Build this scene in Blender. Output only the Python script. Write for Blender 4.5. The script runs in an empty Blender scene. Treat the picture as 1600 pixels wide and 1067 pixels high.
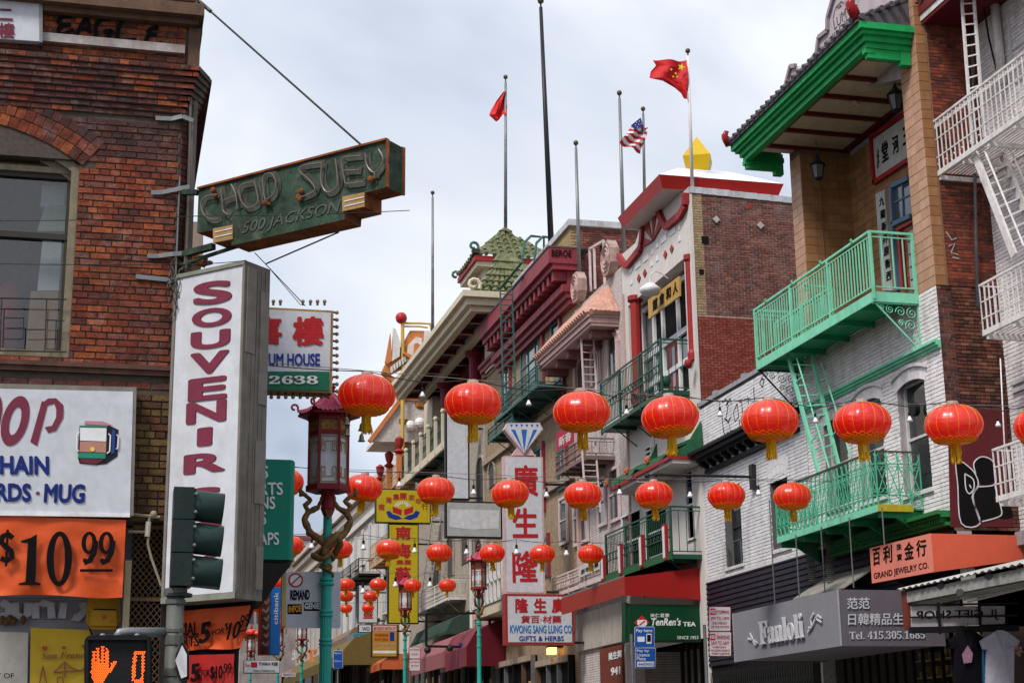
import bpy, math, random
from mathutils import Vector, Matrix
random.seed(7)
SC = bpy.context.scene
COL = SC.collection
PI = math.pi
def V(*a): return Vector(a)
# ------------------------------------------------------------ camera
FPX = 2479.67; YAW, PITCH, ROLL = 0.247838, 0.253191, -0.0141077
EYE = V(0, 0, 1.6)
_f = V(math.sin(YAW)*math.cos(PITCH), math.cos(YAW)*math.cos(PITCH), math.sin(PITCH))
_r = V(math.cos(YAW), -math.sin(YAW), 0); _u = _r.cross(_f)
CR = _r*math.cos(ROLL)+_u*math.sin(ROLL); CU = -_r*math.sin(ROLL)+_u*math.cos(ROLL); CF = _f
cam = bpy.data.objects.new('camera', bpy.data.cameras.new('camera')); COL.objects.link(cam)
cam.data.sensor_width = 36; cam.data.lens = FPX/1600*36; cam.data.clip_start = .1; cam.data.clip_end = 3000
cam.matrix_world = Matrix(((CR.x, CU.x, -CF.x, EYE.x), (CR.y, CU.y, -CF.y, EYE.y), (CR.z, CU.z, -CF.z, EYE.z), (0, 0, 0, 1)))
SC.camera = cam
# ------------------------------------------------------------ light
SUN_EL, SUN_AZ = math.radians(52), math.radians(230)      # azimuth clockwise from +Y
W = bpy.data.worlds.new('World'); SC.world = W; W.use_nodes = True
nt = W.node_tree; nt.nodes.clear()
def N(t, kind, **kw):
    n = t.nodes.new(kind)
    for k, v in kw.items():
        if k.startswith('i_'): n.inputs[k[2:].replace('_', ' ')].default_value = v
        else: setattr(n, k, v)
    return n
out = N(nt, 'ShaderNodeOutputWorld'); bg = N(nt, 'ShaderNodeBackground'); bg.inputs[1].default_value = .1
sky = N(nt, 'ShaderNodeTexSky', sky_type='NISHITA', sun_disc=False, sun_elevation=SUN_EL, sun_rotation=SUN_AZ)
sky.dust_density = 2
tc = N(nt, 'ShaderNodeTexCoord')
mp = N(nt, 'ShaderNodeMapping'); mp.inputs['Scale'].default_value = (1, 1, 1.5); mp.inputs['Location'].default_value = (.35, .1, .27)
n1 = N(nt, 'ShaderNodeTexNoise'); n1.inputs['Scale'].default_value = 2.7; n1.inputs['Detail'].default_value = 5; n1.inputs['Roughness'].default_value = .48
n1.inputs['Distortion'].default_value = .35
rp = N(nt, 'ShaderNodeValToRGB')
rp.color_ramp.elements[0].position = .41; rp.color_ramp.elements[0].color = (1.95, 2.2, 2.75, 1)
rp.color_ramp.elements[1].position = .60; rp.color_ramp.elements[1].color = (4.35, 4.45, 4.6, 1)
e = rp.color_ramp.elements.new(.49); e.color = (3.15, 3.38, 3.85, 1)
sx = N(nt, 'ShaderNodeSeparateXYZ')
zr = N(nt, 'ShaderNodeMapRange'); zr.inputs[1].default_value = .35; zr.inputs[2].default_value = 1; zr.inputs[3].default_value = 1; zr.inputs[4].default_value = 1.35
sc_ = N(nt, 'ShaderNodeVectorMath', operation='SCALE')
mx = N(nt, 'ShaderNodeMix', data_type='RGBA'); mx.inputs[0].default_value = .9
L = nt.links.new
L(tc.outputs['Generated'], mp.inputs[0]); L(mp.outputs[0], n1.inputs['Vector']); L(n1.outputs[0], rp.inputs[0])
L(tc.outputs['Generated'], sx.inputs[0]); L(sx.outputs[2], zr.inputs[0])
L(rp.outputs[0], sc_.inputs[0]); L(zr.outputs[0], sc_.inputs['Scale'])
L(sky.outputs[0], mx.inputs[6]); L(sc_.outputs[0], mx.inputs[7]); L(mx.outputs[2], bg.inputs[0]); L(bg.outputs[0], out.inputs[0])
sun = bpy.data.objects.new('sun', bpy.data.lights.new('sun', 'SUN')); COL.objects.link(sun)
sun.data.energy = 1.5; sun.data.angle = math.radians(14); sun.data.color = (1, .96, .9)
sd = V(math.sin(SUN_AZ)*math.cos(SUN_EL), math.cos(SUN_AZ)*math.cos(SUN_EL), math.sin(SUN_EL))
sun.rotation_euler = sd.to_track_quat('Z', 'Y').to_euler()
SC.view_settings.view_transform = 'Standard'; SC.view_settings.look = 'None'
SC.view_settings.exposure = 1.2; SC.view_settings.gamma = 1; SC.view_settings.use_curve_mapping = False
SC.cycles.max_bounces = 6; SC.cycles.diffuse_bounces = 3; SC.cycles.glossy_bounces = 2; SC.cycles.transmission_bounces = 3
SC.cycles.caustics_reflective = False; SC.cycles.caustics_refractive = False
# ------------------------------------------------------------ materials
MC = {}
def mat(name, col, rough=.65, metal=0., var=.12, dirt=.25, dcol=(.05, .04, .03), scale=6., bump=.15, streak=True, emit=0, brick=None, spec=.2, smear=0.):
    if name in MC: return MC[name]
    m = bpy.data.materials.new(name); m.use_nodes = True; t = m.node_tree; b = t.nodes['Principled BSDF']; MC[name] = m
    b.inputs['Roughness'].default_value = rough; b.inputs['Metallic'].default_value = metal
    b.inputs['Specular IOR Level'].default_value = spec
    g = N(t, 'ShaderNodeNewGeometry'); c4 = (*col, 1)
    a = N(t, 'ShaderNodeTexNoise'); a.inputs['Scale'].default_value = scale; a.inputs['Detail'].default_value = 5; a.inputs['Roughness'].default_value = .65
    t.links.new(g.outputs['Position'], a.inputs['Vector'])
    hs = N(t, 'ShaderNodeMapRange'); hs.inputs[1].default_value = .3; hs.inputs[2].default_value = .7; hs.inputs[3].default_value = 1-var; hs.inputs[4].default_value = 1+var
    t.links.new(a.outputs[0], hs.inputs[0])
    vm = N(t, 'ShaderNodeVectorMath', operation='SCALE'); t.links.new(hs.outputs[0], vm.inputs['Scale']); vm.inputs[0].default_value = col
    src = None
    if brick:   # list of colours picked per brick
        oi = N(t, 'ShaderNodeObjectInfo'); ad = N(t, 'ShaderNodeMath', operation='ADD'); fr = N(t, 'ShaderNodeMath', operation='FRACT')
        t.links.new(g.outputs['Random Per Island'], ad.inputs[0]); t.links.new(oi.outputs['Random'], ad.inputs[1]); t.links.new(ad.outputs[0], fr.inputs[0])
        cr = N(t, 'ShaderNodeValToRGB'); el = cr.color_ramp.elements; k = len(brick)
        el[0].position = 0; el[0].color = (*brick[0], 1); el[1].position = 1; el[1].color = (*brick[-1], 1)
        for i in range(1, k-1):
            x = el.new(i/(k-1)); x.color = (*brick[i], 1)
        t.links.new(fr.outputs[0], cr.inputs[0]); t.links.new(cr.outputs[0], vm.inputs[0])
    dn = N(t, 'ShaderNodeTexNoise'); dn.inputs['Scale'].default_value = 1.1; dn.inputs['Detail'].default_value = 8; dn.inputs['Roughness'].default_value = .7
    dm = N(t, 'ShaderNodeMapping'); t.links.new(g.outputs['Position'], dm.inputs[0]); t.links.new(dm.outputs[0], dn.inputs['Vector'])
    if streak: dm.inputs['Scale'].default_value = (3.5, 3.5, .5)
    dr = N(t, 'ShaderNodeMapRange'); dr.inputs[1].default_value = .48; dr.inputs[2].default_value = .72; dr.inputs[3].default_value = 0; dr.inputs[4].default_value = dirt
    t.links.new(dn.outputs[0], dr.inputs[0])
    mi = N(t, 'ShaderNodeMix', data_type='RGBA'); t.links.new(dr.outputs[0], mi.inputs[0]); t.links.new(vm.outputs[0], mi.inputs[6]); mi.inputs[7].default_value = (*dcol, 1)
    t.links.new(mi.outputs[2], b.inputs['Base Color'])
    if smear:   # pale mortar and lime smears
        sn = N(t, 'ShaderNodeTexNoise'); sn.inputs['Scale'].default_value = 5; sn.inputs['Detail'].default_value = 7; sn.inputs['Roughness'].default_value = .75; t.links.new(g.outputs['Position'], sn.inputs['Vector'])
        sr = N(t, 'ShaderNodeMapRange'); sr.inputs[1].default_value = .54; sr.inputs[2].default_value = .74; sr.inputs[4].default_value = smear; t.links.new(sn.outputs[0], sr.inputs[0])
        m2 = N(t, 'ShaderNodeMix', data_type='RGBA'); t.links.new(sr.outputs[0], m2.inputs[0]); t.links.new(mi.outputs[2], m2.inputs[6]); m2.inputs[7].default_value = (.34, .25, .21, 1); t.links.new(m2.outputs[2], b.inputs['Base Color'])
    if bump:
        bn = N(t, 'ShaderNodeTexNoise'); bn.inputs['Scale'].default_value = scale*5; bn.inputs['Detail'].default_value = 6
        t.links.new(g.outputs['Position'], bn.inputs['Vector'])
        bp = N(t, 'ShaderNodeBump'); bp.inputs['Strength'].default_value = bump; bp.inputs['Distance'].default_value = .02
        t.links.new(bn.outputs[0], bp.inputs['Height']); t.links.new(bp.outputs[0], b.inputs['Normal'])
    if emit:
        b.inputs['Emission Color'].default_value = c4; b.inputs['Emission Strength'].default_value = emit
    return m
def glass(name, col=(.02, .025, .03), rough=.06):
    if name in MC: return MC[name]
    m = mat(name, col, rough, 0, .3, 0, scale=1.5, bump=.02, streak=False, spec=.9); return m
def farbrick(name, c1, c2, mort, bw=.21, bh=.075, axis='x', dirt=.35, sc=1.):
    """painted-brick relief for walls too far away to build brick by brick"""
    if name in MC: return MC[name]
    m = mat(name, c1, .8, 0, .15, dirt, (.1, .08, .065)); t = m.node_tree
    g = N(t, 'ShaderNodeNewGeometry'); s = N(t, 'ShaderNodeSeparateXYZ'); c = N(t, 'ShaderNodeCombineXYZ'); t.links.new(g.outputs['Position'], s.inputs[0])
    t.links.new(s.outputs[1 if axis == 'x' else 0], c.inputs[0]); t.links.new(s.outputs[2], c.inputs[1])
    bk = N(t, 'ShaderNodeTexBrick'); bk.inputs['Scale'].default_value = 1; bk.inputs['Brick Width'].default_value = bw*sc; bk.inputs['Row Height'].default_value = bh*sc
    bk.inputs['Mortar Size'].default_value = .007*sc; bk.inputs['Color1'].default_value = (*c1, 1); bk.inputs['Color2'].default_value = (*c2, 1); bk.inputs['Mortar'].default_value = (*mort, 1)
    t.links.new(c.outputs[0], bk.inputs['Vector'])
    vm = [n for n in t.nodes if n.bl_idname == 'ShaderNodeVectorMath'][0]; t.links.new(bk.outputs[0], vm.inputs[0])
    bp = [n for n in t.nodes if n.bl_idname == 'ShaderNodeBump'][0]; iv = N(t, 'ShaderNodeMath', operation='SUBTRACT'); iv.inputs[0].default_value = 1
    t.links.new(bk.outputs['Fac'], iv.inputs[1]); t.links.new(iv.outputs[0], bp.inputs['Height']); bp.inputs['Strength'].default_value = .6
    return m
# ------------------------------------------------------------ projection helpers (photo pixel + known plane -> place in the street)
def ray(x, y): return CR*((x-800)/FPX) + CU*(-(y-533.5)/FPX) + CF
class Frame:
    """a wall plane: o a point on it, u along it, n out of it (horizontal), z up"""
    def __init__(s, o, u, n): s.o = Vector(o); s.u = Vector(u).normalized(); s.n = Vector(n).normalized()
    def P(s, u, z, n=0): return V(s.o.x+s.u.x*u+s.n.x*n, s.o.y+s.u.y*u+s.n.y*n, z)
    def px(s, x, y, n=0):
        d = ray(x, y); q = s.o+s.n*n; k = (q-EYE).dot(s.n)/d.dot(s.n); p = EYE+d*k
        return ((p-s.o).dot(s.u), p.z)
    def px3(s, x, y, n=0):
        u, z = s.px(x, y, n); return s.P(u, z, n)
    def off(s, n): return Frame(s.o+s.n*n, s.u, s.n)
XR = 15.0
RF = Frame((XR, 0, 0), (0, 1, 0), (-1, 0, 0))
def cross(Y): return Frame((0, Y, 0), (1, 0, 0), (0, -1, 0))
# ------------------------------------------------------------ mesh builder
def setp(o, label=None, cat=None, group=None, kind=None):
    if label: o['label'] = label
    if cat: o['category'] = cat
    if group: o['group'] = group
    if kind: o['kind'] = kind
    return o
class MB:
    def __init__(s): s.v = []; s.f = []; s.mi = []; s.cur = 0
    def add(s, vs, fs):
        b = len(s.v); s.v += [Vector(p) for p in vs]
        for f in fs: s.f.append([b+i for i in f]); s.mi.append(s.cur)
        return s
    def hexa(s, p): return s.add(p, [(0, 3, 2, 1), (4, 5, 6, 7), (0, 1, 5, 4), (1, 2, 6, 5), (2, 3, 7, 6), (3, 0, 4, 7)])
    def fb(s, F, u0, u1, z0, z1, n0, n1):
        if u0 > u1: u0, u1 = u1, u0
        if z0 > z1: z0, z1 = z1, z0
        return s.hexa([F.P(u0, z0, n0), F.P(u1, z0, n0), F.P(u1, z0, n1), F.P(u0, z0, n1), F.P(u0, z1, n0), F.P(u1, z1, n0), F.P(u1, z1, n1), F.P(u0, z1, n1)])
    def box(s, x0, x1, y0, y1, z0, z1): return s.hexa([V(x0, y0, z0), V(x1, y0, z0), V(x1, y1, z0), V(x0, y1, z0), V(x0, y0, z1), V(x1, y0, z1), V(x1, y1, z1), V(x0, y1, z1)])
    def prism(s, pts, d):
        """pts polygon (3d), extruded by vector d"""
        k = len(pts); d = Vector(d)
        return s.add(list(pts)+[Vector(p)+d for p in pts], [tuple(range(k))[::-1], tuple(range(k, 2*k))]+[(i, (i+1) % k, k+(i+1) % k, k+i) for i in range(k)])
    def quad(s, a, b, c, d): return s.add([a, b, c, d], [(0, 1, 2, 3)])
    def bar(s, a, b, w, h=None, up=V(0, 0, 1)):
        a = Vector(a); b = Vector(b); h = h or w; d = (b-a).normalized()
        if abs(d.dot(up)) > .98: up = V(0, 1, 0)
        x = d.cross(up).normalized()*w/2; y = x.cross(d).normalized()*h/2
        return s.hexa([a-x-y, a+x-y, a+x+y, a-x+y, b-x-y, b+x-y, b+x+y, b-x+y])
    def tube(s, pts, r, k=6, cap=True, rs=None):
        pts = [Vector(p) for p in pts]; n = len(pts); ring = []; prev = None
        for i, p in enumerate(pts):
            d = (pts[min(i+1, n-1)]-pts[max(i-1, 0)]).normalized()
            if prev is None:
                x = d.cross(V(0, 0, 1));  x = x if x.length > .1 else d.cross(V(0, 1, 0))
            else: x = prev-d*prev.dot(d)
            x.normalize(); prev = x; y = d.cross(x); rr = rs[i] if rs else r
            ring += [p+(x*math.cos(2*PI*j/k)+y*math.sin(2*PI*j/k))*rr for j in range(k)]
        fs = [(i*k+j, i*k+(j+1) % k, (i+1)*k+(j+1) % k, (i+1)*k+j) for i in range(n-1) for j in range(k)]
        if cap: fs += [tuple(range(k))[::-1], tuple((n-1)*k+j for j in range(k))]
        return s.add(ring, fs)
    def lathe(s, c, prof, k=16, ax=None):
        """prof list of (r, z) round vertical axis through c"""
        c = Vector(c); vs = []
        for r, z in prof: vs += [c+V(r*math.cos(2*PI*j/k), r*math.sin(2*PI*j/k), z) for j in range(k)]
        fs = [(i*k+j, i*k+(j+1) % k, (i+1)*k+(j+1) % k, (i+1)*k+j) for i in range(len(prof)-1) for j in range(k)]
        return s.add(vs, fs)
    def ball(s, c, r, k=10, sz=1.):
        return s.lathe(c, [(max(r*math.cos(a), r*.02), r*math.sin(a)*sz) for a in [(-.5+i/6)*PI for i in range(7)]], k)
    def spiral(s, c, a, b, r, turns=1.5, w=.012, k=4, start=0., r0=.15, sgn=1):
        a = Vector(a); b = Vector(b); n = max(6, int(turns*9)); pts = []
        for i in range(n+1):
            t = i/n; rr = r*(r0+(1-r0)*t); th = start+sgn*turns*2*PI*t; pts.append(Vector(c)+a*math.cos(th)*rr+b*math.sin(th)*rr)
        return s.tube(pts, w/2, k)
    def ring(s, c, a, b, r, w=.012, k=4, n=10, rb=None):
        rb = rb or r
        return s.tube([Vector(c)+Vector(a)*math.cos(2*PI*i/n)*r+Vector(b)*math.sin(2*PI*i/n)*rb for i in range(n+1)], w/2, k, cap=False)
    def build(s, name, m, parent=None, label=None, cat=None, group=None, kind=None, smooth=False):
        ms = m if isinstance(m, (list, tuple)) else [m]
        xs = [p.x for p in s.v]; ys = [p.y for p in s.v]; zs = [p.z for p in s.v]
        base = V((min(xs)+max(xs))/2, (min(ys)+max(ys))/2, min(zs))
        me = bpy.data.meshes.new(name); me.from_pydata([tuple(p-base) for p in s.v], [], s.f)
        for q in ms: me.materials.append(q)
        if len(ms) > 1: me.polygons.foreach_set('material_index', s.mi)
        if smooth: me.polygons.foreach_set('use_smooth', [True]*len(me.polygons))
        me.update()
        o = bpy.data.objects.new(name, me); COL.objects.link(o)
        wl(o, base, parent); setp(o, label, cat, group, kind)
        return o
WLOC = {}
def wl(o, base, parent):
    WLOC[o.name] = Vector(base)
    if parent: o.parent = parent; o.location = Vector(base)-WLOC[parent.name]
    else: o.location = base
def thing(name, loc, label, cat, group=None):
    o = bpy.data.objects.new(name, None); COL.objects.link(o); o.empty_display_size = .2
    wl(o, Vector(loc), None); return setp(o, label, cat, group)
def copy_tree(o, parent=None, ploc=None):
    c = o.copy(); COL.objects.link(c)
    if parent: c.parent = parent
    for ch in o.children: copy_tree(ch, c)
    return c
def copy_at(o, loc, label, rz=0, s=1.):
    c = copy_tree(o); c.location = loc; c.rotation_euler = (0, 0, rz); c.scale = (s, s, s); c['label'] = label
    WLOC[c.name] = Vector(loc); return c
TC = {}
RES = [3]
def textmesh(body, bold, res=2):
    res = RES[0]
    k = (body, bold)
    if k in TC: return TC[k]
    cu = bpy.data.curves.new('lettering', 'FONT'); cu.body = body; cu.offset = bold; cu.resolution_u = res; cu.extrude = .5
    cu.align_x = 'LEFT'
    o = bpy.data.objects.new('lettering', cu); me = bpy.data.meshes.new_from_object(o)
    vs = [v.co.copy() for v in me.vertices]; fs = [tuple(p.vertices) for p in me.polygons]
    bpy.data.meshes.remove(me); bpy.data.objects.remove(o); bpy.data.curves.remove(cu); TC[k] = (vs, fs); return TC[k]
def text(body, F, bl, br, tl, m, parent, n=0., bold=.02, depth=.006, name='lettering', flip=False, shear=0., mb=None):
    """lettering fitted between photo points bl, br, tl on plane F at offset n"""
    A = F.px3(*bl, n); B = F.px3(*br, n); C = F.px3(*tl, n); return text3(body, F, A, B-A, C-A, m, parent, bold, depth, name, flip, shear, mb)
def text3(body, F, A, U, T, m, parent, bold=.02, depth=.006, name='lettering', flip=False, shear=0., mb=None):
    if any(0x1D400 <= ord(c) < 0x1D800 for c in body): bold = min(bold, .01)
    off = 0; ex = bold*.85
    vs, fs = textmesh(body, off)
    xs = [v.x for v in vs]; ys = [v.y for v in vs]; x0, x1, y0, y1 = min(xs), max(xs), min(ys), max(ys)
    own = mb is None; mb = mb or MB(); W_ = x1-x0; H_ = y1-y0
    for k, (dx, dy) in enumerate([(0, 0)]+[(math.cos(a*PI/(6 if ex > .03 else 3)), math.sin(a*PI/(6 if ex > .03 else 3))) for a in range(12 if ex > .03 else 6)] if ex > 0 else ((0, 0),)):
        out_ = []
        for v in vs:
            s = (v.x-x0+ex*(dx+1))/(W_+2*ex); t = (v.y-y0+ex*(dy+1))/(H_+2*ex); s = 1-s if flip else s
            out_.append(A+U*(s+shear*t)+T*t+F.n*((v.z+.5)*depth+k*.0004))
        mb.add(out_, fs)
    return mb.build(name, m, parent) if own else mb
def poly_on(F, pts, m, parent, name, n=0., depth=.006, mb=None):
    """flat shape from photo points on plane F"""
    own = mb is None; mb = mb or MB()
    mb.prism([F.px3(x, y, n) for x, y in pts], F.n*depth)
    return mb.build(name, m, parent) if own else mb
def smooth(L_, k=4):
    """Catmull-Rom through a polyline of photo points or vectors"""
    P = [Vector(p) for p in L_]; out = []
    for i in range(len(P)-1):
        a, b, c, d = P[max(i-1, 0)], P[i], P[i+1], P[min(i+2, len(P)-1)]
        for j in range(k): t = j/k; out.append(.5*((2*b)+(c-a)*t+(2*a-5*b+4*c-d)*t*t+(3*b-a-3*c+d)*t**3))
    return out+[P[-1]]
def strokes(F, lines, w, m, parent, name, n=0., depth=.005, k=4, sm=0):
    """brush or spray strokes: list of photo-point polylines on plane F"""
    mb = MB()
    for li, ln in enumerate(lines):
        ww = w; n_ = n+li*.0004
        if isinstance(ln, tuple): ww, ln = ln
        if sm and len(ln) > 2: ln = smooth(ln)
        P3 = [F.px3(x, y, n_) for x, y in ln]; L_ = []; R_ = []
        for i, p in enumerate(P3):
            d = (P3[min(i+1, len(P3)-1)]-P3[max(i-1, 0)]).normalized(); s = d.cross(F.n)*ww/2
            L_.append(p+s); R_.append(p-s)
        for i in range(len(P3)-1):
            o = F.n*depth; mb.hexa([L_[i], L_[i+1], R_[i+1], R_[i], L_[i]+o, L_[i+1]+o, R_[i+1]+o, R_[i]+o])
    return mb.build(name, m, parent)
# ------------------------------------------------------------ brickwork
UB = {}
def unit_brick(l, h, d, m, F):
    k = (round(l, 3), round(h, 3), m.name, tuple(F.n))
    if k in UB: return UB[k]
    me = bpy.data.meshes.new('brick'); b = MB(); c = .0035
    p = lambda u, z, n: F.u*u+V(0, 0, z)+F.n*n
    b.add([p(-l/2, -h/2, 0), p(l/2, -h/2, 0), p(l/2, h/2, 0), p(-l/2, h/2, 0), p(-l/2+c, -h/2+c, d), p(l/2-c, -h/2+c, d), p(l/2-c, h/2-c, d), p(-l/2+c, h/2-c, d)],
          [(4, 5, 6, 7), (0, 1, 5, 4), (1, 2, 6, 5), (2, 3, 7, 6), (3, 0, 4, 7)])
    me.from_pydata([tuple(v) for v in b.v], [], b.f); me.materials.append(m); me.update(); UB[k] = me; return me
def bricks(parent, F, u0, u1, z0, z1, m, l=.205, h=.0675, j=.009, d=.012, n=0., holes=(), ztop=None, umax=None, indiv=0, near=None, name='brick', headers=6, zbot=None, keep=None):
    """courses of real bricks proud of the wall; the nearest ones single, the rest joined"""
    full = []; mb = MB(); rows = int((z1-z0)/h); rnd = random.Random(int(abs(u0*37+z0*91)*100))
    for r in range(rows):
        zz = z0+r*h; hd = headers and r % headers == headers-1; ll = l/2 if hd else l
        u = u0-(ll/2 if r % 2 else 0)
        while u < u1:
            a = max(u, u0); b = min(u+ll, u1); u += ll
            zc = zz+h/2
            segs = [(a, b)]
            for (h0, h1, g0, g1) in holes:
                if g0 < zc < g1:
                    ns = []
                    for (p, q) in segs:
                        if h1 <= p or h0 >= q: ns.append((p, q))
                        else:
                            if h0 > p: ns.append((p, h0))
                            if h1 < q: ns.append((h1, q))
                    segs = ns
            for (p, q) in segs:
                if q-p < .045: continue
                if ztop and zz+h > ztop((p+q)/2): continue
                if zbot and zz < zbot((p+q)/2): continue
                if keep and not keep((p+q)/2, zc): continue
                dd = d+rnd.uniform(-.004, .005)
                if not hd and q-p > l*.99 and indiv: full.append((p, q, zz, dd, hd))
                else:
                    c = .0035; P = F.P; pu, qu, pz, qz = p+j/2, q-j/2, zz+j/2, zz+h-j/2
                    mb.add([P(pu, pz, n), P(qu, pz, n), P(qu, qz, n), P(pu, qz, n), P(pu+c, pz+c, n+dd), P(qu-c, pz+c, n+dd), P(qu-c, qz-c, n+dd), P(pu+c, qz-c, n+dd)],
                           [(4, 5, 6, 7), (0, 1, 5, 4), (1, 2, 6, 5), (2, 3, 7, 6), (3, 0, 4, 7)])
    if indiv and full:
        if near: full.sort(key=lambda t: (t[0]-near[0])**2+(t[2]-near[1])**2)
        me = unit_brick(l-j, h-j, d, m, F); pl = WLOC[parent.name]
        for (p, q, zz, dd, hd) in full[:indiv]:
            o = bpy.data.objects.new(name, me); COL.objects.link(o); o.parent = parent
            o.location = F.P((p+q)/2, zz+h/2, n+dd-d)-pl; o.rotation_euler = (0, rnd.uniform(-.004, .004), 0)
        for (p, q, zz, dd, hd) in full[indiv:]:
            c = .0035; P = F.P; pu, qu, pz, qz = p+j/2, q-j/2, zz+j/2, zz+h-j/2
            mb.add([P(pu, pz, n), P(qu, pz, n), P(qu, qz, n), P(pu, qz, n), P(pu+c, pz+c, n+dd), P(qu-c, pz+c, n+dd), P(qu-c, qz-c, n+dd), P(pu+c, qz-c, n+dd)],
                   [(4, 5, 6, 7), (0, 1, 5, 4), (1, 2, 6, 5), (2, 3, 7, 6), (3, 0, 4, 7)])
    if mb.v: mb.build('brickwork', m, parent, kind='stuff')
def wallslab(F, u0, u1, z0, z1, holes, n0, n1, m, parent, name='wall', mb=None):
    """wall with rectangular openings"""
    own = mb is None; mb = mb or MB(); us = sorted({u0, u1}|{h for q in holes for h in q[:2] if u0 < h < u1}); zs = sorted({z0, z1}|{h for q in holes for h in q[2:] if z0 < h < z1})
    for i in range(len(us)-1):
        k = 0
        while k < len(zs)-1:
            def solid(kk): 
                uc = (us[i]+us[i+1])/2; zc = (zs[kk]+zs[kk+1])/2
                return not any(q[0] < uc < q[1] and q[2] < zc < q[3] for q in holes)
            if solid(k):
                e = k
                while e+1 < len(zs)-1 and solid(e+1): e += 1
                mb.fb(F, us[i], us[i+1], zs[k], zs[e+1], n0, n1); k = e+1
            else: k += 1
    return mb.build(name, m, parent) if own else mb
def window(F, u0, u1, z0, z1, parent, fm, gm, n=-.12, bars=1, vb=0, fw=.05, sill=None, name='window'):
    """sash window: frame > pane, sill"""
    mb = MB(); mb.fb(F, u0, u0+fw, z0, z1, n-.04, n+.03); mb.fb(F, u1-fw, u1, z0, z1, n-.04, n+.03)
    mb.fb(F, u0+fw, u1-fw, z0, z0+fw, n-.04, n+.025); mb.fb(F, u0+fw, u1-fw, z1-fw, z1, n-.04, n+.025)
    for i in range(bars):
        zc = z0+(z1-z0)*(i+1)/(bars+1); mb.fb(F, u0+fw, u1-fw, zc-.025, zc+.025, n-.03, n+.02)
    for i in range(vb):
        uc = u0+(u1-u0)*(i+1)/(vb+1); mb.fb(F, uc-.018, uc+.018, z0+fw, z1-fw, n-.028, n+.015)
    o = mb.build(name, fm, parent)
    g = MB(); g.fb(F, u0+.01, u1-.01, z0+.01, z1-.01, n-.035, n-.02); g.build('pane', gm, o)
    r = random.random()
    if r < .6:
        g = MB()
        if r < .35: g.fb(F, u0+fw, u1-fw, z1-fw-(z1-z0)*random.uniform(.2, .45), z1-fw, n-.02, n-.017)
        else:
            for q in (0, 1): g.fb(F, u0+fw if q else u1-fw-(u1-u0)*.2, u0+fw+(u1-u0)*.2 if q else u1-fw, z0+fw, z1-fw, n-.02, n-.016)
        g.build('blind' if r < .35 else 'curtain', mat('dull_blind', (.16, .15, .13), .8, dirt=.3, scale=9), o)
    if sill: s_ = MB(); s_.fb(F, u0-.06, u1+.06, z0-.07, z0, n, .06); s_.build('sill', sill, o)
    return o
# ============================================================ SETTING
def zc(x0, y0, s): return lambda x, y: (x0+x/s, y0+y/s)
asphalt = mat('asphalt', (.05, .05, .052), .85, var=.25, dirt=.3, scale=3, streak=False)
concrete = mat('concrete', (.32, .31, .29), .85, dirt=.35, streak=False)
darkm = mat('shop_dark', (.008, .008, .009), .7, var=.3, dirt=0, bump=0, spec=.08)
blackm = mat('black_paint', (.01, .01, .011), .5, dirt=.1, dcol=(.03, .03, .03), spec=.15)
ironm = mat('black_iron', (.02, .022, .022), .45, dirt=.2)
galv = mat('galvanised_steel', (.20, .205, .21), .45, .5, dirt=.35, dcol=(.16, .12, .09))
whitep = mat('white_paint', (.72, .71, .71), .6, dirt=.35, dcol=(.28, .25, .22))
glassm = glass('window_glass'); glassb = glass('sky_glass', (.06, .075, .09), .04)
MB().box(-400, 400, -300, 900, -.6, -.02).build('ground', asphalt, kind='structure')
def gz_(y): return max(0, min(y, 210)-22)*.052
def slope(x0, x1, h, nm, m):
    mb = MB(); ys = [16, 22, 60, 110, 210, 400]; k = len(ys)
    mb.add([V(x, y, gz_(y)+h) for y in ys for x in (x0, x1)]+[V(x, y, gz_(y)+h-.2) for y in ys for x in (x0, x1)], [(2*i, 2*i+1, 2*i+3, 2*i+2) for i in range(k-1)]+[(2*i, 2*i+2, 2*k+2*i+2, 2*k+2*i) for i in range(k-1)]+[(2*i+1, 2*k+2*i+1, 2*k+2*i+3, 2*i+3) for i in range(k-1)]+[(0, 2*k, 2*k+1, 1)]); mb.build(nm, m, kind='structure')
slope(3.6, 11.6, .004, 'road', asphalt)
MB().box(-60, 80, 3.5, 15.0-1.6, -.016, 0).build('cross_street', asphalt, kind='structure')
for nm, a in (('near_pavement', (-40, 60, -8, 3.2)), ('corner_pavement', (-40, 3.6, 13.6, 16))):
    MB().box(*a, -.02, .13).build(nm, concrete, kind='structure')
slope(.3, 3.6, .13, 'left_pavement', concrete); slope(11.6, 16.5, .13, 'right_pavement', concrete)
for i in range(12):
    ya, yb = 23+i*6, 26+i*6; MB().hexa([V(7.5, ya, gz_(ya)+.006), V(7.62, ya, gz_(ya)+.006), V(7.62, yb, gz_(yb)+.006), V(7.5, yb, gz_(yb)+.006), V(7.5, ya, gz_(ya)+.01), V(7.62, ya, gz_(ya)+.01), V(7.62, yb, gz_(yb)+.01), V(7.5, yb, gz_(yb)+.01)]).build('lane_marking', mat('road_paint', (.7, .65, .3), .7), kind='structure')
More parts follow.
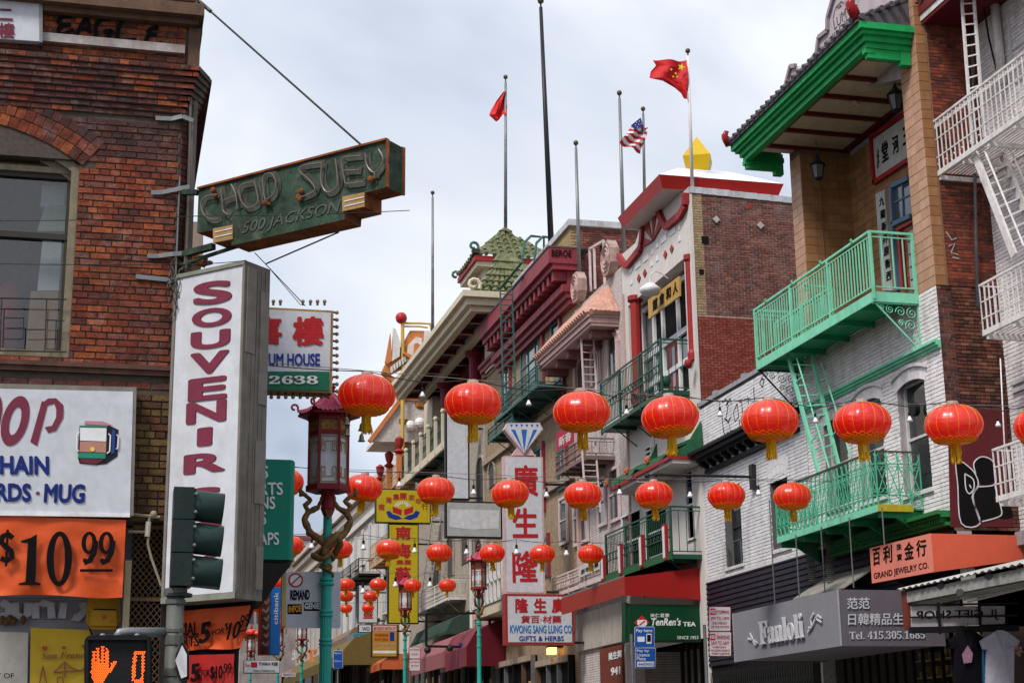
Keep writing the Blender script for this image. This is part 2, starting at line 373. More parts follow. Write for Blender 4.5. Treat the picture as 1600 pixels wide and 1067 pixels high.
# ============================================================ LEFT BRICK BUILDING
LY = 15.5; LF = cross(LY)
redb = [(.21, .05, .026), (.26, .06, .024), (.13, .034, .022), (.34, .09, .03), (.18, .05, .034), (.075, .024, .017), (.20, .072, .052), (.22, .043, .018), (.15, .033, .02), (.28, .07, .023)]
brickL = mat('old_red_brick', (.3, .07, .04), .85, var=.45, dirt=.8, dcol=(.02, .013, .011), scale=16, bump=.8, smear=.6, brick=redb, streak=False)
brickD = mat('sooty_red_brick', (.2, .06, .04), .85, var=.3, dirt=.85, dcol=(.03, .02, .018), scale=10, bump=.5, smear=.3, brick=[(.085, .026, .02), (.12, .034, .024), (.06, .022, .02), (.11, .045, .038), (.045, .022, .021)], streak=False)
brickY = mat('brown_yellow_brick', (.2, .12, .04), .85, var=.35, dirt=.6, scale=12, bump=.6, brick=[(.13, .075, .022), (.085, .05, .018), (.17, .10, .035), (.06, .032, .018), (.11, .04, .022)], streak=False)
mortarm = mat('mortar', (.085, .068, .055), .95, var=.3, dirt=.6, scale=20, bump=.4)
brownw = mat('brown_timber', (.12, .065, .04), .7, dirt=.5, var=.3)
tanw = mat('tan_timber', (.23, .19, .125), .6, dirt=.55, var=.2)
BL = thing('brick_building', (-3, LY, 0), 'old red brick corner building with corbelled cornice, arched window and souvenir shop', 'building')
xe = LF.px(281, 250)[0]
zt = LF.px(281, 200)[1]
win = (LF.px(-300, 400)[0], LF.px(116, 400)[0], LF.px(50, 556)[1], LF.px(50, 272)[1])
ztop = LF.px(150, 100)[1]; zroof = LF.px(150, -60)[1]
shopz = LF.px(100, 812)[1]
wm = MB(); wallslab(LF, -9, xe, shopz, zroof, [(win[0], win[1], win[2], win[3]+.18)], 0, -.3, mortarm, BL, mb=wm)
# chamfer, street side and back as closed solid
wm.prism([V(xe, LY, 0), V(xe+.12, LY+.12, 0), V(xe+.12, LY+30, 0), V(-9, LY+30, 0), V(-9, LY+.9, 0), V(xe, LY+.9, 0)], V(0, 0, zroof))
wm.build('wall', mortarm, BL)
# arch
arcx = (win[0]+win[1])/2; arcw = (win[1]-win[0])/2+.03
za = LF.px(117, 259)[1]; zc_ = LF.px(0, 236)[1]-LF.px(0, 259)[1]+za
rise = .42; Rr = (arcw**2+rise**2)/(2*rise); zcen = za+rise-Rr; a0 = math.asin(arcw/Rr)
def arch_ring(r0, r1, m, off):
    k = int((2*a0)*r0/.092)
    for i in range(k):
        t0 = -a0+(2*a0)*i/k+.0012; t1 = -a0+(2*a0)*(i+1)/k-.0012
        if arcx+math.sin(t1)*r0 < LF.px(-70, 250)[0]: continue
        mb = MB(); q = []
        for n in (0, .014+random.uniform(0, .008)):
            for (t, r) in ((t0, r0), (t1, r0), (t1, r1), (t0, r1)): q.append(LF.P(arcx+math.sin(t)*r, zcen+math.cos(t)*r, n))
        mb.hexa(q); mb.build('arch_brick', m, BL)
arch_ring(Rr, Rr+.115, brickL, 0); arch_ring(Rr+.122, Rr+.235, brickL, 0); arch_ring(Rr+.242, Rr+.33, brickD, 0)
def zarch(u):
    d = (u-arcx)/(Rr+.335)
    return zcen+math.sqrt(max(0, 1-d*d))*(Rr+.335) if abs(u-arcx) < arcw+.08 else -9
bz0 = LF.px(150, 572)[1]; ux = LF.px(-60, 400)[0]
ztb = LF.px(150, 178)[1]
zsoot = bz0+.0675*int((LF.px(150, 236)[1]-bz0)/.0675)
bricks(BL, LF, ux, xe-.004, zsoot, ztb, brickD, keep=lambda u, z: z > zarch(u), headers=4, l=.2)
bricks(BL, LF, ux, xe-.004, bz0, zsoot, brickL, holes=[(-20, win[1]+.0, win[2]-.02, za)], keep=lambda u, z: z > zarch(u) or z < za-.02, indiv=300, near=(0, 6.5), headers=6, l=.2)
# corbelled courses, each stepping out above the last
nz = 9; h = (ztop-ztb)/nz
for i in range(nz):
    z0 = ztb+i*h; n1 = .012+.019*i; ue = xe+.02*(i+1)*.95
    m = MB(); m.fb(LF, -9, ue-.012, z0, z0+h-.004, -.3, n1); m.prism([V(ue-.012, LY-n1, z0), V(ue+.11, LY+.1, z0), V(ue+.11, LY+6, z0), V(xe, LY+6, z0), V(xe, LY-n1, z0)], V(0, 0, h-.004)); m.build('corbel_course', mortarm, BL)
    bm_ = brickD if 1 < i else brickL
    u = ux-random.random()*.1; 
    while u < ue:
        e_ = min(u+(.1 if i in (8, 3) else .2), ue); b = MB(); dd = random.uniform(.008, .018)
        b.fb(LF, u+.004, e_-.004, z0+.006, z0+h-.008, n1, n1+dd)
        b.build('brick', random.choice([brickL, brickD, brickD]), BL); u = e_
    bb = MB(); u = LY
    for k in range(22):
        bb.box(ue+.10, ue+.125, LY+.12+k*.21, LY+.12+k*.21+.2, z0+.006, z0+h-.012)
    bb.build('brickwork', brickD, BL, kind='stuff')
# chamfer bricks
cb = MB(); CFm = Frame((xe, LY, 0), (1, 1, 0), (1, -1, 0))
for k in range(60):
    z0 = bz0+k*.0675
    if z0 > ztb: break
    cb.fb(CFm, .006, .164, z0, z0+.058, 0, .01+random.random()*.006)
cb.build('brickwork', brickD, BL, kind='stuff')
# frieze above the corbels: stone strip, graffiti field, timber cornice
fz0 = LF.px(150, 88)[1]; m = MB(); z1 = LF.px(150, 66)[1]
s1 = MB(); s1.fb(LF, LF.px(63, 75)[0], LF.px(288, 88)[0], LF.px(175, 83)[1], LF.px(175, 70)[1], .1, .15); s1.build('stone_strip', mat('pale_stone', (.42, .38, .36), .8, var=.25, dirt=.7, dcol=(.2, .1, .06), scale=8), BL)
fu1 = LF.px(291, 60)[0]
FR = MB(); FR.fb(LF, -9, fu1+.02, ztop, zroof, -.3, .09); FR.prism([V(fu1, LY-.05, ztop), V(fu1+.12, LY+.1, ztop), V(fu1+.12, LY+6, ztop), V(xe, LY+6, ztop)], V(0, 0, zroof-ztop)); FR.build('frieze', mortarm, BL)
bricks(BL, LF, ux, fu1, ztop+.04, LF.px(180, 32)[1], brickL, n=.09, indiv=0, headers=0)
c = MB(); zz = LF.px(290, 42)[1]; cu = LF.px(316, 60)[0]
c.fb(LF, -9, cu, zz, zz+.13, -.3, .3); c.fb(LF, -9, cu-.05, zz-.06, zz, -.3, .2); c.fb(LF, -9, cu-.07, zz+.13, zz+.5, -.3, .22); c.box(fu1, cu, LY, LY+6, zz-.06, zz+.13)
c.build('cornice', brownw, BL)
bricks(BL, LF, ux, cu-.1, zz+.17, zz+.5, brickD, n=.22, headers=0)
pp = MB(); pp.box(fu1+.02, fu1+.14, LY-.12, LY+5, ztop+.02, zz-.06); pp.build('timber_panel', brownw, BL)
# lower ledge
lm = MB(); z0 = LF.px(150, 572)[1]; lm.fb(LF, -9, xe+.01, z0-.03, z0+.015, 0, .075); lm.fb(LF, -9, xe, z0-.08, z0-.03, 0, .05); lm.build('ledge', mat('ledge', (.10, .05, .035), .8, dirt=.6, var=.3), BL)
bricks(BL, LF, ux, xe, LF.px(150, 606)[1], z0-.08, brickD, headers=0, l=.23, h=.075)
bricks(BL, LF, LF.px(200, 700)[0], xe, shopz, LF.px(150, 606)[1], brickY, headers=3, l=.2, h=.073, d=.02, indiv=60)
# window
fr = MB(); wz0, wz1 = win[2], za
fr.fb(LF, win[1]-.075, win[1], wz0, wz1, -.2, -.03); fr.fb(LF, win[0], win[0]+.075, wz0, wz1, -.2, -.03)
fr.fb(LF, win[0], win[1], wz0, wz0+.07, -.2, -.02)
N_ = 18
for (r0, r1, n1) in ((Rr-.10, Rr-.004, -.04), (Rr-.17, Rr-.10, -.1)):
    for i in range(N_):
        t0 = -a0+2*a0*i/N_; t1 = -a0+2*a0*(i+1)/N_; q = []
        for n in (-.2, n1):
            for (t, r) in ((t0, r0), (t1, r0), (t1, r1), (t0, r1)): q.append(LF.P(arcx+math.sin(t)*r, zcen+math.cos(t)*r, n))
        fr.hexa(q)
fr.fb(LF, win[0]+.07, win[1]-.07, wz1-.06, wz1+.0, -.2, -.09)
fr.build('window_frame', tanw, BL)
tz = MB(); tz.fb(LF, win[0]+.06, win[1]-.06, wz1, za+rise, -.22, -.2); tz.build('tympanum', tanw, BL)
um = LF.px(50, 362)[1]
sh = MB(); sh.fb(LF, win[0]+.075, win[1]-.075, um-.03, um+.03, -.19, -.11); sh.fb(LF, win[1]-.11, win[1]-.075, wz0+.07, wz1-.06, -.19, -.12); sh.fb(LF, win[0]+.075, win[0]+.11, wz0+.07, wz1-.06, -.19, -.12); sh.fb(LF, win[0]+.1, win[1]-.1, wz1-.11, wz1-.06, -.19, -.12)
sh.build('sash', mat('dark_sash', (.04, .034, .028), .6, dirt=.3), BL)
gl = bpy.data.materials.new('clear_glass'); gl.use_nodes = True; gt = gl.node_tree; gt.nodes.clear()
_o = N(gt, 'ShaderNodeOutputMaterial'); _t = N(gt, 'ShaderNodeBsdfTransparent'); _g = N(gt, 'ShaderNodeBsdfGlossy'); _g.inputs['Roughness'].default_value = .02
_m = N(gt, 'ShaderNodeMixShader'); _m.inputs[0].default_value = .07; gt.links.new(_t.outputs[0], _m.inputs[1]); gt.links.new(_g.outputs[0], _m.inputs[2]); gt.links.new(_m.outputs[0], _o.inputs[0]); _t.inputs[0].default_value = (.75, .77, .78, 1)
g = MB(); g.fb(LF, win[0]+.1, win[1]-.1, wz0+.07, wz1-.1, -.17, -.165); g.build('pane', gl, BL)
room = MB(); room.fb(LF, win[0], win[1], wz0-.1, wz1+.4, -1.6, -1.5); room.fb(LF, win[0]-.05, win[0], wz0, wz1+.3, -1.6, -.3); room.fb(LF, win[1], win[1]+.05, wz0, wz1+.3, -1.6, -.31)
room.build('room', mat('dim_room', (.02, .02, .021), .9), BL)
def flat_thing(name, F, pts, n, d, m, label, cat, group=None):
    mb = MB(); mb.prism([F.px3(x, y, n) for x, y in pts], F.n*d); return mb.build(name, m, None, label, cat, group)
card = mat('plywood', (.42, .25, .12), .7, var=.25, dirt=.2, scale=3)
paperw = mat('white_board', (.62, .64, .66), .7, dirt=.1)
t = flat_thing('plywood_board', LF, [(48, 455), (91, 455), (88, 550), (40, 550)], -.28, -.02, card, 'bare plywood board leaning inside the arched window', 'board')
flat_thing('white_sheet', LF, [(67, 372), (97, 372), (92, 454), (58, 454)], -.31, -.01, paperw, 'white sheet standing behind the lower window pane', 'sheet')
flat_thing('cardboard_box', LF, [(66, 290), (103, 290), (100, 325), (63, 323)], -.33, -.2, paperw, 'white printed carton stacked high inside the arched window', 'box')
flat_thing('carton', LF, [(70, 322), (103, 320), (102, 361), (58, 361)], -.3, -.2, mat('pale_green_carton', (.35, .4, .3), .7), 'pale green and white carton under the printed carton', 'box')
cl = MB(); cl.lathe(LF.px3(8, 552, -.45), [(.2, 0), (.19, .3), (.15, .55), (.08, .7), (.01, .74)], 12); cl.build('red_cloth', mat('red_cloth', (.16, .02, .03), .8), None, 'dark red cloth draped behind the window at lower left', 'cloth', smooth=True)
# window guard
gd = thing('window_guard', LF.px3(50, 552, .03), 'thin black iron guard rail across the foot of the arched window', 'grille')
for y in (466, 548): MB().bar(LF.px3(-90, y-2, .03), LF.px3(104, y+2, .03), .012).build('rail', ironm, gd)
for x, y0, y1 in ((73, 467, 549), (3, 466, 548), (-60, 466, 548)): MB().bar(LF.px3(x, y0, .03), LF.px3(x-3, y1, .03), .011).build('bar', ironm, gd)
for (a, b) in (((5, 497), (37, 497)), ((37, 497), (36, 530)), ((36, 530), (4, 530)), ((40, 515), (70, 515)), ((70, 500), (101, 501)), ((70, 530), (98, 530)), ((88, 500), (86, 547))):
    MB().bar(LF.px3(*a, .03), LF.px3(*b, .03), .01).build('crossbar', ironm, gd)
# graffiti EAGLE
gz = zc(0, 0, 3.557)
gm = mat('spray_black', (.008, .007, .007), .8, dirt=0, spec=.05)
strokes(LF, [(.042, [gz(*p) for p in L_]) for L_ in ([(400, 95), (350, 95), (325, 120), (350, 140), (395, 140)], [(350, 140), (325, 170), (345, 195), (410, 165)], [(425, 195), (480, 105), (500, 185)], [(445, 165), (500, 160)], [(610, 110), (560, 115), (530, 165), (560, 240), (625, 175), (575, 180)], [(680, 115), (655, 170), (665, 225), (755, 222)], [(880, 150), (835, 165), (830, 185), (870, 195)], [(830, 195), (810, 235), (850, 255), (900, 240)])], .03, gm, BL, 'graffiti', n=.116, sm=1)
# conduits and straps on the corner
cnd = thing('conduit', V(xe+.03, LY-.05, 4), 'grey steel conduit running down the corner of the brick building', 'pipe')
cn = MB(); cn.tube([LF.px3(298, 148, .05), LF.px3(296, 290, .05), LF.px3(291, 420, .05)], .014, 6); cn.build('pipe', mat('rusty_conduit', (.13, .11, .10), .6, .3, dirt=.6), cnd)
cn = MB(); cn.tube([LF.px3(281, 275, .03), LF.px3(275, 420, .03), LF.px3(262, 900, .03)], .01, 6); cn.build('pipe', galv, cnd)
cn = MB(); cn.tube([CFm.P(.12, 4.2, .05), CFm.P(.12, LF.px(285, 130)[1], .05)], .04, 8); cn.build('pipe', mat('rusty_conduit', (.1, .1, .1)), cnd)
for k, (pts, lb) in enumerate((([(243, 185), (268, 186), (285, 182), (302, 189)], 'topmost bent steel strap, just under the corbelled courses'), ([(236, 301), (252, 301), (285, 294), (296, 292)], 'bent steel strap level with the top of the green rusted sign'), ([(230, 400), (248, 400), (270, 397), (284, 396)], 'bent steel strap below the green rusted sign'), ([(212, 432), (262, 437), (262, 441), (274, 436)], 'long flat steel bracket beside the top of the tall white sign'))):
    s = MB(); P_ = [LF.px3(x, y, .03 if i < 2 else .06) for i, (x, y) in enumerate(pts)]
    for a, b in zip(P_, P_[1:]): s.bar(a, b, .012, .045)
    s.build('steel_strap', galv, None, lb, 'bracket', 'steel straps bolted to the brick corner')
# hanging wires tangle
tg = MB()
for k in range(14):
    x = 268+random.random()*22; y = 400+random.random()*40; pts = [LF.px3(x, y, .12)]
    for j in range(6): x += random.uniform(-7, 7); y += random.uniform(2, 16); pts.append(LF.px3(x, y, .12+random.uniform(-.05, .05)))
    tg.tube(pts, .005, 4)
tg.build('cable_tangle', mat('cable_grey', (.10, .09, .08), .6), None, 'tangle of loose old cables behind the tall white sign', 'cables', kind='stuff')
# ============================================================ signs on the left
redl = mat('sign_red', (.17, .026, .05), .5, dirt=.1)
bluel = mat('sign_blue', (.006, .018, .15), .5, dirt=.05)
signw = mat('sign_white', (.54, .55, .585), .35, dirt=.38, dcol=(.45, .42, .38), bump=.03)
framem = mat('sign_frame', (.20, .18, .155), .6, .2, dirt=.5, dcol=(.1, .07, .04), var=.2)
# top-left small sign
s = thing('sign_board', LF.px3(30, 68, .12), 'small white sign board with two red characters at the top left corner', 'sign')
mb = MB(); mb.prism([LF.px3(*p, .12) for p in ((-60, -2), (63, 6), (63, 71), (-60, 63))], LF.n*.09); mb.build('panel', signw, s)
mb = MB(); mb.prism([LF.px3(*p, .12) for p in ((62, 2), (67, 2), (67, 73), (62, 73))], LF.n*.1); mb.build('edge_trim', galv, s)
text('二', LF, (-2, 32), (20, 33), (-2, 14), redl, s, .212, .03); text('樓', LF, (-3, 60), (23, 61), (-3, 36), redl, s, .212, .03)
# SHOP sign
s = thing('shop_sign', LF.px3(100, 805, .1), 'white souvenir shop sign with cable car picture and blue lettering', 'sign')
mb = MB(); mb.prism([LF.px3(*p, .06) for p in ((-200, 598), (213, 609), (208, 808), (-200, 800))], LF.n*.12); mb.build('cabinet', framem, s)
mb = MB(); mb.prism([LF.px3(*p, .18) for p in ((-195, 603), (208, 612), (203, 803), (-195, 796))], LF.n*.006); mb.build('panel', signw, s)
mb = MB(); mb.prism([LF.px3(*p, .18) for p in ((-195, 797), (203, 802), (203, 808), (-195, 803))], LF.n*.02); mb.build('edge_trim', whitep, s)
h3 = zc(0, 580, 4)
def ering(F, c, r, ri, n, m, parent, name='lettering', k=28, lean=0., mb=None, depth=.006, warp=None):
    own = mb is None; mb = mb or MB(); O = []; I = []
    for i in range(k):
        a = 2*PI*i/k; y = math.sin(a); O.append((c[0]+math.cos(a)*r[0]-lean*y*r[1], c[1]+y*r[1])); I.append((c[0]+math.cos(a)*ri[0]-lean*y*ri[1], c[1]+y*ri[1]))
    for i in range(k):
        j = (i+1) % k; q = [F.px3(*p, n) for p in (O[i], O[j], I[j], I[i])]; mb.hexa(q+[p+F.n*depth for p in q])
    return mb.build(name, m, parent) if own else mb
ering(LF, h3(95, 310), (21, 39), (8.5, 22), .187, redl, s, lean=.22)
ering(LF, h3(-55, 300), (15, 39), (3, 24), .187, redl, s, lean=.22)
mb = MB()
for poly in ([(190, 440), (232, 465), (300, 200), (262, 185)], [(262, 200), (300, 170), (350, 168), (395, 210), (398, 250), (375, 225), (340, 200), (290, 215)], [(340, 200), (398, 240), (395, 290), (350, 370), (300, 384), (280, 350), (325, 340), (350, 290), (352, 240)]):
    mb.prism([LF.px3(*h3(*p), .187) for p in poly], LF.n*(.006+.001*len(mb.v)/40))
mb.build('lettering', redl, s)
text('KEYCHAIN', LF, (-82, 740), (77, 742), (-82, 710), bluel, s, .187, .045)
text('CARDS', LF, (-50, 782), (49, 784), (-50, 753), bluel, s, .187, .045); text('MUG', LF, (68, 785), (132, 786), (70, 755), bluel, s, .187, .045); text('*', LF, (56, 773), (62, 773), (56, 767), redl, s, .187)
cc = lambda pts, col, nm, n=.187, dp=.004: poly_on(LF, [h3(*p) for p in pts], mat('print_'+nm, col, .5, dirt=.05, bump=0), s, 'cable_car_picture', n, dp)
cc([(497, 340), (683, 340), (740, 365), (735, 530), (665, 578), (600, 585), (497, 575), (487, 540)], (.01, .01, .015), 'black')
cc([(530, 310), (640, 312), (705, 338), (650, 338), (527, 330)], (.5, .2, .25), 'pink', .192); cc([(497, 338), (672, 340), (672, 350), (497, 350)], (.02, .22, .14), 'green', .193)
cc([(500, 352), (666, 355), (664, 438), (500, 432)], (.7, .7, .7), 'pale', .193); cc([(500, 437), (664, 441), (662, 508), (497, 503)], (.42, .2, .15), 'brown', .193)
cc([(490, 508), (660, 512), (658, 545), (487, 541)], (.02, .3, .18), 'green', .193); cc([(700, 360), (720, 368), (716, 510), (695, 520)], (.02, .05, .2), 'navy', .193)
cc([(500, 545), (655, 550), (600, 582), (505, 570)], (.12, .02, .03), 'maroon', .193)
ering(LF, h3(578, 487), (3.6, 3.6), (.2, .2), .198, mat('print_yellow', (.7, .5, .08), .5), s, 'cable_car_picture', 12)
for pl in ([(497, 380), (480, 390), (478, 490), (492, 500)], [(678, 390), (690, 400), (685, 500), (668, 512)], [(728, 395), (740, 405), (735, 480), (725, 485)]): strokes(LF, [[h3(*p) for p in pl]], .012, whitep, s, 'cable_car_picture', n=.198)
# SOUVENIR sign
cx0 = xe+.02
SF = Frame((cx0, LY-.1, 0), (1, -1, 0), (-1, -1, 0)); SFo = SF
s = thing('souvenir_sign', SF.px3(310, 938), 'tall white blade sign reading SOUVENIR downwards in dark red', 'sign')
woodside = mat('weathered_cabinet', (.17, .15, .125), .75, var=.25, dirt=.6, dcol=(.08, .06, .04))
face = [(273, 431), (388, 407), (366, 938), (255, 941)]
P4 = [SF.px3(*p, 0) for p in face]; up_ = V(0, 0, 1)
ua = (SF.px(273, 431)[0]+SF.px(255, 941)[0])/2; ub = (SF.px(388, 407)[0]+SF.px(366, 938)[0])/2; za_, zb_ = SF.px(320, 938)[1], SF.px(330, 419)[1]
mb = MB(); mb.fb(SF, ua, ub, za_, zb_, -.36, 0); mb.build('cabinet', woodside, s)
mb = MB(); mb.fb(SF, ua+.035, ub-.03, za_+.06, zb_-.045, 0, .008); mb.build('face_panel', signw, s)
for a_ in ((ua, ua+.033, za_, zb_), (ub-.028, ub, za_, zb_)): mb = MB(); mb.fb(SF, *a_, 0, .02); mb.build('frame_strip', framem, s)
for a_ in ((ua, ub, za_, za_+.055), (ua, ub, zb_-.04, zb_)): mb = MB(); mb.fb(SF, *a_, .002, .024); mb.build('frame_strip', mat('sign_trim', (.21, .22, .17), .6, dirt=.5), s)
EF = Frame(SF.P(ub, 0, 0), -SF.n, SF.u)    # narrow end of the cabinet
for z0, z1, a_, b_ in ((za_+1.85, zb_-.25, .22, .34), (za_+.9, za_+1.5, .2, .35), (za_+.1, za_+.5, .25, .35), (zb_-.9, zb_-.05, .02, .15)):
    mb = MB(); mb.fb(EF, a_, b_, z0, z1, 0, .012); mb.build('tin_patch', framem, s)
for k in range(5): mb = MB(); mb.fb(EF, .05+.06*k, .056+.06*k, za_+.05, zb_-.05, 0, .008); mb.build('seam', framem, s)
LTRS = [('S', 438, 477, 302, 363), ('O', 480, 512, 300, 362), ('U', 515, 546, 298, 360), ('V', 548, 585, 297, 358), ('E', 588, 627, 294, 355), ('N', 625, 662, 291, 354), ('I', 667, 697, 308, 332), ('R', 706, 740, 287, 352), ('S', 760, 795, 284, 347), ('H', 803, 835, 281, 346), ('O', 848, 878, 280, 343)]
RES[0] = 8
for (c, y0, y1, x0, x1) in LTRS:
    sl = (x1-x0)*.09
    text(c, SF, (x0, y1+sl*.3), (x1, y1-sl*.9), (x0+1, y0+sl*.9), redl, s, .009, .05)
RES[0] = 3
# CHOP SUEY sign
g5 = zc(250, 180, 3.557)
oxid = mat('verdigris_tin', (.025, .052, .032), .7, var=.7, dirt=1., dcol=(.022, .014, .01), smear=.25, scale=4.5, bump=.4)
rust = mat('rust', (.20, .06, .018), .9, var=.6, dirt=.6, scale=5, bump=.6)
s = thing('rusted_sign', SF.px3(460, 360), 'rusted dark green metal blade sign with dead neon tubes reading CHOP SUEY', 'sign')
ol = [(310.4, 295), (605.6, 218), (604.8, 292.5), (570.8, 301), (570.5, 323.4), (539, 331), (538, 343), (361.6, 383.8), (362, 374), (334, 380), (334, 360), (307.6, 364)]
mb = MB(); pf = [SF.px3(*p) for p in ol]; k = len(pf); bk = SF.n*-.26
mb.add(pf+[p+bk for p in pf], [tuple(range(k)), tuple(range(k, 2*k))[::-1]]); mb.add(pf+[p+bk for p in pf], [(i, (i+1) % k, k+(i+1) % k, k+i) for i in (0, 1)]+[(k-1, 0, k, 2*k-1)])
mb.cur = 1; mb.add(pf+[p+bk for p in pf], [(i, (i+1) % k, k+(i+1) % k, k+i) for i in range(2, k-1)])
mb.build('cabinet', [oxid, rust], s)
mb = MB(); mb.bar(pf[0]+SF.n*.01, pf[1]+SF.n*.01, .03, .02); mb.bar(pf[0]+bk, pf[1]+bk, .03, .02); mb.bar(pf[1]+V(0, 0, 0), pf[2], .03, .03); mb.bar(pf[1]+bk, pf[2]+bk, .03, .03); mb.build('rim', rust, s)
for q in ([(334, 357.7), (364.7, 352), (364.7, 374), (334, 380)], [(536, 308), (570.5, 301), (570.5, 323.4), (536, 331)]): poly_on(SF, q, mat('tan_patch', (.33, .2, .08), .7, var=.2, dirt=.3), s, 'vent_panel', .002, .012)
for q in ([(336, 363), (363, 357)], [(336, 371), (363, 365)], [(538, 315), (569, 308)], [(538, 323), (569, 316)]): strokes(SF, [q], .008, whitep, s, 'slot', n=.016)
pale = mat('dead_letter_paint', (.052, .058, .05), .7, var=.6, dirt=1., dcol=(.05, .045, .03), scale=9)
tubem = mat('neon_tube', (.16, .13, .095), .3, dirt=.6, bump=0)
NEON = [[(320, 440), (250, 455), (228, 500), (250, 560), (300, 580), (330, 570)], [(335, 410), (345, 480), (350, 530), (380, 555)], [(395, 385), (420, 440), (430, 520)], [(345, 480), (420, 450)], [(525, 370), (445, 395), (450, 470), (490, 515), (545, 480), (525, 370)], [(590, 490), (575, 420), (575, 340), (620, 325), (645, 380), (630, 440), (590, 470)], [(905, 265), (800, 280), (775, 310), (830, 360), (860, 420), (770, 460)], [(900, 265), (895, 370), (930, 430), (985, 390), (975, 245)], [(1120, 225), (1030, 235), (1010, 260), (1025, 350), (1040, 380), (1130, 370)], [(1015, 310), (1110, 305)], [(1140, 210), (1150, 280), (1195, 320), (1240, 250), (1215, 190)], [(1195, 320), (1190, 350)]]
for i, l in enumerate(NEON): strokes(SF, [(.075, [g5(x+14, y+4) for x, y in l])], .07, pale, s, 'painted_letter', n=.002+.0005*i, sm=1)
for l in NEON:
    mb = MB(); mb.tube([SF.px3(*p, .05) for p in smooth([g5(*p) for p in l])], .008, 5); mb.build('neon_tube', tubem, s)
text('500 JACKSON', SF, (376, 371), (526, 337), (376, 349), mat('old_tin_letter', (.09, .09, .08), .6, dirt=.8, dcol=(.05, .04, .03)), s, .003, .0, shear=.05)
for (x, y) in ((330, 302), (420, 320), (470, 312), (586, 278), (470, 304)):
    for k in range(7):
        q = SF.px3(x+random.uniform(-7, 7), y+random.uniform(-5, 5), .04); mb = MB(); mb.ball(q, random.uniform(.015, .035), 6) ; mb.build('tube_socket', rust, s) if k < 2 else None
mb = MB(); mb.bar(SF.px3(286, 301), SF.px3(310, 301), .05); mb.bar(SF.px3(286, 398, -.1), SF.px3(334, 385, -.1), .06); mb.bar(V(xe+.05, LY, SF.px(300, 404)[1]), SF.px3(380, 382, -.2), .03); mb.build('support_arm', oxid, s)
mb = MB(); mb.bar(SF.px3(285, 400, -.2), SF.px3(320, 410, -.25), .07, .1); mb.bar(SF.px3(318, 413, -.2), SF.px3(330, 410, -.2), .05, .03); mb.build('support_arm', rust, s)
# wires at the left
def wire(name, pts, r, label, m=None, sag=0.):
    mb = MB(); P_ = []
    for a, b in zip(pts, pts[1:]):
        for i in range(9): t = i/8; q = a.lerp(b, t); q = q-V(0, 0, sag*4*t*(1-t)); P_.append(q) if not P_ or (P_[-1]-q).length > 1e-4 else None
    mb.tube(P_, r, 5); return mb.build(name, m or ironm, None, label, 'wire')
wire('guy_wire', [SF.px3(305, -3, .0), SF.px3(567, 229, -.13)], .011, 'black guy wire running down to the top of the rusted green sign')
mb = MB(); a_ = SF.px3(305, -3); b_ = SF.px3(567, 229, -.13); mb.tube([a_.lerp(b_, .03), a_.lerp(b_, .1)], .022, 6); mb.build('turnbuckle', ironm, None, 'black turnbuckle near the top of the guy wire', 'turnbuckle')
wire('guy_wire', [SF.px3(529, 363, -.1), SF.px3(416, 412, -.3)], .008, 'dark wire from under the rusted sign to the tall white sign')
NW = cross(10)
wire('overhead_cable', [NW.px3(-30, 345), NW.px3(300, 338), NW.px3(640, 329)], .003, 'thin dark cable crossing the brick wall at arched window height', sag=.01)
wire('overhead_cable', [NW.px3(-30, 412), NW.px3(300, 413), NW.px3(385, 407)], .003, 'lower thin dark cable crossing the brick wall', sag=.005)
FW = cross(24)
wire('guy_wire', [FW.px3(398, 395), FW.px3(477, 478)], .008, 'thin wire down to the top edge of the bulb-edged white sign')
wire('guy_wire', [FW.px3(424, 423), FW.px3(470, 477)], .006, 'second thin wire to the bulb-edged white sign, just left of the other')
# ============================================================ orange banners and shop goods
def cloth(F, tl, tr, br, bl, n, m, parent, name, nx=30, nz=14, amp=.02, fr=(3.1, 2.3), th=0):
    A, B, C, D = [F.px3(*p, n) for p in (tl, tr, br, bl)]; mb = MB(); vs = []
    def w(s, t): return F.n*(amp*(math.sin(fr[0]*6.28*(s+.35*t))+.6*math.sin(fr[1]*9*(s*.6-t)+1)+.5*math.sin(21*(s*.8+t))))*(.25+.75*t)
    for j in range(nz+1):
        for i in range(nx+1):
            s, t = i/nx, j/nz; p = A.lerp(B, s).lerp(D.lerp(C, s), t); e = w(s, t); vs.append(p+e+V(0, 0, -.012*math.sin(s*9)*t))
    fs = [(j*(nx+1)+i, (j+1)*(nx+1)+i, (j+1)*(nx+1)+i+1, j*(nx+1)+i+1) for j in range(nz) for i in range(nx)]
    k = len(vs); mb.add(vs+[v-F.n*.004 for v in vs], fs+[tuple(k+q for q in f[::-1]) for f in fs])
    return mb.build(name, m, parent, smooth=True), w
orange = mat('orange_vinyl', (.62, .085, .018), .45, var=.1, dirt=.25, dcol=(.30, .03, .01), bump=.3, scale=2.5)
inkm = mat('banner_ink', (.006, .005, .006), .6, dirt=0, bump=0, spec=.06)
s = thing('price_banner', LF.px3(100, 930, .2), 'large orange vinyl banner reading $10.99 below the white shop sign', 'banner')
cloth(LF, (-90, 802), (197, 812), (191, 932), (-90, 929), .17, orange, s, 'banner_cloth', 40, 14, .012)
b1 = zc(0, 780, 3.719); NB = .215
poly_on(LF, [b1(*p) for p in ((122, 240), (180, 222), (215, 200), (206, 478), (235, 486), (238, 498), (108, 498), (110, 486), (148, 478), (162, 255), (122, 250))], inkm, s, 'numeral', NB)
ering(LF, b1(345, 345), (20, 43), (8.5, 35.5), NB, inkm, s, 'numeral', 32, .02)
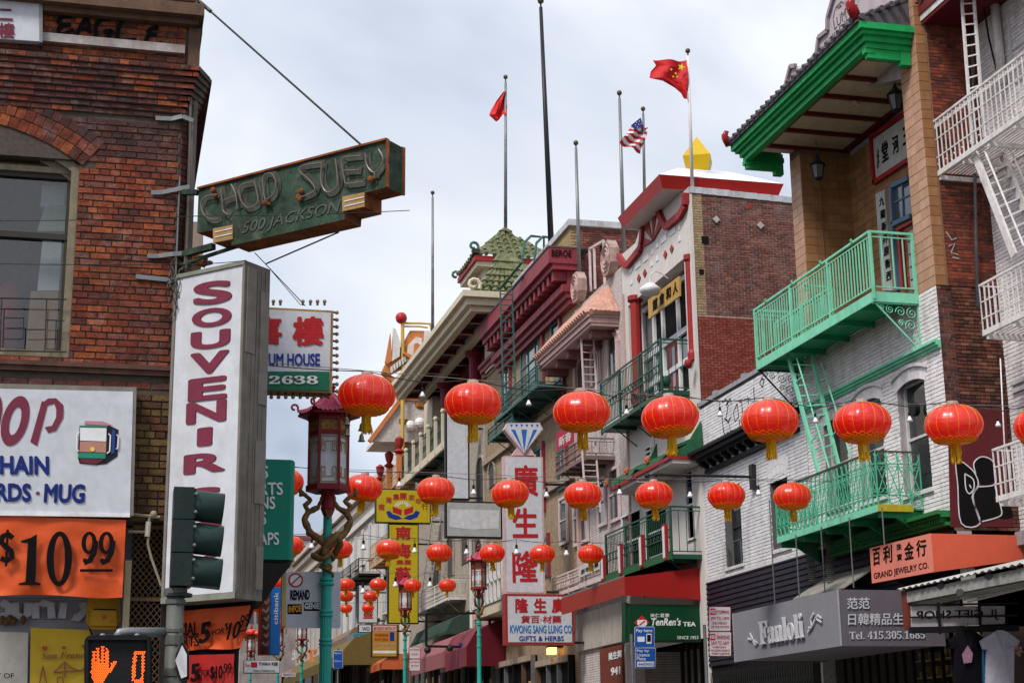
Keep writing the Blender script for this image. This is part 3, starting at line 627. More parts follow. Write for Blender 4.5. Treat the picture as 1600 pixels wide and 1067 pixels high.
for cx in (518, 618):
    mb = ering(LF, b1(cx, 252), (12, 17.5), (4.8, 12.5), NB, inkm, s, mb=MB(), lean=.03); st = [b1(cx+38, 240), b1(cx+30, 310), b1(cx+5, 355), b1(cx-30, 368)]
    mb.build('numeral', inkm, s); strokes(LF, [(.05, st)], .05, inkm, s, 'numeral', n=NB+.002); ering(LF, b1(cx-25, 355), (3.2, 4), (.1, .1), NB, inkm, s, 'numeral', 12)
poly_on(LF, [b1(*p) for p in ((465, 404), (655, 404), (655, 420), (465, 420))], inkm, s, 'underline', NB)
strokes(LF, [(.05, [b1(*p) for p in ((75, 225), (45, 200), (15, 215), (8, 250), (35, 275), (65, 300), (70, 335), (40, 358), (5, 340))]), (.022, [b1(*p) for p in ((45, 175), (35, 388))])], .05, inkm, s, 'numeral', n=NB)
# shop window under the banner
SB = thing('shop_window', LF.px3(90, 1100, -.2), 'souvenir shop window with pegboard and faded mirrored lettering under the orange banner', 'shop window')
peg = mat('pegboard', (.34, .34, .37), .6, dirt=.3, var=.08)
mb = MB(); mb.fb(LF, LF.px(-300, 950)[0], LF.px(205, 950)[0], 0, shopz, -.5, -.45); mb.build('pegboard', peg, SB)
ph = MB()
for i in range(46):
    for j in range(16):
        x = 2+i*4.1; y = 934+j*4.2
        if x > 135: continue
        q = LF.px3(x, y, -.449); ph.fb(LF, q.x-.004, q.x+.004, q.z-.004, q.z+.004, -.45, -.447)
ph.build('peg_holes', darkm, SB, kind='stuff')
wl_m = mat('faded_lettering', (.47, .47, .5), .6, dirt=.1)
strokes(LF, [(.07, [b1(*p) for p in l]) for l in ([(5, 620), (25, 600), (50, 620), (50, 660), (20, 680), (0, 670)], [(90, 600), (92, 665), (130, 690), (160, 665), (162, 600)], [(205, 600), (207, 690)], [(300, 690), (295, 610), (250, 600), (240, 620)], [(370, 600), (360, 690)], [(480, 600), (490, 650), (450, 690), (425, 680)])], .07, wl_m, SB, 'lettering', n=-.4)
lat = MB(); darkbox = MB(); lu0, lu1 = LF.px(205, 900)[0], LF.px(262, 900)[0]; lz = LF.px(230, 1100)[1]
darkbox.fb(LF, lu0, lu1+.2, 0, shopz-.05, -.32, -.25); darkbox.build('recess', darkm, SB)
mb = MB(); mb.fb(LF, lu0-.06, lu0, 0, LF.px(195, 875)[1], -.1, 0); mb.build('post', mat('cream_post', (.36, .29, .17), .6, dirt=.3), SB)
G = thing('folding_grille', V((lu0+lu1)/2, LY, 0), 'rusty brown diamond lattice security grille beside the shop window', 'grille')
grm = mat('rusty_grille', (.12, .07, .03), .7, dirt=.5)
mb = MB(); zt_ = LF.px(230, 822)[1]; sp = .068; k = 0; w_ = lu1-lu0
z = 1.6
while z < zt_:
    for i in range(7):
        a = lu0+i*w_/6; 
        if i < 6:
            mb.bar(LF.P(a, z, -.1), LF.P(a+w_/6, z+sp, -.1), .008); mb.bar(LF.P(a, z+sp, -.105), LF.P(a+w_/6, z, -.105), .008)
    z += sp
mb.build('lattice', grm, G, kind='stuff')
for z in (zt_, LF.px(230, 935)[1], 1.7): mb = MB(); mb.fb(LF, lu0, lu1+.05, z-.015, z+.02, -.14, -.08); mb.build('rail', grm, G)
pv = thing('pipework', LF.px3(232, 900, .05), 'old beige gas pipe with valve between shop sign and tall white sign', 'pipe')
pm = mat('beige_pipe', (.28, .22, .15), .6, dirt=.4)
for pts, r in (([(205, 803), (250, 808)], .016), ([(200, 830), (230, 831)], .014), ([(236, 803), (233, 812), (231, 850), (236, 870), (252, 915)], .013)): mb = MB(); mb.tube([LF.px3(*p, .06) for p in pts], r, 6); mb.build('pipe', pm, pv)
mb = MB(); mb.tube([LF.px3(232, 815, .06), LF.px3(230, 838, .06)], .026, 8); mb.build('valve', mat('valve_white', (.5, .46, .38), .5), pv)
mb = MB(); mb.ball(LF.px3(240, 803, .06), .035, 8); mb.build('joint', pm, pv)
# goods
yel = mat('yellow_cotton', (.55, .36, .03), .8, dirt=.15, dcol=(.3, .18, .02), var=.08)
t = thing('souvenir_shirt', LF.px3(95, 1090, -.3), 'yellow San Francisco T-shirt printed with hearts and a bridge', 'T-shirt')
cloth(LF, (48, 980), (142, 984), (140, 1110), (46, 1110), -.3, yel, t, 'shirt_cloth', 20, 12, .006)
pr = mat('shirt_print', (.22, .08, .05), .7, bump=0)
text('𝑺𝒂𝒏 𝑭𝒓𝒂𝒏𝒄', LF, (65, 1029), (132, 1027), (65, 1019), pr, t, -.27, .0)
for x, y, r in ((70, 1012, 5), (100, 1011, 3.5), (131, 1009, 4)): poly_on(LF, [(x, y+r), (x-r, y-r*.2), (x-r*.5, y-r*.8), (x, y-r*.3), (x+r*.5, y-r*.8), (x+r, y-r*.2)], mat('heart_print', (.4, .06, .03), .7), t, 'print', -.27)
strokes(LF, [(.012, l) for l in ([(84, 1050), (95, 1040), (101, 1033), (110, 1042), (125, 1048), (135, 1040)], [(84, 1050), (135, 1046)], [(101, 1033), (102, 1058)], [(67, 1040), (62, 1067)], [(67, 1040), (73, 1067)], [(90, 1067), (90, 1058), (98, 1056), (99, 1067)])], .012, pr, t, 'print', n=-.27)
t = thing('pale_shirt', LF.px3(15, 1090, -.3), 'cream T-shirt with the printed word OF in the shop window corner', 'T-shirt')
cloth(LF, (-60, 985), (44, 988), (42, 1110), (-60, 1110), -.32, mat('cream_cotton', (.48, .44, .38), .8, dirt=.1), t, 'shirt_cloth', 16, 10, .006)
text('CITY OF', LF, (-26, 1059), (22, 1059), (-26, 1051), inkm, t, -.29, .01)
t = thing('yellow_backpack', LF.px3(160, 985, -.25), 'mustard yellow backpack hanging at the top right of the shop window', 'backpack')
mus = mat('mustard_canvas', (.38, .2, .015), .75, dirt=.2, var=.1)
mb = MB(); mb.prism([LF.px3(*p, -.32) for p in ((138, 932), (186, 932), (188, 972), (180, 985), (142, 984), (134, 972))], LF.n*.14); mb.build('bag', mus, t)
mb = MB(); mb.prism([LF.px3(*p, -.18) for p in ((142, 950), (182, 951), (183, 978), (140, 977))], LF.n*.04); mb.build('pocket', mus, t)
strokes(LF, [(.012, [(146, 951), (181, 952)])], .01, inkm, t, 'zip', n=-.135); poly_on(LF, [(163, 968), (159, 963), (161, 960), (163, 962), (165, 960), (167, 963)], mat('heart_print', (.4, .06, .03)), t, 'print', -.138)
for a, b in (((138, 975), (146, 998)), ((184, 975), (176, 998))): mb = MB(); mb.bar(LF.px3(*a, -.25), LF.px3(*b, -.25), .04, .015); mb.build('strap', inkm, t)
for i, (x, y) in enumerate(((3, 968), (9, 971), (15, 967), (21, 970), (36, 968))):
    mb = MB(); mb.ball(LF.px3(x, y, -.36), .03, 7, 1.5); mb.build('keyring_charm', mat('charm_brown', (.10, .05, .02), .5), None, 'dark keyring charm hanging under the mirrored lettering, '+('leftmost of the row', 'second from the left', 'third and middle one', 'fourth from the left', 'rightmost, a little apart')[i], 'keyring', 'keyring charms in the shop window')
# second banner pair (hung on the diagonal below the tall sign)
BF = SF.off(-.25)
s = thing('special_banner', BF.px3(310, 1020), 'slanted orange banner reading 5 FOR $10.99 under the tall white sign', 'banner')
cloth(BF, (258, 956), (392, 945), (377, 1010), (245, 1022), 0, orange, s, 'banner_cloth', 24, 10, .012)
text('SPECIAL', BF, (258, 996), (310, 992), (258, 975), inkm, s, .045, .02); text('T-SHIRTS', BF, (250, 1014), (311, 1009), (250, 997), inkm, s, .045, .01)
text('5', BF, (311, 1006), (327, 1003), (313, 973), inkm, s, .045, .04, shear=.1); text('FOR', BF, (331, 992), (350, 988), (331, 984), inkm, s, .045, .0, shear=.1)
text('$', BF, (352, 985), (357, 984), (352, 973), inkm, s, .045, .0); text('10', BF, (354, 1000), (373, 996), (357, 973), inkm, s, .045, .02, shear=.15); text('99', BF, (374, 981), (388, 978), (375, 961), inkm, s, .045, .0, shear=.15)
strokes(BF, [(.012, [(374, 986), (386, 983)])], .01, inkm, s, 'underline', n=.045)
s = thing('red_banner', BF.px3(330, 1090), 'dark red banner with black 5 FOR $10.99 below the slanted orange banner', 'banner')
cloth(BF, (292, 1023), (366, 1021), (365, 1100), (292, 1104), 0, mat('dark_red_vinyl', (.35, .015, .012), .5, dirt=.3), s, 'banner_cloth', 14, 8, .008)
text('5', BF, (298, 1066), (312, 1064), (299, 1037), inkm, s, .03, .04); text('FOR', BF, (315, 1056), (328, 1055), (315, 1046), inkm, s, .03, 0); text('$10', BF, (329, 1063), (348, 1062), (329, 1040), inkm, s, .03, .02); text('99', BF, (350, 1051), (362, 1050), (350, 1036), inkm, s, .03, .0)
MB().prism([BF.off(-.05).px3(*p) for p in ((245, 932), (398, 932), (368, 1016), (362, 1200), (245, 1200))], BF.n*-.05).build('doorway_dark_sheet', darkm, None, 'thin black sheet for the dark of the shop doorway behind the hanging banners', 'doorway')  # near-black sheet put in for the darkness of the shop interior
# ============================================================ traffic signal
TS = cross(11.0)
s = thing('traffic_signal', TS.px3(272, 1067)*1, 'dark green three-lens traffic signal on a grey pole seen from the side', 'traffic light')
tx = TS.px(272, 1000)[0]; polem = mat('pole_paint', (.10, .105, .095), .6, .2, dirt=.5)
z1 = TS.px(275, 925)[1]
mb = MB(); mb.tube([V(tx, 11, 0), V(tx, 11, z1)], .058, 12); mb.build('pole', polem, s, smooth=True)
for y, r, h in ((925, .075, .05), (940, .066, .03), (1000, .065, .06), (1050, .065, .05), (985, .064, .02)):
    z = TS.px(272, y)[1]; mb = MB(); mb.lathe(V(tx, 11, z), [(.01, -h/2), (r, -h/2), (r, h/2), (.01, h/2)], 12); mb.build('collar', polem, s)
sigm = mat('signal_green', (.012, .022, .02), .35, var=.25, dirt=.25, dcol=(.05, .05, .05)); visor = mat('visor_green', (.02, .045, .038), .35, dirt=.2)
xa, xb = TS.px(268, 840)[0], TS.px(300, 840)[0]; za1, zb1 = TS.px(284, 918)[1], TS.px(284, 764)[1]
hh = (zb1-za1)/3
for k in range(3):
    z = za1+k*hh
    mb = MB(); mb.box(xa, xb, 10.87, 11.11, z+.004, z+hh-.004); mb.box(xa+.02, xb+.012, 10.88, 11.10, z+.012, z+hh-.012); o = mb.build('signal_section', sigm, s)
    mb = MB(); zc0 = z+hh/2; L_ = .2; pts = []
    R0 = .105; kk = 18
    for (x, r) in ((xb+.012, R0*1.02), (xb+.012+L_, R0), (xb+.012+L_, R0-.006), (xb+.012, R0-.004)):
        for j in range(kk):
            a = 2*PI*j/kk; pts.append(V(x-(.0 if x < xb+.1 else .018*(.5-.5*math.sin(a))), 10.99+r*math.cos(a), zc0+r*math.sin(a)-(.02 if x > xb+.1 else 0)))
    mb.add(pts, [(i*kk+j, i*kk+(j+1) % kk, (i+1)*kk+(j+1) % kk, (i+1)*kk+j) for i in range(3) for j in range(kk)]); mb.build('visor', visor, o, smooth=True)
    mb = MB(); mb.prism([V(xb+.013, 10.99+(R0-.01)*math.cos(2*PI*j/16), zc0+(R0-.01)*math.sin(2*PI*j/16)) for j in range(16)], V(.01, 0, 0)); mb.build('lens', mat('dark_lens', (.02, .02, .02), .15), o)
    for zz_ in (z+.05, z+hh-.05): mb = MB(); mb.ball(V(xb+.012, 10.87, zz_), .013, 6); mb.build('latch', galv, o)
mb = MB(); mb.lathe(V(tx+.02, 11, za1-.06), [(.09, 0), (.09, .02), (.05, .03), (.05, .06)], 12); mb.build('mount', sigm, s)
# pedestrian signal
s = thing('pedestrian_signal', TS.px3(184, 1110), 'black pedestrian signal showing an orange hand and zero', 'pedestrian signal')
PF = TS.off(.25)
def rrect(F, x0, x1, y0, y1, r, n, d, m, parent, name):
    pts = []
    for (cx, cy, a) in ((x0+r, y0+r, 180), (x1-r, y0+r, 270), (x1-r, y1-r, 0), (x0+r, y1-r, 90)):
        for k in range(5): t = math.radians(a+k*22.5); pts.append((cx+r*math.cos(t), cy+r*math.sin(t)))
    mb = MB(); mb.prism([F.px3(x, y, n) for x, y in pts], F.n*d); return mb.build(name, m, parent)
rrect(PF, 132, 236, 995, 1099, 12, -.2, .2, blackm, s, 'housing')
fm_ = MB()
rrect(PF, 138, 230, 1001, 1094, 9, .0, .004, mat('signal_face', (.008, .008, .009), .5, dirt=0), s, 'face')
for (a, b) in (((132, 995), (236, 1001)),): rrect(PF, 134, 234, 996, 1000, 2, .0, .05, blackm, s, 'hood')
for xx in (134, 230): rrect(PF, xx, xx+4, 999, 1099, 1.5, 0, .05, blackm, s, 'hood')
ledm = mat('orange_led', (1, .10, .008), .4, var=0, dirt=0, bump=0, emit=1.0)
led = MB(); hz = zc(0, 780, 3.719)
def inpoly(x, y, P_):
    c_ = False; j = len(P_)-1
    for i in range(len(P_)):
        if (P_[i][1] > y) != (P_[j][1] > y) and x < (P_[j][0]-P_[i][0])*(y-P_[i][1])/(P_[j][1]-P_[i][1])+P_[i][0]: c_ = not c_
        j = i
    return c_
hand = [hz(*p) for p in ((527, 1000), (540, 880), (552, 882), (556, 950), (562, 950), (562, 862), (577, 862), (582, 945), (588, 945), (588, 850), (604, 850), (606, 945), (611, 945), (615, 862), (629, 864), (630, 965), (632, 980), (655, 938), (676, 940), (655, 985), (615, 1035), (602, 1067), (602, 1110), (540, 1110), (540, 1050))]
zero = [hz(*p) for p in ((778, 878), (842, 882), (834, 1062), (762, 1058))]; zin = [hz(*p) for p in ((796, 900), (824, 902), (818, 1040), (784, 1040))]
y = 1005.; r_ = 0
while y < 1092:
    x = 138.+(1.15 if r_ % 2 else 0)
    while x < 228:
        if inpoly(x, y, hand) or (inpoly(x, y, zero) and not inpoly(x, y, zin)):
            q = PF.px3(x, y, .005); led.add([q+V(.0052*math.cos(k*PI/3), 0, .0052*math.sin(k*PI/3)) for k in range(6)]+[q+V(0, -.003, 0)], [(i, 6, (i+1) % 6) for i in range(6)]+[(0, 1, 2, 3, 4, 5)])
        x += 3.0
    y += 2.6; r_ += 1
led.build('led_display', ledm, s, kind='stuff')
mb = MB(); z_ = TS.px(220, 987)[1]; P_ = [V(tx-.05, 11, z_), TS.px3(200, 987, .1), TS.px3(187, 988, .12), TS.px3(182, 998, .12)]; mb.tube(P_, .032, 10); mb.build('pipe_arm', galv, s, smooth=True)
for x in (160, 214): mb = MB(); mb.ball(PF.px3(x, 994, -.05), .022, 8); mb.build('bolt', galv, s)
# diamond sign on the pole
DF = Frame((tx+.05, 10.98, 0), (.42, .9, 0), (.9, -.42, 0))
DF = Frame(TS.px3(283, 1035, .1), (.28, -.96, 0), (.96, .28, 0))
s = thing('diamond_sign', TS.px3(284, 1075, .1), 'white diamond shaped sign with black border strapped to the signal pole', 'sign')
DG = TS.off(.12)
mb = MB(); mb.prism([DG.px3(284, 1003), DG.px3(270, 1031)+V(0, .1, 0), DG.px3(281, 1065), DG.px3(294, 1062)+V(0, -.05, 0), DG.px3(294, 1018)+V(0, -.05, 0)], V(.004, -.006, 0)); mb.build('plate', blackm, s)
mb = MB(); mb.prism([DG.px3(284, 1008, .012), DG.px3(274, 1031, -.06), DG.px3(283, 1059, .012), DG.px3(291, 1056, .05), DG.px3(291, 1022, .05)], V(.004, -.006, 0)); mb.build('face', signw, s)
# ============================================================ LUM BUILDING (tiled loggia, mint balconies)
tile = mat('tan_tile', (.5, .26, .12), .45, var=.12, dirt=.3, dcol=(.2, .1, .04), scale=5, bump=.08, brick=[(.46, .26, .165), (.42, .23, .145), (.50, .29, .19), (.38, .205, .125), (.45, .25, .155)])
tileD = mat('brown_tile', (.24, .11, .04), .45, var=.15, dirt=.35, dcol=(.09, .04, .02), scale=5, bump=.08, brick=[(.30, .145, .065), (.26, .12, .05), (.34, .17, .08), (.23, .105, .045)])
grout = mat('grout', (.22, .13, .08), .9)
wbrick = mat('white_painted_brick', (.66, .62, .62), .7, var=.1, dirt=.42, dcol=(.27, .20, .17), scale=9, bump=.5, brick=[(.78, .73, .74), (.82, .78, .78), (.74, .69, .69), (.80, .76, .77), (.66, .61, .61)])
wmort = mat('white_mortar', (.36, .33, .33), .9, var=.2, dirt=.5, dcol=(.15, .12, .11))
sidebrick = mat('dark_side_brick', (.14, .04, .03), .9, var=.4, dirt=.85, dcol=(.022, .016, .014), scale=7, bump=.6, brick=[(.11, .035, .025), (.16, .05, .03), (.07, .028, .022), (.05, .025, .02), (.2, .09, .06), (.09, .03, .025)])
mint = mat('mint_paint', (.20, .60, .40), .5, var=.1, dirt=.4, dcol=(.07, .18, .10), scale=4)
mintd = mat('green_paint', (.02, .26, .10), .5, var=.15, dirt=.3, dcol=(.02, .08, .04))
green = mat('bright_green_paint', (.012, .33, .085), .5, var=.15, dirt=.45, dcol=(.02, .12, .05), scale=3)
burg = mat('burgundy_paint', (.13, .012, .015), .5, dirt=.3)
ceilm = mat('loggia_ceiling', (.66, .50, .38), .7, dirt=.25, streak=False)
liche = mat('lilac_stucco', (.48, .41, .43), .8, dirt=.5, dcol=(.22, .18, .17), var=.1)
tilegrey = mat('grey_roof_tile', (.10, .09, .10), .55, var=.3, dirt=.4)
uN = RF.px(1450.6, 300)[0]; uF = RF.px(1237, 300)[0]; uL = RF.px(1253, 300)[0]; uR = RF.px(1422.5, 300)[0]
SW = Frame((XR, uN, 0), (1, 0, 0), (0, -1, 0)); XB = cross(uL).px(1330, 300)[0]; BW = Frame((XB, 0, 0), (0, 1, 0), (-1, 0, 0))
XW = SW.px(1549, 351)[0]+XR if False else cross(uN).px(1549, 351)[0]
zP = RF.px(1454.5, 450)[1]; zS = BW.px(1327, 237)[1]; zRoof = RF.px(1420, -60)[1]
zG = RF.px(1300, 880)[1]
LB = thing('tiled_building', V(XR+3, (uN+uF)/2, 0), 'building with tan tiled loggia, green eave, white brick storey and mint iron balconies', 'building')
wins = []
for (x0, yb0, x1, yb1, yt) in ((1287, 800, 1322, 785, 668), (1338, 790, 1377, 775, 640), (1402, 780, 1446, 762, 612)):
    a = RF.px(x0, yt)[0]; b = RF.px(x1, yt)[0]; wins.append((min(a, b), max(a, b), RF.px(x0, yb0)[1], RF.px(x0, yt)[1]+.0))
mb = MB(); wallslab(RF, uN, uF, 0, zP, [(w[0], w[1], w[2], w[3]+.12) for w in wins]+[(uN+.3, uF-.1, 0, zG-.8)], 0, -.3, wmort, LB, mb=mb)
mb.box(XB+.05, XR+14, uN, uF, zP, zRoof-.4); mb.box(XR+.3, XR+14, uN+.002, uF-.002, 3.7, zP); mb.box(XR+1.5, XR+14, uN, uF, 0, 3.7); mb.build('wall', wmort, LB)
near_ = (uN+1, 6.5)
def zarcf(w): 
    return lambda u: w[3]+.12*(1-((u-(w[0]+w[1])/2)/((w[1]-w[0])/2))**2)
bricks(LB, RF, uN+.005, uF-.02, zG, zP, wbrick, l=.22, h=.078, j=.008, d=.012, holes=[(w[0], w[1], w[2], w[3]+.1) for w in wins], indiv=180, near=near_, headers=5)
for w in wins:
    # arch hood with radial bricks, reveal, sash
    uc = (w[0]+w[1])/2; hw = (w[1]-w[0])/2; k = 11
    for i in range(k):
        t0 = -1+2*i/k; t1 = -1+2*(i+1)/k; f = lambda t: .13*(1-t*t)
        mb = MB(); q = []
        for n in (.0, .02): q += [RF.P(uc+t0*hw*1.12+.004, w[3]+f(t0)-.03, n), RF.P(uc+t1*hw*1.12-.004, w[3]+f(t1)-.03, n), RF.P(uc+t1*hw*1.2-.004, w[3]+f(t1)+.2, n), RF.P(uc+t0*hw*1.2+.004, w[3]+f(t0)+.2, n)]
        mb.hexa(q); mb.build('arch_brick', wbrick, LB)
    mb = MB()
    for i in range(k):
        t0 = -1+2*i/k; t1 = -1+2*(i+1)/k; f = lambda t: .14*(1-t*t); q = []
        for n in (.0, .07): q += [RF.P(uc+t0*hw*1.3, w[3]+f(t0)+.2, n), RF.P(uc+t1*hw*1.3, w[3]+f(t1)+.2, n), RF.P(uc+t1*hw*1.3, w[3]+f(t1)+.27, n), RF.P(uc+t0*hw*1.3, w[3]+f(t0)+.27, n)]
        mb.hexa(q)
    mb.build('hood_mould', mat('white_trim', (.62, .59, .59), .7, dirt=.4, dcol=(.25, .2, .18)), LB)
    window(RF, w[0], w[1], w[2], w[3]+.1, LB, mat('white_trim', (1, 1, 1)), glassm, n=-.16, bars=1, sill=mat('white_trim', (1, 1, 1)))
q = RF.px3(1433, 640, -.08); mb = MB(); mb.tube([q, q+V(-.1, 0, 0)], .13, 14); mb.build('fan_unit', blackm, None, 'round black ventilator set in the top of the window above the mint balcony', 'ventilator')
# piers
def tiled(F, u0, u1, z0, z1, m, n=0, nm='tile', l=.3, h=.2, ind=0):
    k = max(1, round((u1-u0)/l)); l_ = (u1-u0)/k; r = int((z1-z0)/h); me = unit_brick(l_-.006, h-.006, .008, m, F); pl = WLOC[LB.name]
    for j in range(r):
        for i in range(k):
            o = bpy.data.objects.new(nm, me); COL.objects.link(o); o.parent = LB; o.location = F.P(u0+(i+.5)*l_, z0+(j+.5)*h, n+random.uniform(-.0015, .0015))-pl
zTop = RF.px(1430, -30)[1]
mb = MB(); mb.box(XR, XB+.1, uR, uN, zP-.02, zTop); mb.build('pier', grout, LB); mb = MB(); mb.box(XR, XB+.1, uL, uF, zP-.02, zS+.4); mb.build('pier', grout, LB)
sw_w = SW.px(1466.5, 300)[0]
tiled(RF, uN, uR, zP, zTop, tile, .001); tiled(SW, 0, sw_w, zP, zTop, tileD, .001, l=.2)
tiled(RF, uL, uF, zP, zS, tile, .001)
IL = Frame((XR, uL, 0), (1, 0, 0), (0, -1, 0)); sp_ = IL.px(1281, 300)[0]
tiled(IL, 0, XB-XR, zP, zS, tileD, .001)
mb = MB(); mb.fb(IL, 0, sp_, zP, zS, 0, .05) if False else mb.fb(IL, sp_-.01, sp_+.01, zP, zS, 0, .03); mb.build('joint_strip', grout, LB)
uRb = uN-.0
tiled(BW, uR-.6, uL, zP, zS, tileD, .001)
mb = MB(); mb.box(XR, XB+.2, uN, uF, zP-.15, zP); mb.build('loggia_floor', grout, LB)
# side wall brick (faces the camera)
mb = MB(); mb.fb(SW, 0, XW-XR+.5, 0, zTop, -.3, -.002); mb.build('side_wall', mat('side_mortar', (.10, .07, .06), .9, dirt=.6), LB)
ws_ = SW.px(1477, 620)[0]
bricks(LB, SW, ws_, XW-XR+.4, zG, zP, sidebrick, l=.21, h=.073, d=.012, indiv=160, near=(.6, 9), headers=5)
bricks(LB, SW, 0, ws_, zG, zP, mat('worn_cream_brick', (.4, .34, .27), .9, var=.3, dirt=.7, scale=8, bump=.5, brick=[(.42, .36, .3), (.3, .24, .18), (.48, .42, .36)]), l=.12, h=.073, d=.014, headers=0)
bricks(LB, SW, sw_w+.03, XW-XR+.4, zP, zTop, mat('side_brick_red', (.2, .05, .03), .9, var=.35, dirt=.6, dcol=(.03, .02, .018), scale=7, bump=.6, brick=[(.19, .042, .025), (.26, .06, .03), (.13, .036, .026), (.08, .026, .022), (.23, .055, .03)]), l=.21, h=.073, d=.012, indiv=120, near=(.6, 12), headers=5)
# graffiti on side wall
mb = MB(); mb.prism([SW.px3(*p, .018) for p in ((1480, 640), (1573, 640), (1582, 823), (1485, 823))], SW.n*.002); mb.build('red_painted_panel', mat('old_red_paint', (.10, .012, .015), .7, dirt=.3), LB)
g8 = zc(1180, 560, 3.557)
blk = [[(1115, 570), (1160, 580), (1215, 640), (1240, 700), (1205, 770), (1245, 900), (1140, 920)], [(1260, 545), (1320, 570), (1335, 640), (1320, 690), (1260, 700), (1220, 640), (1225, 570)], [(1240, 710), (1340, 700), (1345, 750), (1370, 850), (1250, 910), (1245, 860), (1210, 770)], [(1340, 800), (1400, 790), (1430, 880), (1340, 880)]]
for i, b in enumerate(blk): poly_on(SW, smooth([g8(*p) for p in b+b[:1]])[:-1], mat('spray_black', (1, 1, 1)), LB, 'graffiti', .021+.001*i, .001)
for l in ([(1160, 580), (1115, 570), (1125, 700), (1145, 915), (1250, 915), (1205, 770), (1240, 700), (1215, 630), (1160, 580)], [(1225, 640), (1215, 580), (1260, 545), (1320, 570), (1335, 640), (1330, 700), (1240, 712)], [(1165, 640), (1210, 670), (1215, 720), (1190, 750), (1170, 720), (1165, 640)], [(1240, 712), (1210, 770), (1250, 910)], [(1330, 700), (1345, 760), (1370, 850), (1350, 880), (1260, 905)], [(1190, 700), (1200, 720)]):
    strokes(SW, [(.022, [g8(*p) for p in l])], .022, mat('spray_white', (.6, .58, .62), .7), LB, 'graffiti', n=.026, sm=1)
strokes(SW, [(.03, l) for l in ([(1478, 362), (1487, 375), (1495, 372)], [(1482, 385), (1492, 380), (1486, 395), (1497, 398)], [(1488, 402), (1498, 404)])], .03, mat('spray_pale', (.35, .3, .3), .8), LB, 'graffiti', n=.018)
# soffit
ec = .97; soff = zS
sf = MB(); sf.box(XR-ec+.1, XB, RF.px(1342, 63, ec)[0]-.2, uF-.05, soff+.05, soff+.1); sf.build('soffit', ceilm, LB)
ur1 = RF.px(1342, 86, ec-.1)[0]; ul1 = RF.px(1193, 225, ec-.1)[0]
for k in range(6):
    u = ur1+(ul1-ur1)*k/5
    mb = MB(); mb.box(XR-ec+.1, XB, u-.05, u+.05, soff-.03, soff+.05); mb.build('beam', burg, LB)
mb = MB(); mb.box(XR-ec+.05, XR-ec+.2, ur1, ul1, soff-.035, soff+.05); mb.box(XB-.15, XB, ur1, ul1, soff-.035, soff+.05); mb.build('edge_beam', burg, LB)
ea = RF.px(1342, 63, ec)[0]-.25; eb = RF.px(1165, 225, ec)[0]+.12
for k, (o_, z0, z1) in enumerate(((.06, 0, .12), (.12, .12, .24), (.2, .24, .32), (.27, .32, .46))):
    mb = MB(); x0 = XR-ec-o_+.05; mb.box(x0, x0+.16, ea-o_, eb+o_, soff+z0-.04, soff+z1-.043); mb.build('cornice_moulding', green, LB); mb = MB(); mb.box(x0+.161, XR-.02, ea-o_, ea-o_+.16, soff+z0-.04, soff+z1-.043); mb.build('cornice_moulding', green, LB); mb = MB(); mb.box(x0+.161, XR, eb+o_-.16, eb+o_, soff+z0-.04, soff+z1-.043); mb.build('cornice_moulding', green, LB)
for u in (ea-.03, eb-.07):
    for k, (x0, x1, z0) in enumerate(((XR-ec+.02, XR-.02, -.2), (XR-ec-.03, XR-ec+.16, -.14), (XR-.24, XR-.03, -.3))):
        mb = MB(); mb.box(x0, x1, u-.015*k, u+.12+.015*k, soff+z0-.04+(.04 if k == 1 else 0), soff-.045-.004*k); mb.build('bracket', green, LB)
zt0 = soff+.44; rx0 = XR-ec-.28
mb = MB(); mb.add([V(rx0, ea-.25, zt0), V(rx0, eb+.25, zt0), V(XR+.1, eb+.1, zt0+.62), V(XR+.1, ea-.1, zt0+.62), V(rx0, ea-.25, zt0-.03), V(rx0, eb+.25, zt0-.03), V(XR+.1, eb+.1, zt0-.03), V(XR+.1, ea-.1, zt0-.03)], [(0, 3, 2, 1), (4, 5, 6, 7), (0, 1, 5, 4), (2, 3, 7, 6), (1, 2, 6, 5), (3, 0, 4, 7)]); mb.build('roof_deck', tilegrey, LB)
nt_ = 24
for k in range(nt_):
    u = ea-.22+(eb-ea+.44)*(k+.5)/nt_
    p0 = V(rx0-.05, u, zt0+.05); p1 = V(XR+.08, u, zt0+.67)
    for j in range(3):
        a = p0.lerp(p1, j/3); b = p0.lerp(p1, (j+1)/3+.02); mb = MB(); mb.tube([a, b], .06, 8, rs=[.066, .056]); mb.build('roof_tile', tilegrey, LB)
for k in range(5):
    x = rx0+.1+k*.22; mb = MB(); mb.tube([V(x, ea-.32, zt0+.06+k*.11), V(x, ea+.05, zt0+.12+k*.11)], .062, 8); mb.build('roof_tile', tilegrey, LB)
dred = mat('dragon_red', (.30, .012, .015), .25, dirt=.2)
for (c, s_, lb) in ((V(rx0-.03, ea-.18, zt0+.18), 1.0, 'glossy red dragon ornament on the near corner of the green eave'), (V(rx0-.05, eb+.24, zt0+.08), .8, 'glossy red dragon ornament on the far corner of the green eave')):
    d = MB(); d.tube([c+V(.1, .05, -.1)*s_, c+V(0, 0, .05)*s_, c+V(-.06, -.02, .17)*s_, c+V(-.02, -.05, .28)*s_, c+V(.07, -.04, .3)*s_], .06, 8, rs=[.11*s_, .12*s_, .1*s_, .07*s_, .02*s_])
    for (dx, dy, dz) in ((-.14, 0, .22), (-.12, .08, .1), (.05, -.1, .12), (-.05, .1, .24), (.08, .06, .28), (-.14, -.06, .02), (0, .1, -.05)): d.tube([c+V(0, 0, .12)*s_, c+V(dx, dy, dz)*s_], .03, 5, rs=[.05*s_, .015*s_])
    d.build('dragon_ornament', dred, None, lb, 'ornament', smooth=True)
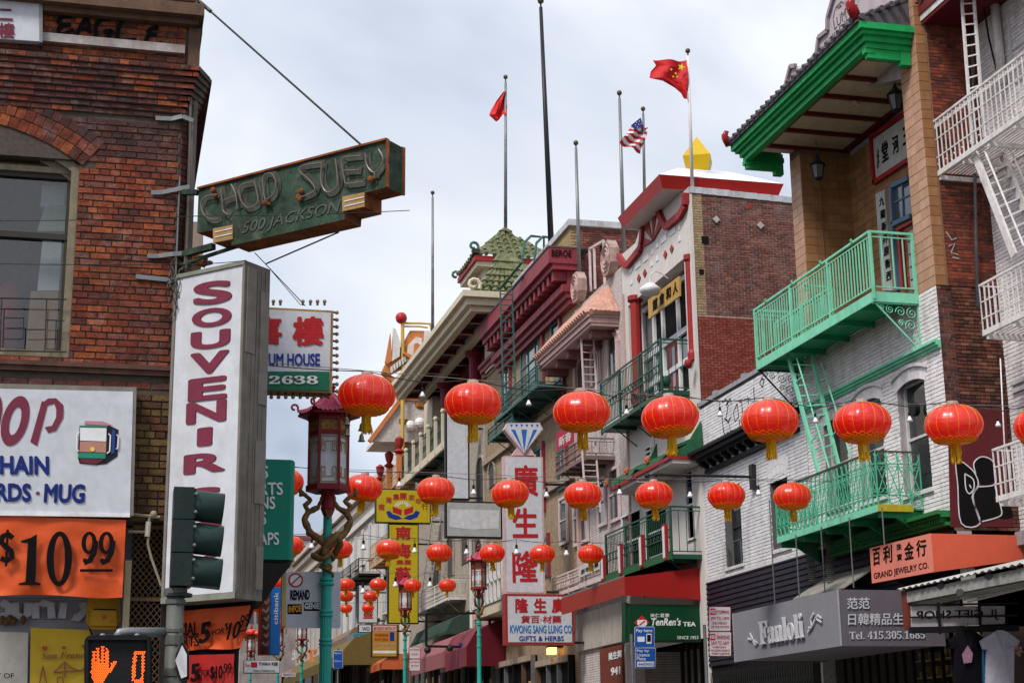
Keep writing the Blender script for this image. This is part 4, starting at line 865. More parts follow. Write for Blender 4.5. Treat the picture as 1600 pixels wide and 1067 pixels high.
# parapet gable
pg = [(1225, 143), (1235, 104), (1243, 103), (1250, 110), (1262, 104), (1266, 101), (1268, 94), (1276, 84), (1279, 59), (1293, 48), (1293, 28), (1301, 0), (1312, -30), (1418, -60), (1425, 120), (1240, 160)]
mb = MB(); mb.prism([RF.px3(*p, .0) for p in pg], V(.3, 0, 0)); mb.build('gable_parapet', liche, LB)
ot = [(1225, 143), (1235, 104), (1243, 103)], [(1250, 112), (1266, 101), (1268, 94), (1276, 84), (1279, 59), (1293, 48), (1293, 28), (1301, 0), (1312, -30)]
for l in ot:
    for a, b in zip(l, l[1:]): mb = MB(); mb.bar(RF.px3(*a, .03), RF.px3(*b, .03), .07, .1); mb.build('coping', mat('lilac_trim', (.33, .27, .29), .7, dirt=.4), LB)
engr = mat('engraved_letter', (.12, .1, .1), .8)
z4 = zc(1130, 0, 3.557)
text('1908', RF, z4(632, 62), z4(658, 40), z4(630, 46), engr, LB, .002, 0); text('LUM', RF, z4(618, 170), z4(686, 100), z4(612, 118), engr, LB, .002, 0); text('BUILDING', RF, z4(570, 275), z4(745, 90), z4(566, 235), engr, LB, .002, 0)
strokes(RF, [(.03, [z4(*p) for p in ((610, 110), (625, 45), (655, 12), (670, 20))])], .03, engr, LB, 'relief_line', n=.002)
mb = MB(); mb.bar(RF.px3(1376, 13, .05), RF.px3(1400, -8, .05), .05); mb.bar(RF.px3(1360, 24, .05), RF.px3(1383, 5, .05), .04); mb.build('relief_bar', engr, LB) if False else None
# loggia back wall: plaques, door
marble = mat('grey_marble', (.52, .50, .48), .35, var=.12, dirt=.25, scale=4, bump=0, streak=False)
redf = mat('lacquer_red', (.34, .012, .02), .35, dirt=.15)
DR = thing('calligraphy_plaque', BW.px3(1390, 290, .05), 'horizontal marble plaque with black calligraphy over the loggia door', 'plaque')
def bquad(F, x0, y0, x1, y1, yb1, n, d, m, parent, nm):
    """sheet on F from its upper-left px to right px; level edges"""
    u0, zt = F.px(x0, y0, n); u1 = F.px(x1, y0, n)[0]; zb = F.px(x0, yb1, n)[1]; mb = MB(); mb.fb(F, u0, u1, zb, zt, n, n+d); return mb.build(nm, m, parent), (u0, u1, zb, zt)
r4 = z4
mb = MB(); pq = [r4(835, 780), r4(1090, 600), r4(1100, 830), r4(850, 1000)]
mb.prism([BW.px3(*p, .03) for p in pq], BW.n*.03); mb.build('stone_panel', marble, DR)
fr2 = [r4(823, 765), r4(1095, 570)]
for (a, b) in (((823, 768), (1110, 565)), ((840, 1018), (1110, 840)), ((828, 768), (846, 1018))): mb = MB(); mb.bar(BW.px3(*r4(*a), .05), BW.px3(*r4(*b), .05), .12, .1); mb.build('frame', redf, DR)
text('堂', BW, r4(885, 910), r4(920, 885), r4(878, 800), inkm, DR, .065, .03); text('河', BW, r4(945, 865), r4(978, 845), r4(938, 765), inkm, DR, .065, .03); text('三', BW, r4(1000, 815), r4(1040, 785), r4(996, 715), inkm, DR, .065, .03)
text('九年', BW, r4(855, 940), r4(868, 932), r4(853, 830), inkm, DR, .065, 0)
r5 = zc(1150, 280, 3.557)
DR = thing('vertical_plaque', BW.px3(1385, 450, .05), 'tall narrow white stone plaque with a column of black calligraphy beside the loggia door', 'plaque')
mb = MB(); mb.prism([BW.px3(*r5(*p), .02) for p in ((783, 85), (832, 60), (880, 620), (822, 620))], BW.n*.04); mb.build('stone_panel', marble, DR)
for i, c in enumerate('九龍新界原衡西'): text(c, BW, r5(797+i*6.5, 155+i*69), r5(825+i*6.5, 143+i*69), r5(796+i*6.5, 105+i*69), inkm, DR, .065, .02)
DR = thing('loggia_door', BW.px3(1420, 470, .05), 'crimson loggia door with leaded glass under a blue sash window', 'door')
bluef = mat('slate_blue_frame', (.12, .2, .3), .5, dirt=.3)
for a, b, w_ in (((865, 45), (875, 250), .1), ((870, 255), (975, 205), .1), ((868, 40), (962, -5), .1), ((870, 250), (900, 620), .09)): mb = MB(); mb.bar(BW.px3(*r5(*a), .04), BW.px3(*r5(*b), .04), w_, .1); mb.build('frame', bluef, DR)
mb = MB(); mb.prism([BW.px3(*r5(*p), .01) for p in ((872, 45), (985, -15), (1000, 200), (880, 245))], BW.n*.01); mb.build('pane', glassb, DR)
for a, b in (((924, 20), (932, 225)), ((880, 130), (975, 85))): mb = MB(); mb.bar(BW.px3(*r5(*a), .03), BW.px3(*r5(*b), .03), .03); mb.build('muntin', bluef, DR)
for a, b, w_ in (((925, 290), (950, 610), .22), ((900, 285), (990, 235), .12)): mb = MB(); mb.bar(BW.px3(*r5(*a), .03), BW.px3(*r5(*b), .03), w_, .06); mb.build('leaf_frame', redf, DR)
mb = MB(); mb.prism([BW.px3(*r5(*p), .015) for p in ((955, 300), (1010, 270), (1035, 612), (975, 612))], BW.n*.02); mb.build('pane', mat('pale_pane', (.4, .42, .42), .3), DR)
for k in range(4): mb = MB(); mb.bar(BW.px3(*r5(955+k*5, 350+k*70), .045), BW.px3(*r5(1015+k*5, 320+k*70), .045), .014); mb.build('lead_bar', ironm, DR)
mb = MB(); mb.prism([BW.px3(*r5(*p), .01) for p in ((835, 40), (872, 20), (900, 620), (880, 620))], BW.n*.02); mb.build('tile_strip', tileD, DR)
# hanging lanterns
def coach(c, s_, lb):
    t = thing('hanging_lantern', c, lb, 'lantern'); 
    mb = MB(); mb.tube([V(c.x, c.y, soff), c+V(0, 0, .36*s_)], .008, 5); mb.build('chain', ironm, t)
    mb = MB(); mb.lathe(c, [(.02, -.2*s_), (.05*s_, -.18*s_), (.09*s_, -.14*s_)], 6); mb.lathe(c, [(.17*s_, .12*s_), (.13*s_, .17*s_), (.06*s_, .24*s_), (.03*s_, .3*s_), (.01, .36*s_)], 6); 
    for j in range(6): a = j*PI/3; mb.bar(c+V(.09*math.cos(a), .09*math.sin(a), -.14)*s_, c+V(.14*math.cos(a), .14*math.sin(a), .13)*s_, .014)
    mb.build('frame', ironm, t); mb = MB(); mb.lathe(c, [(.08*s_, -.14*s_), (.13*s_, .12*s_)], 6); mb.build('glass', mat('lamp_glass', (.14, .14, .14), .2), t)
cc_ = cross((uL*2+uN)/3).off(0)
cl1 = Frame((0, uL-.6, 0), (1, 0, 0), (0, -1, 0)).px3(1278, 268); coach(cl1, 1.15, 'black coach lantern hanging in the loggia by the left tiled pier')
cl2 = Frame((0, uR+.7, 0), (1, 0, 0), (0, -1, 0)).px3(1400, 160); coach(cl2, 1.2, 'black coach lantern hanging by the right tiled pier, nearest the street corner')
t = thing('ceiling_lamp', V(*(Frame((0, (uL+uN)/2, 0), (1, 0, 0), (0, -1, 0)).px3(1335, 165))), 'small beige spotlight cluster on the loggia ceiling', 'lamp'); c = WLOC[t.name]; c = V(c.x, c.y, soff+.05)
mb = MB(); mb.lathe(c, [(.01, -.1), (.07, -.06), (.07, 0)], 8); mb.build('base', ceilm, t)
for a in (0, 2.1, 4.2): mb = MB(); mb.tube([c+V(0, 0, -.07), c+V(.13*math.cos(a), .13*math.sin(a), -.14)], .04, 7, rs=[.02, .05]); mb.build('spot', ceilm, t)
# ---------------------------------------------------------- upper mint balcony
NB_ = .98; B1 = thing('mint_balcony', RF.px3(1300, 500, NB_/2), 'upper mint green iron balcony with plain upright balusters', 'balcony')
uA = RF.px(1365, 470, NB_)[0]; uB = RF.px(1182, 578, NB_)[0]; zB0 = RF.px(1364, 471, NB_)[1]; zB1 = zB0+.2; zRt = RF.px(1356.6, 361.5, NB_)[1]
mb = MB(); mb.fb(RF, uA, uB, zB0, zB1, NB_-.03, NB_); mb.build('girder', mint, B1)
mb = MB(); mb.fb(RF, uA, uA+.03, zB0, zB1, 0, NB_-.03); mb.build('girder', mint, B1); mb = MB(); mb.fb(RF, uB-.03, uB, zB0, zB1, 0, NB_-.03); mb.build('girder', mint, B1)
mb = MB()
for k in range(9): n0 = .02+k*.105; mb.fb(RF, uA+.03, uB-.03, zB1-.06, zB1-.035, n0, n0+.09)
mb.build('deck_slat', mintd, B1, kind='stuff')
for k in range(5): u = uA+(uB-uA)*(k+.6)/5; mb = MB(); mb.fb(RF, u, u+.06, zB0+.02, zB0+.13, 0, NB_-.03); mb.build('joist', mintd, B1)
def railing(F, u0, u1, zb, zt, n, m, parent, posts=(), step=.13, bw=.022, side=None, rb=.1, single=True, rw=.045):
    P = F.P
    mb = MB(); mb.bar(P(u0, zt, n), P(u1, zt, n), rw); mb.build('top_rail', m, parent)
    mb = MB(); mb.bar(P(u0, zt-.1, n), P(u1, zt-.1, n), rw*.5); mb.build('mid_rail', m, parent)
    mb = MB(); mb.bar(P(u0, zb+rb, n), P(u1, zb+rb, n), rw*.6); mb.build('bottom_rail', m, parent)
    k = max(1, int(abs(u1-u0)/step)); jb = MB()
    for i in range(1, k):
        u = u0+(u1-u0)*i/k; b = MB() if single else jb
        b.bar(P(u, zb+rb, n), P(u, zt-.1, n), bw)
        if single: b.build('baluster', m, parent)
    if not single and jb.v: jb.build('balusters', m, parent, kind='stuff')
    for u in posts: mb = MB(); mb.bar(P(u, zb-.15, n), P(u, zt, n), rw*1.15); mb.build('post', m, parent)
pu = [RF.px(x, y, NB_)[0] for x, y in ((1178, 490), (1233, 450), (1291, 410), (1357, 365))]
railing(RF, uA, uB, zB1, zRt, NB_-.02, mint, B1, posts=pu)
def sideF(u): return Frame((XR, u, 0), (-1, 0, 0), (0, -1, 0))
railing(sideF(uA+.02), .03, NB_-.03, zB1, zRt, 0, mint, B1, posts=(.05,), step=.2)
railing(sideF(uB-.02), .03, NB_-.03, zB1, zRt, 0, mint, B1, posts=(.05,), step=.16)
# inner hatch railing
uh0 = RF.px(1303, 470, .25)[0]; uh1 = RF.px(1215, 520, .25)[0]
railing(RF, uh0, uh1, zB1, zRt-.18, .3, mint, B1, posts=(uh0, uh1, (uh0+uh1)/2), step=.15)
railing(sideF(uh0), .3, NB_-.05, zB1, zRt-.18, 0, mint, B1, step=.16)
for k in range(4): u = uA+(uB-uA)*(k+.5)/4; mb = MB(); mb.bar(RF.P(u, zRt+.0, NB_), RF.P(u, zRt+.07, NB_+.03), .05, .03); mb.build('bracket_tab', mint, B1)
# scroll brackets
for (u, m_) in ((uA+.05, mint), (uB-.06, ironm)):
    for k in range(1):
        S_ = sideF(u); mb = MB(); zt_ = zB0-.01; zl = zt_-.95
        mb.bar(S_.P(.02, zt_, 0), S_.P(.02, zl, 0), .03); mb.bar(S_.P(NB_-.05, zt_, 0), S_.P(.02, zl, 0), .03); mb.bar(S_.P(NB_, zt_, 0), S_.P(0, zt_, 0), .03)
        for (a, b, r, sg) in ((.16, -.18, .12, 1), (.4, -.16, .11, -1), (.62, -.12, .09, 1), (.2, -.42, .12, -1), (.4, -.38, .07, 1), (.1, -.66, .08, 1), (.78, -.08, .06, -1)): mb.spiral(S_.P(a, zt_+b, 0), V(-1, 0, 0), V(0, 0, 1), r, 1.7, .018, 4, random.random()*6, .1, sg)
        mb.build('scroll_bracket', m_, B1)
# ladder / drop stair from upper balcony to lower balcony
LD = thing('fire_escape_ladder', RF.px3(1300, 740, .6), 'steep mint green fire escape stair between the two mint balconies', 'ladder')
lt = [RF.px3(1231, 553, .72), RF.px3(1279, 740, .72)]; lt2 = [RF.px3(1268, 556, .3), RF.px3(1310, 726, .3)]
mb = MB(); mb.bar(*lt, .05, .1); mb.build('stringer', mint, LD); mb = MB(); mb.bar(*lt2, .05, .1); mb.build('stringer', mint, LD)
for k in range(1, 11): mb = MB(); mb.bar(lt[0].lerp(lt[1], k/11), lt2[0].lerp(lt2[1], k/11), .04, .03); mb.build('tread', mint, LD)
hr = [RF.px3(1245, 560, .8), RF.px3(1297, 735, .8)]; hr2 = [RF.px3(1283, 566, .35), RF.px3(1330, 715, .35)]
for h_ in (hr, hr2): mb = MB(); mb.tube(h_, .018, 6); mb.build('handrail', mint, LD)
for k in (.25, .75):
    for a, b in ((lt, hr), (lt2, hr2)): mb = MB(); mb.bar(a[0].lerp(a[1], k), b[0].lerp(b[1], k-.08), .02); mb.build('rail_strut', mint, LD)
# mint string course and green dentil cornice
ua_ = RF.px(1275.6, 630, .1)[0]; zM = RF.px(1427, 560, .1)[1]
for k, (n_, z_) in enumerate(((.06, 0), (.11, .05), (.16, .1))): mb = MB(); mb.fb(RF, uN+.0, uF-.05, zM+z_, zM+z_+.05, 0, n_); mb.build('string_course', mint, LB)
zD = RF.px(1475, 812, .35)[1]-.06
uD0, uD1 = uN+.1, RF.px(1290, 860, .3)[0]
gr_ = mat('green_cornice', (.015, .17, .045), .5, dirt=.4, dcol=(.12, .11, .01))
for n_, z0, z1 in ((.2, 0, .06), (.3, .15, .2), (.38, .2, .27)): mb = MB(); mb.fb(RF, uD0-.1, uD1, zD+z0, zD+z1, -.01, n_); mb.build('dentil_cornice', gr_, LB)
k = 0; u = uD0
while u < uD1: mb = MB(); mb.fb(RF, u, u+.045, zD+.06, zD+.15, 0, .26); mb.build('dentil', gr_, LB); u += .1
# ---------------------------------------------------------- lower mint balcony (looped ironwork)
N2 = .98; B2 = thing('looped_balcony', RF.px3(1300, 830, N2/2), 'lower mint green balcony with looped scroll ironwork and a yellow patch', 'balcony')
uA2 = RF.px(1369, 760, N2)[0]; uB2 = RF.px(1213.7, 841, N2)[0]; zt2 = RF.px(1367, 703.4, N2)[1]; zb2 = RF.px(1372, 790, N2)[1]
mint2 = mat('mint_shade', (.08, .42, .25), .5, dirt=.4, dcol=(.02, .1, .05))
def loops(S_, u0, u1, n, zt, zb):
    P = S_.P; L_ = abs(u1-u0); k = max(2, int(L_/.2)); sg = 1 if u1 > u0 else -1; w = L_/k; H = zt-zb; uu = S_.u*sg; z = V(0, 0, 1)
    mb = MB(); mb.bar(P(u0, zt, n), P(u1, zt, n), .045, .03); mb.build('top_rail', mat('rail_brown', (.07, .06, .05), .6), B2)
    for zz in (zt-.24, zb+.2): mb = MB(); mb.bar(P(u0, zz, n), P(u1, zz, n), .018, .022); mb.build('rail', mint2, B2)
    for i in range(k+1): mb = MB(); mb.bar(P(u0+sg*i*w, zb, n), P(u0+sg*i*w, zt, n), .018); mb.build('bar', mint2, B2)
    for i in range(k):
        c = u0+sg*(i+.5)*w; mb = MB()
        mb.ring(P(c, zt-.13, n), uu, z, w*.44, .018, 4, 9, .105); mb.ring(P(c, zb+.1, n), uu, z, w*.42, .018, 4, 9, .09)
        m0 = zb+.22; m1 = zt-.26
        mb.bar(P(c-w*.45, m1, n), P(c, (m0+m1)/2, n), .014); mb.bar(P(c+w*.45, m1, n), P(c, (m0+m1)/2, n), .014); mb.bar(P(c-w*.45, m0, n), P(c, (m0+m1)/2, n), .014); mb.bar(P(c+w*.45, m0, n), P(c, (m0+m1)/2, n), .014)
        mb.ring(P(c-w*.22, m1-.07, n), uu, z, w*.2, .014, 4, 7); mb.ring(P(c+w*.22, m1-.07, n), uu, z, w*.2, .014, 4, 7); mb.ring(P(c-w*.22, m0+.07, n), uu, z, w*.2, .014, 4, 7); mb.ring(P(c+w*.22, m0+.07, n), uu, z, w*.2, .014, 4, 7)
        mb.build('scroll_panel', mint2, B2)
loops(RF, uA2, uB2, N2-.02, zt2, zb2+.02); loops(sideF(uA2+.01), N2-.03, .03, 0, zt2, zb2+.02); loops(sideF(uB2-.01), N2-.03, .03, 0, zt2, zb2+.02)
mb = MB(); mb.fb(RF, uA2, uB2, zb2-.1, zb2+.03, N2-.05, N2); mb.build('girder', mint, B2)
mb = MB(); mb.fb(RF, uA2-.03, uA2, zb2-.1, zb2+.03, .25, N2); mb.build('girder', mat('yellow_paint', (.42, .33, .02), .5, dirt=.3), B2)
mb = MB(); mb.fb(RF, uA2, uB2, zb2-.06, zb2-.03, 0, N2-.05); mb.build('deck', mintd, B2)
for k in range(5): u = uA2+.1+(uB2-uA2-.2)*k/4; mb = MB(); mb.fb(RF, u, u+.07, zb2-.2, zb2-.07, 0, N2-.08); mb.prism([RF.P(u, zb2-.2, .55), RF.P(u, zb2-.2, 0), RF.P(u, zb2-.55, 0)], V(0, .05, 0)); mb.build('joist', mintd, B2)
# rods from balcony down to the awnings
for i, (x, y0, y1, lb) in enumerate(((1205, 800, 944, 'thin steel rod, leftmost of those holding up the grey shop awning'), (1243, 812, 932, 'second thin steel rod above the grey shop awning'), (1283, 810, 925, 'third thin steel rod, in front of the dark ventilation coils'), (1328, 805, 918, 'fourth thin steel rod, by the corner of the grey shop awning'), (1376, 780, 850, 'rightmost thin steel rod, down to the salmon jewelry awning'))):
    q1 = RF.px3(x+6, y1, 1.0); mb = MB(); mb.tube([q1, V(q1.x, q1.y, zb2-.05 if i else zb2+.9)], .014, 6); mb.build('steel_rod', galv, None, lb, 'rod', 'thin rods above the grey awning')
# ============================================================ LOW WHITE GLAZED BRICK BUILDING (grey awning shop)
uG0 = uF; uG1 = RF.px(1100, 800)[0]; zPar = RF.px(1092, 634)[1]
FB = thing('white_brick_building', V(XR+3, (uG0+uG1)/2, 0), 'low white glazed brick building with black cornice and black boarded shopfront', 'building')
glazed = mat('glazed_white_brick', (.55, .54, .55), .45, var=.08, dirt=.4, dcol=(.2, .18, .17), scale=8, bump=.2, brick=[(.70, .68, .69), (.76, .74, .74), (.64, .62, .63), (.72, .70, .72)])
gmort = mat('dark_mortar', (.14, .13, .13), .9)
fw = []
a = RF.px(1205, 790)[0]; b = RF.px(1233, 790)[0]; fw.append((b, a, RF.px(1220, 858)[1], RF.px(1205, 755)[1])); a = RF.px(1132, 800)[0]; b = RF.px(1158, 800)[0]; fw.append((b, a, RF.px(1135, 888)[1], RF.px(1132, 765)[1]))
zBl = RF.px(1106, 906)[1]
mb = MB(); wallslab(RF, uG0, uG1, zBl-1.5, zPar, [(w[0], w[1], w[2], w[3]+.1) for w in fw], 0, -.3, gmort, FB, mb=mb); mb.box(XR+.31, XR+14, uG0, uG1, 3.7, zPar-.3); mb.box(XR+1.5, XR+14, uG0, uG1, 0, 3.7); mb.build('wall', gmort, FB)
bricks(FB, RF, uG0+.01, uG1, zBl, zPar-.06, glazed, l=.22, h=.082, j=.008, d=.012, holes=[(w[0], w[1], w[2], w[3]) for w in fw], indiv=200, near=(uG0, 6), headers=0)
for w in fw:
    window(RF, w[0], w[1], w[2], w[3]+.06, FB, mat('charcoal_sash', (.03, .03, .032), .5), glassm, n=-.22, sill=mat('white_trim', (1, 1, 1)))
    uc = (w[0]+w[1])/2; hw = (w[1]-w[0])/2
    for r0, r1, nn in ((0., .2, 13), (.21, .41, 15)):
        for i in range(nn):
            t0 = -1+2*i/nn; t1 = t0+2/nn; f = lambda t: .22*math.sqrt(max(0, 1-t*t*.9))-.05; s0 = 1.+r0*.6; s1 = 1.+r1*.6; q = []
            for n in (.0, .02): q += [RF.P(uc+t0*hw*s0+.004, w[3]+f(t0)+r0-.02, n), RF.P(uc+t1*hw*s0-.004, w[3]+f(t1)+r0-.02, n), RF.P(uc+t1*hw*s1-.004, w[3]+f(t1)+r1-.02, n), RF.P(uc+t0*hw*s1+.004, w[3]+f(t0)+r1-.02, n)]
            if w is fw[0]: mb = MB(); mb.hexa(q); mb.build('arch_brick', glazed, FB)
railw = MB(); u0, u1 = fw[1][0], fw[1][1]; z = fw[1][2]
for uu_ in (u0+.05, (u0+u1)/2, u1-.1): railw.bar(RF.P(uu_, z, .03), RF.P(uu_, z+.6, .03), .02)
railw.bar(RF.P(u0+.02, z+.6, .03), RF.P(u1-.05, z+.6, .03), .02); railw.build('window_guard', galv, FB)
mb = MB(); mb.fb(RF, uG0, uG1, zPar-.06, zPar+.05, -.32, .06); mb.build('coping', mat('grey_coping', (.3, .3, .32), .7, dirt=.4), FB)
for x, y in ((1120, 628), (1165, 600), (1190, 588)): q = RF.px3(x, y, -.1); mb = MB(); mb.box(q.x-.08, q.x+.1, q.y-.1, q.y+.1, zPar+.05, zPar+.18); mb.build('coping_block', mat('grey_coping', (1, 1, 1)), FB)
r1_ = zc(900, 450, 4.269)
for l in ([(975, 760), (1000, 740), (1015, 780), (1000, 870), (1020, 900)], [(1000, 780), (1030, 740), (1035, 770)], [(1075, 770), (1050, 830), (1060, 890), (1085, 860), (1075, 770)], [(1075, 750), (1105, 760), (1110, 830)], [(1125, 740), (1165, 740)], [(1145, 720), (1150, 770)], [(1185, 660), (1190, 760)], [(1240, 600), (1225, 640), (1245, 660), (1255, 610), (1240, 600)], [(970, 820), (985, 960), (1000, 985), (1010, 960)], [(1025, 910), (1030, 955), (1050, 950)], [(1090, 880), (1095, 940)], [(990, 870), (1015, 890), (1035, 860)]):
    strokes(RF, [(.03, [r1_(*p) for p in l])], .03, mat('spray_black', (1, 1, 1)), FB, 'graffiti', n=.016)
# black cornice
zC = RF.px(1110, 737, .1)[1]; uC0 = uG0+.3; uC1 = RF.px(1105, 735, .1)[0]+.1
for n_, z0, z1 in ((.12, 0, .1), (.3, .3, .38), (.42, .38, .48), (.5, .48, .56)): mb = MB(); mb.fb(RF, uC0, uC1+n_*.5, zC+z0, zC+z1, 0, n_); mb.build('cornice', blackm, FB)
for k in range(12): u = uC0+.15+(uC1-uC0-.2)*k/11; mb = MB(); mb.prism([RF.P(u, zC+.1, 0), RF.P(u, zC+.3, 0), RF.P(u, zC+.3, .28), RF.P(u, zC+.22, .27)], V(0, .13, 0)); mb.build('corbel', blackm, FB)
# lamp arm
AF = cross(RF.px(1180, 745, 0)[0]); t = thing('banner_arm', AF.px3(1178, 745), 'black horizontal steel arm on the white brick wall, carrying the lantern string', 'bracket')
a = AF.px3(1178, 745); b = AF.px3(1025, 741); mb = MB(); mb.tube([a+V(0, 0, 0), b], .035, 8); mb.build('arm', ironm, t); mb = MB(); mb.ball(b, .06, 8); mb.build('knob', ironm, t); mb = MB(); mb.ball(AF.px3(1011, 743), .07, 8); mb.build('knob', ironm, t); mb = MB(); mb.bar(b, AF.px3(1011, 743), .03); mb.build('link', ironm, t)
q = RF.P(a.y, a.z, 0); mb = MB(); mb.fb(RF, a.y-.1, a.y+.1, a.z-.3, a.z+.3, 0, .12); mb.build('wall_plate', ironm, t)
# black boarded frontage
sid = mat('black_siding', (.016, .013, .022), .55, var=.3, dirt=.3, dcol=(.04, .035, .04))
k = 0; z = 3.66
while z < zBl-.06: mb = MB(); mb.add([RF.P(uN+.05, z, .02), RF.P(uG1, z, .02), RF.P(uG1, z, .06), RF.P(uN+.05, z, .06), RF.P(uN+.05, z+.125, .02), RF.P(uG1, z+.125, .02), RF.P(uG1, z+.125, .03), RF.P(uN+.05, z+.125, .03)], [(0, 3, 2, 1), (4, 5, 6, 7), (0, 1, 5, 4), (1, 2, 6, 5), (2, 3, 7, 6), (3, 0, 4, 7)]); mb.build('siding_board', sid, FB); z += .13
mb = MB(); mb.fb(RF, uN, uG1, zBl-.08, zBl, 0, .05); mb.build('string_course', mat('white_trim', (1, 1, 1)), FB)
# shopfront below
SHP = thing('shopfront', V(XR, (uN+uG1)/2, 0), 'dark shopfront with glazed doors and lit shelves under the grey awning', 'shopfront')
mb = MB(); mb.box(XR+1.4, XR+1.5, uN+.3, uG1, .13, 3.7); mb.box(XR, XR+1.5, uN+.25, uN+.35, 0, 3.7); mb.box(XR, XR+1.5, uG1-.1, uG1, 0, 3.7); mb.build('interior_wall', mat('dim_wall', (.06, .05, .04), .8), SHP)
for k in range(14): u = uN+.5+k*.38; mb = MB(); mb.fb(RF, u, u+.03, .13, 3.7, -.25, -.18); mb.build('mullion', blackm, SHP)
for k in range(3):
    for j in range(8):
        u = uN+.6+j*.42; z = 2.6+k*.34; mb = MB(); mb.fb(RF, u, u+.36, z, z+.02, -1.3, -1.0)
        for q in range(4): mb.fb(RF, u+.03+q*.08, u+.09+q*.08, z+.02, z+.12+random.random()*.12, -1.2, -1.1)
        mb.build('shelf', mat('goods', (.4, .28, .14), .6, var=.6, scale=14, bump=0), SHP)
GT = thing('accordion_gate', V(XR-.1, uG1-2, 0), 'black folding accordion gate under the left half of the grey awning', 'gate'); u = uG0+.4
mb = MB(); g2 = MB()
while u < uG1-.1: mb.bar(RF.P(u, .13, .02), RF.P(u, 3.6, .02), .025); mb.bar(RF.P(u, 1.8, .04), RF.P(u+.14, 2.3, .04), .012); mb.bar(RF.P(u, 2.3, .04), RF.P(u+.14, 2.9, .04), .012); mb.bar(RF.P(u, 2.9, .04), RF.P(u+.14, 3.5, .04), .012); mb.bar(RF.P(u+.14, 2.9, .045), RF.P(u, 3.5, .045), .012); mb.bar(RF.P(u+.14, 1.8, .045), RF.P(u, 2.3, .045), .012); u += .14
mb.build('lattice', ironm, GT, kind='stuff')
# awning
NA = XR-cross(RF.px(1481, 1007)[0]).px(1315.6, 1007)[0]; AW = thing('grey_awning', RF.px3(1310, 1008, NA), 'grey box awning reading Fanloli with Chinese lettering and telephone number', 'awning')
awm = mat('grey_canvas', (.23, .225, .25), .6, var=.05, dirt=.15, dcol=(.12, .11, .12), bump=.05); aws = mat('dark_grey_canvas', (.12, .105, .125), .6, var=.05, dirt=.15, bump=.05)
ua0, zt_ = RF.px(1308.8, 920.6, NA); ub0 = RF.px(1145, 957.5, NA)[0]; zb_ = RF.px(1315.6, 1008.4, NA)[1]
nw = MB(); nw.fb(RF, ua0, ub0, zb_, zt_, NA-.02, NA); nw.build('front_panel', awm, AW)
sd_ = MB(); sd_.fb(RF, ua0, ua0+.02, zb_, zt_, .02, NA-.02); sd_.build('side_panel', aws, AW); sd_ = MB(); sd_.fb(RF, ub0-.02, ub0, zb_, zt_, .02, NA-.02); sd_.build('side_panel', aws, AW)
mb = MB(); mb.fb(RF, ua0+.02, ub0-.02, zt_-.03, zt_-.01, .02, NA-.02); mb.fb(RF, ua0+.02, ub0-.02, zb_+.02, zb_+.03, .02, NA-.02); mb.build('top_panel', aws, AW)
for (u, n_) in ((ua0, NA), (ub0, NA)): mb = MB(); mb.bar(RF.P(u, zb_, n_), RF.P(u, zt_, n_), .025); mb.build('edge_piping', mat('piping', (.35, .34, .36), .5), AW)
lw = mat('raised_white', (.55, .55, .57), .5, dirt=.1, bump=0)
f1 = zc(1100, 820, 3.2)
text('𝐅𝐚𝐧𝐥𝐨𝐥𝐢', RF, f1(285, 600), f1(503, 563), f1(276, 482), lw, AW, NA+.03, .02, depth=.03)
for l in ([(220, 565), (250, 575), (270, 590)], [(232, 540), (245, 568), (240, 575)], [(245, 572), (255, 595), (262, 598)], [(520, 535), (540, 510), (560, 465), (590, 485)], [(540, 505), (535, 470), (550, 440)], [(525, 510), (535, 520)], [(560, 470), (570, 450), (590, 465)]): strokes(RF, [(.035, [f1(*p) for p in l])], .035, lw, AW, 'logo_sprig', n=NA+.02, depth=.02)
ASF = Frame((XR, ua0, 0), (1, 0, 0), (0, -1, 0))
lw2 = mat('printed_white', (.5, .5, .52), .5, dirt=0, bump=0)
text('范范', ASF, f1(715, 420), f1(828, 418), f1(715, 363), lw2, AW, .012, .015); text('日韓精品生活', ASF, f1(720, 500), f1(1055, 497), f1(720, 440), lw2, AW, .012, .015); text('𝐓𝐞𝐥. 𝟒𝟏𝟓.𝟑𝟎𝟓.𝟏𝟔𝟖𝟓', ASF, f1(728, 570), f1(1105, 567), f1(727, 530), lw2, AW, .012, .0)
# fabric awning tucked between, green plants/coils
t = thing('canvas_awning', RF.px3(1310, 900, .4), 'faded grey-green canvas awning sloping down behind the grey box awning', 'awning')
wu0, wz = RF.px(1375, 880, .08); wu1 = RF.px(1292, 896, .08)[0]; mb = MB(); zl = RF.px(1256, 931, .9)[1]
mb.add([RF.P(wu0, wz, .08), RF.P(wu1, wz, .08), RF.P(wu1, zl, .9), RF.P(wu0, zl, .9), RF.P(wu0, wz-.03, .08), RF.P(wu1, wz-.03, .08), RF.P(wu1, zl-.03, .9), RF.P(wu0, zl-.03, .9)], [(0, 1, 2, 3), (7, 6, 5, 4), (0, 3, 7, 4), (2, 1, 5, 6), (3, 2, 6, 7)]); mb.build('canvas', mat('faded_canvas', (.24, .23, .2), .8, dirt=.5, var=.2), t)
for x, lb in ((1264, 'left one of two strings of dark coiled ornaments hanging under the lower mint balcony'), (1293, 'right one of two strings of dark coiled ornaments hanging under the lower mint balcony')):
    mb = MB(); q = RF.px3(x, 825, .5)
    for k in range(26): z = q.z-.045*k; mb.ring(V(q.x, q.y, z), V(1, 0, 0), V(0, 1, 0), .09+.02*math.sin(k), .014, 4, 8)
    mb.build('coil_string', mat('coil', (.10, .095, .075), .7, dirt=.4), None, lb, 'ornament')
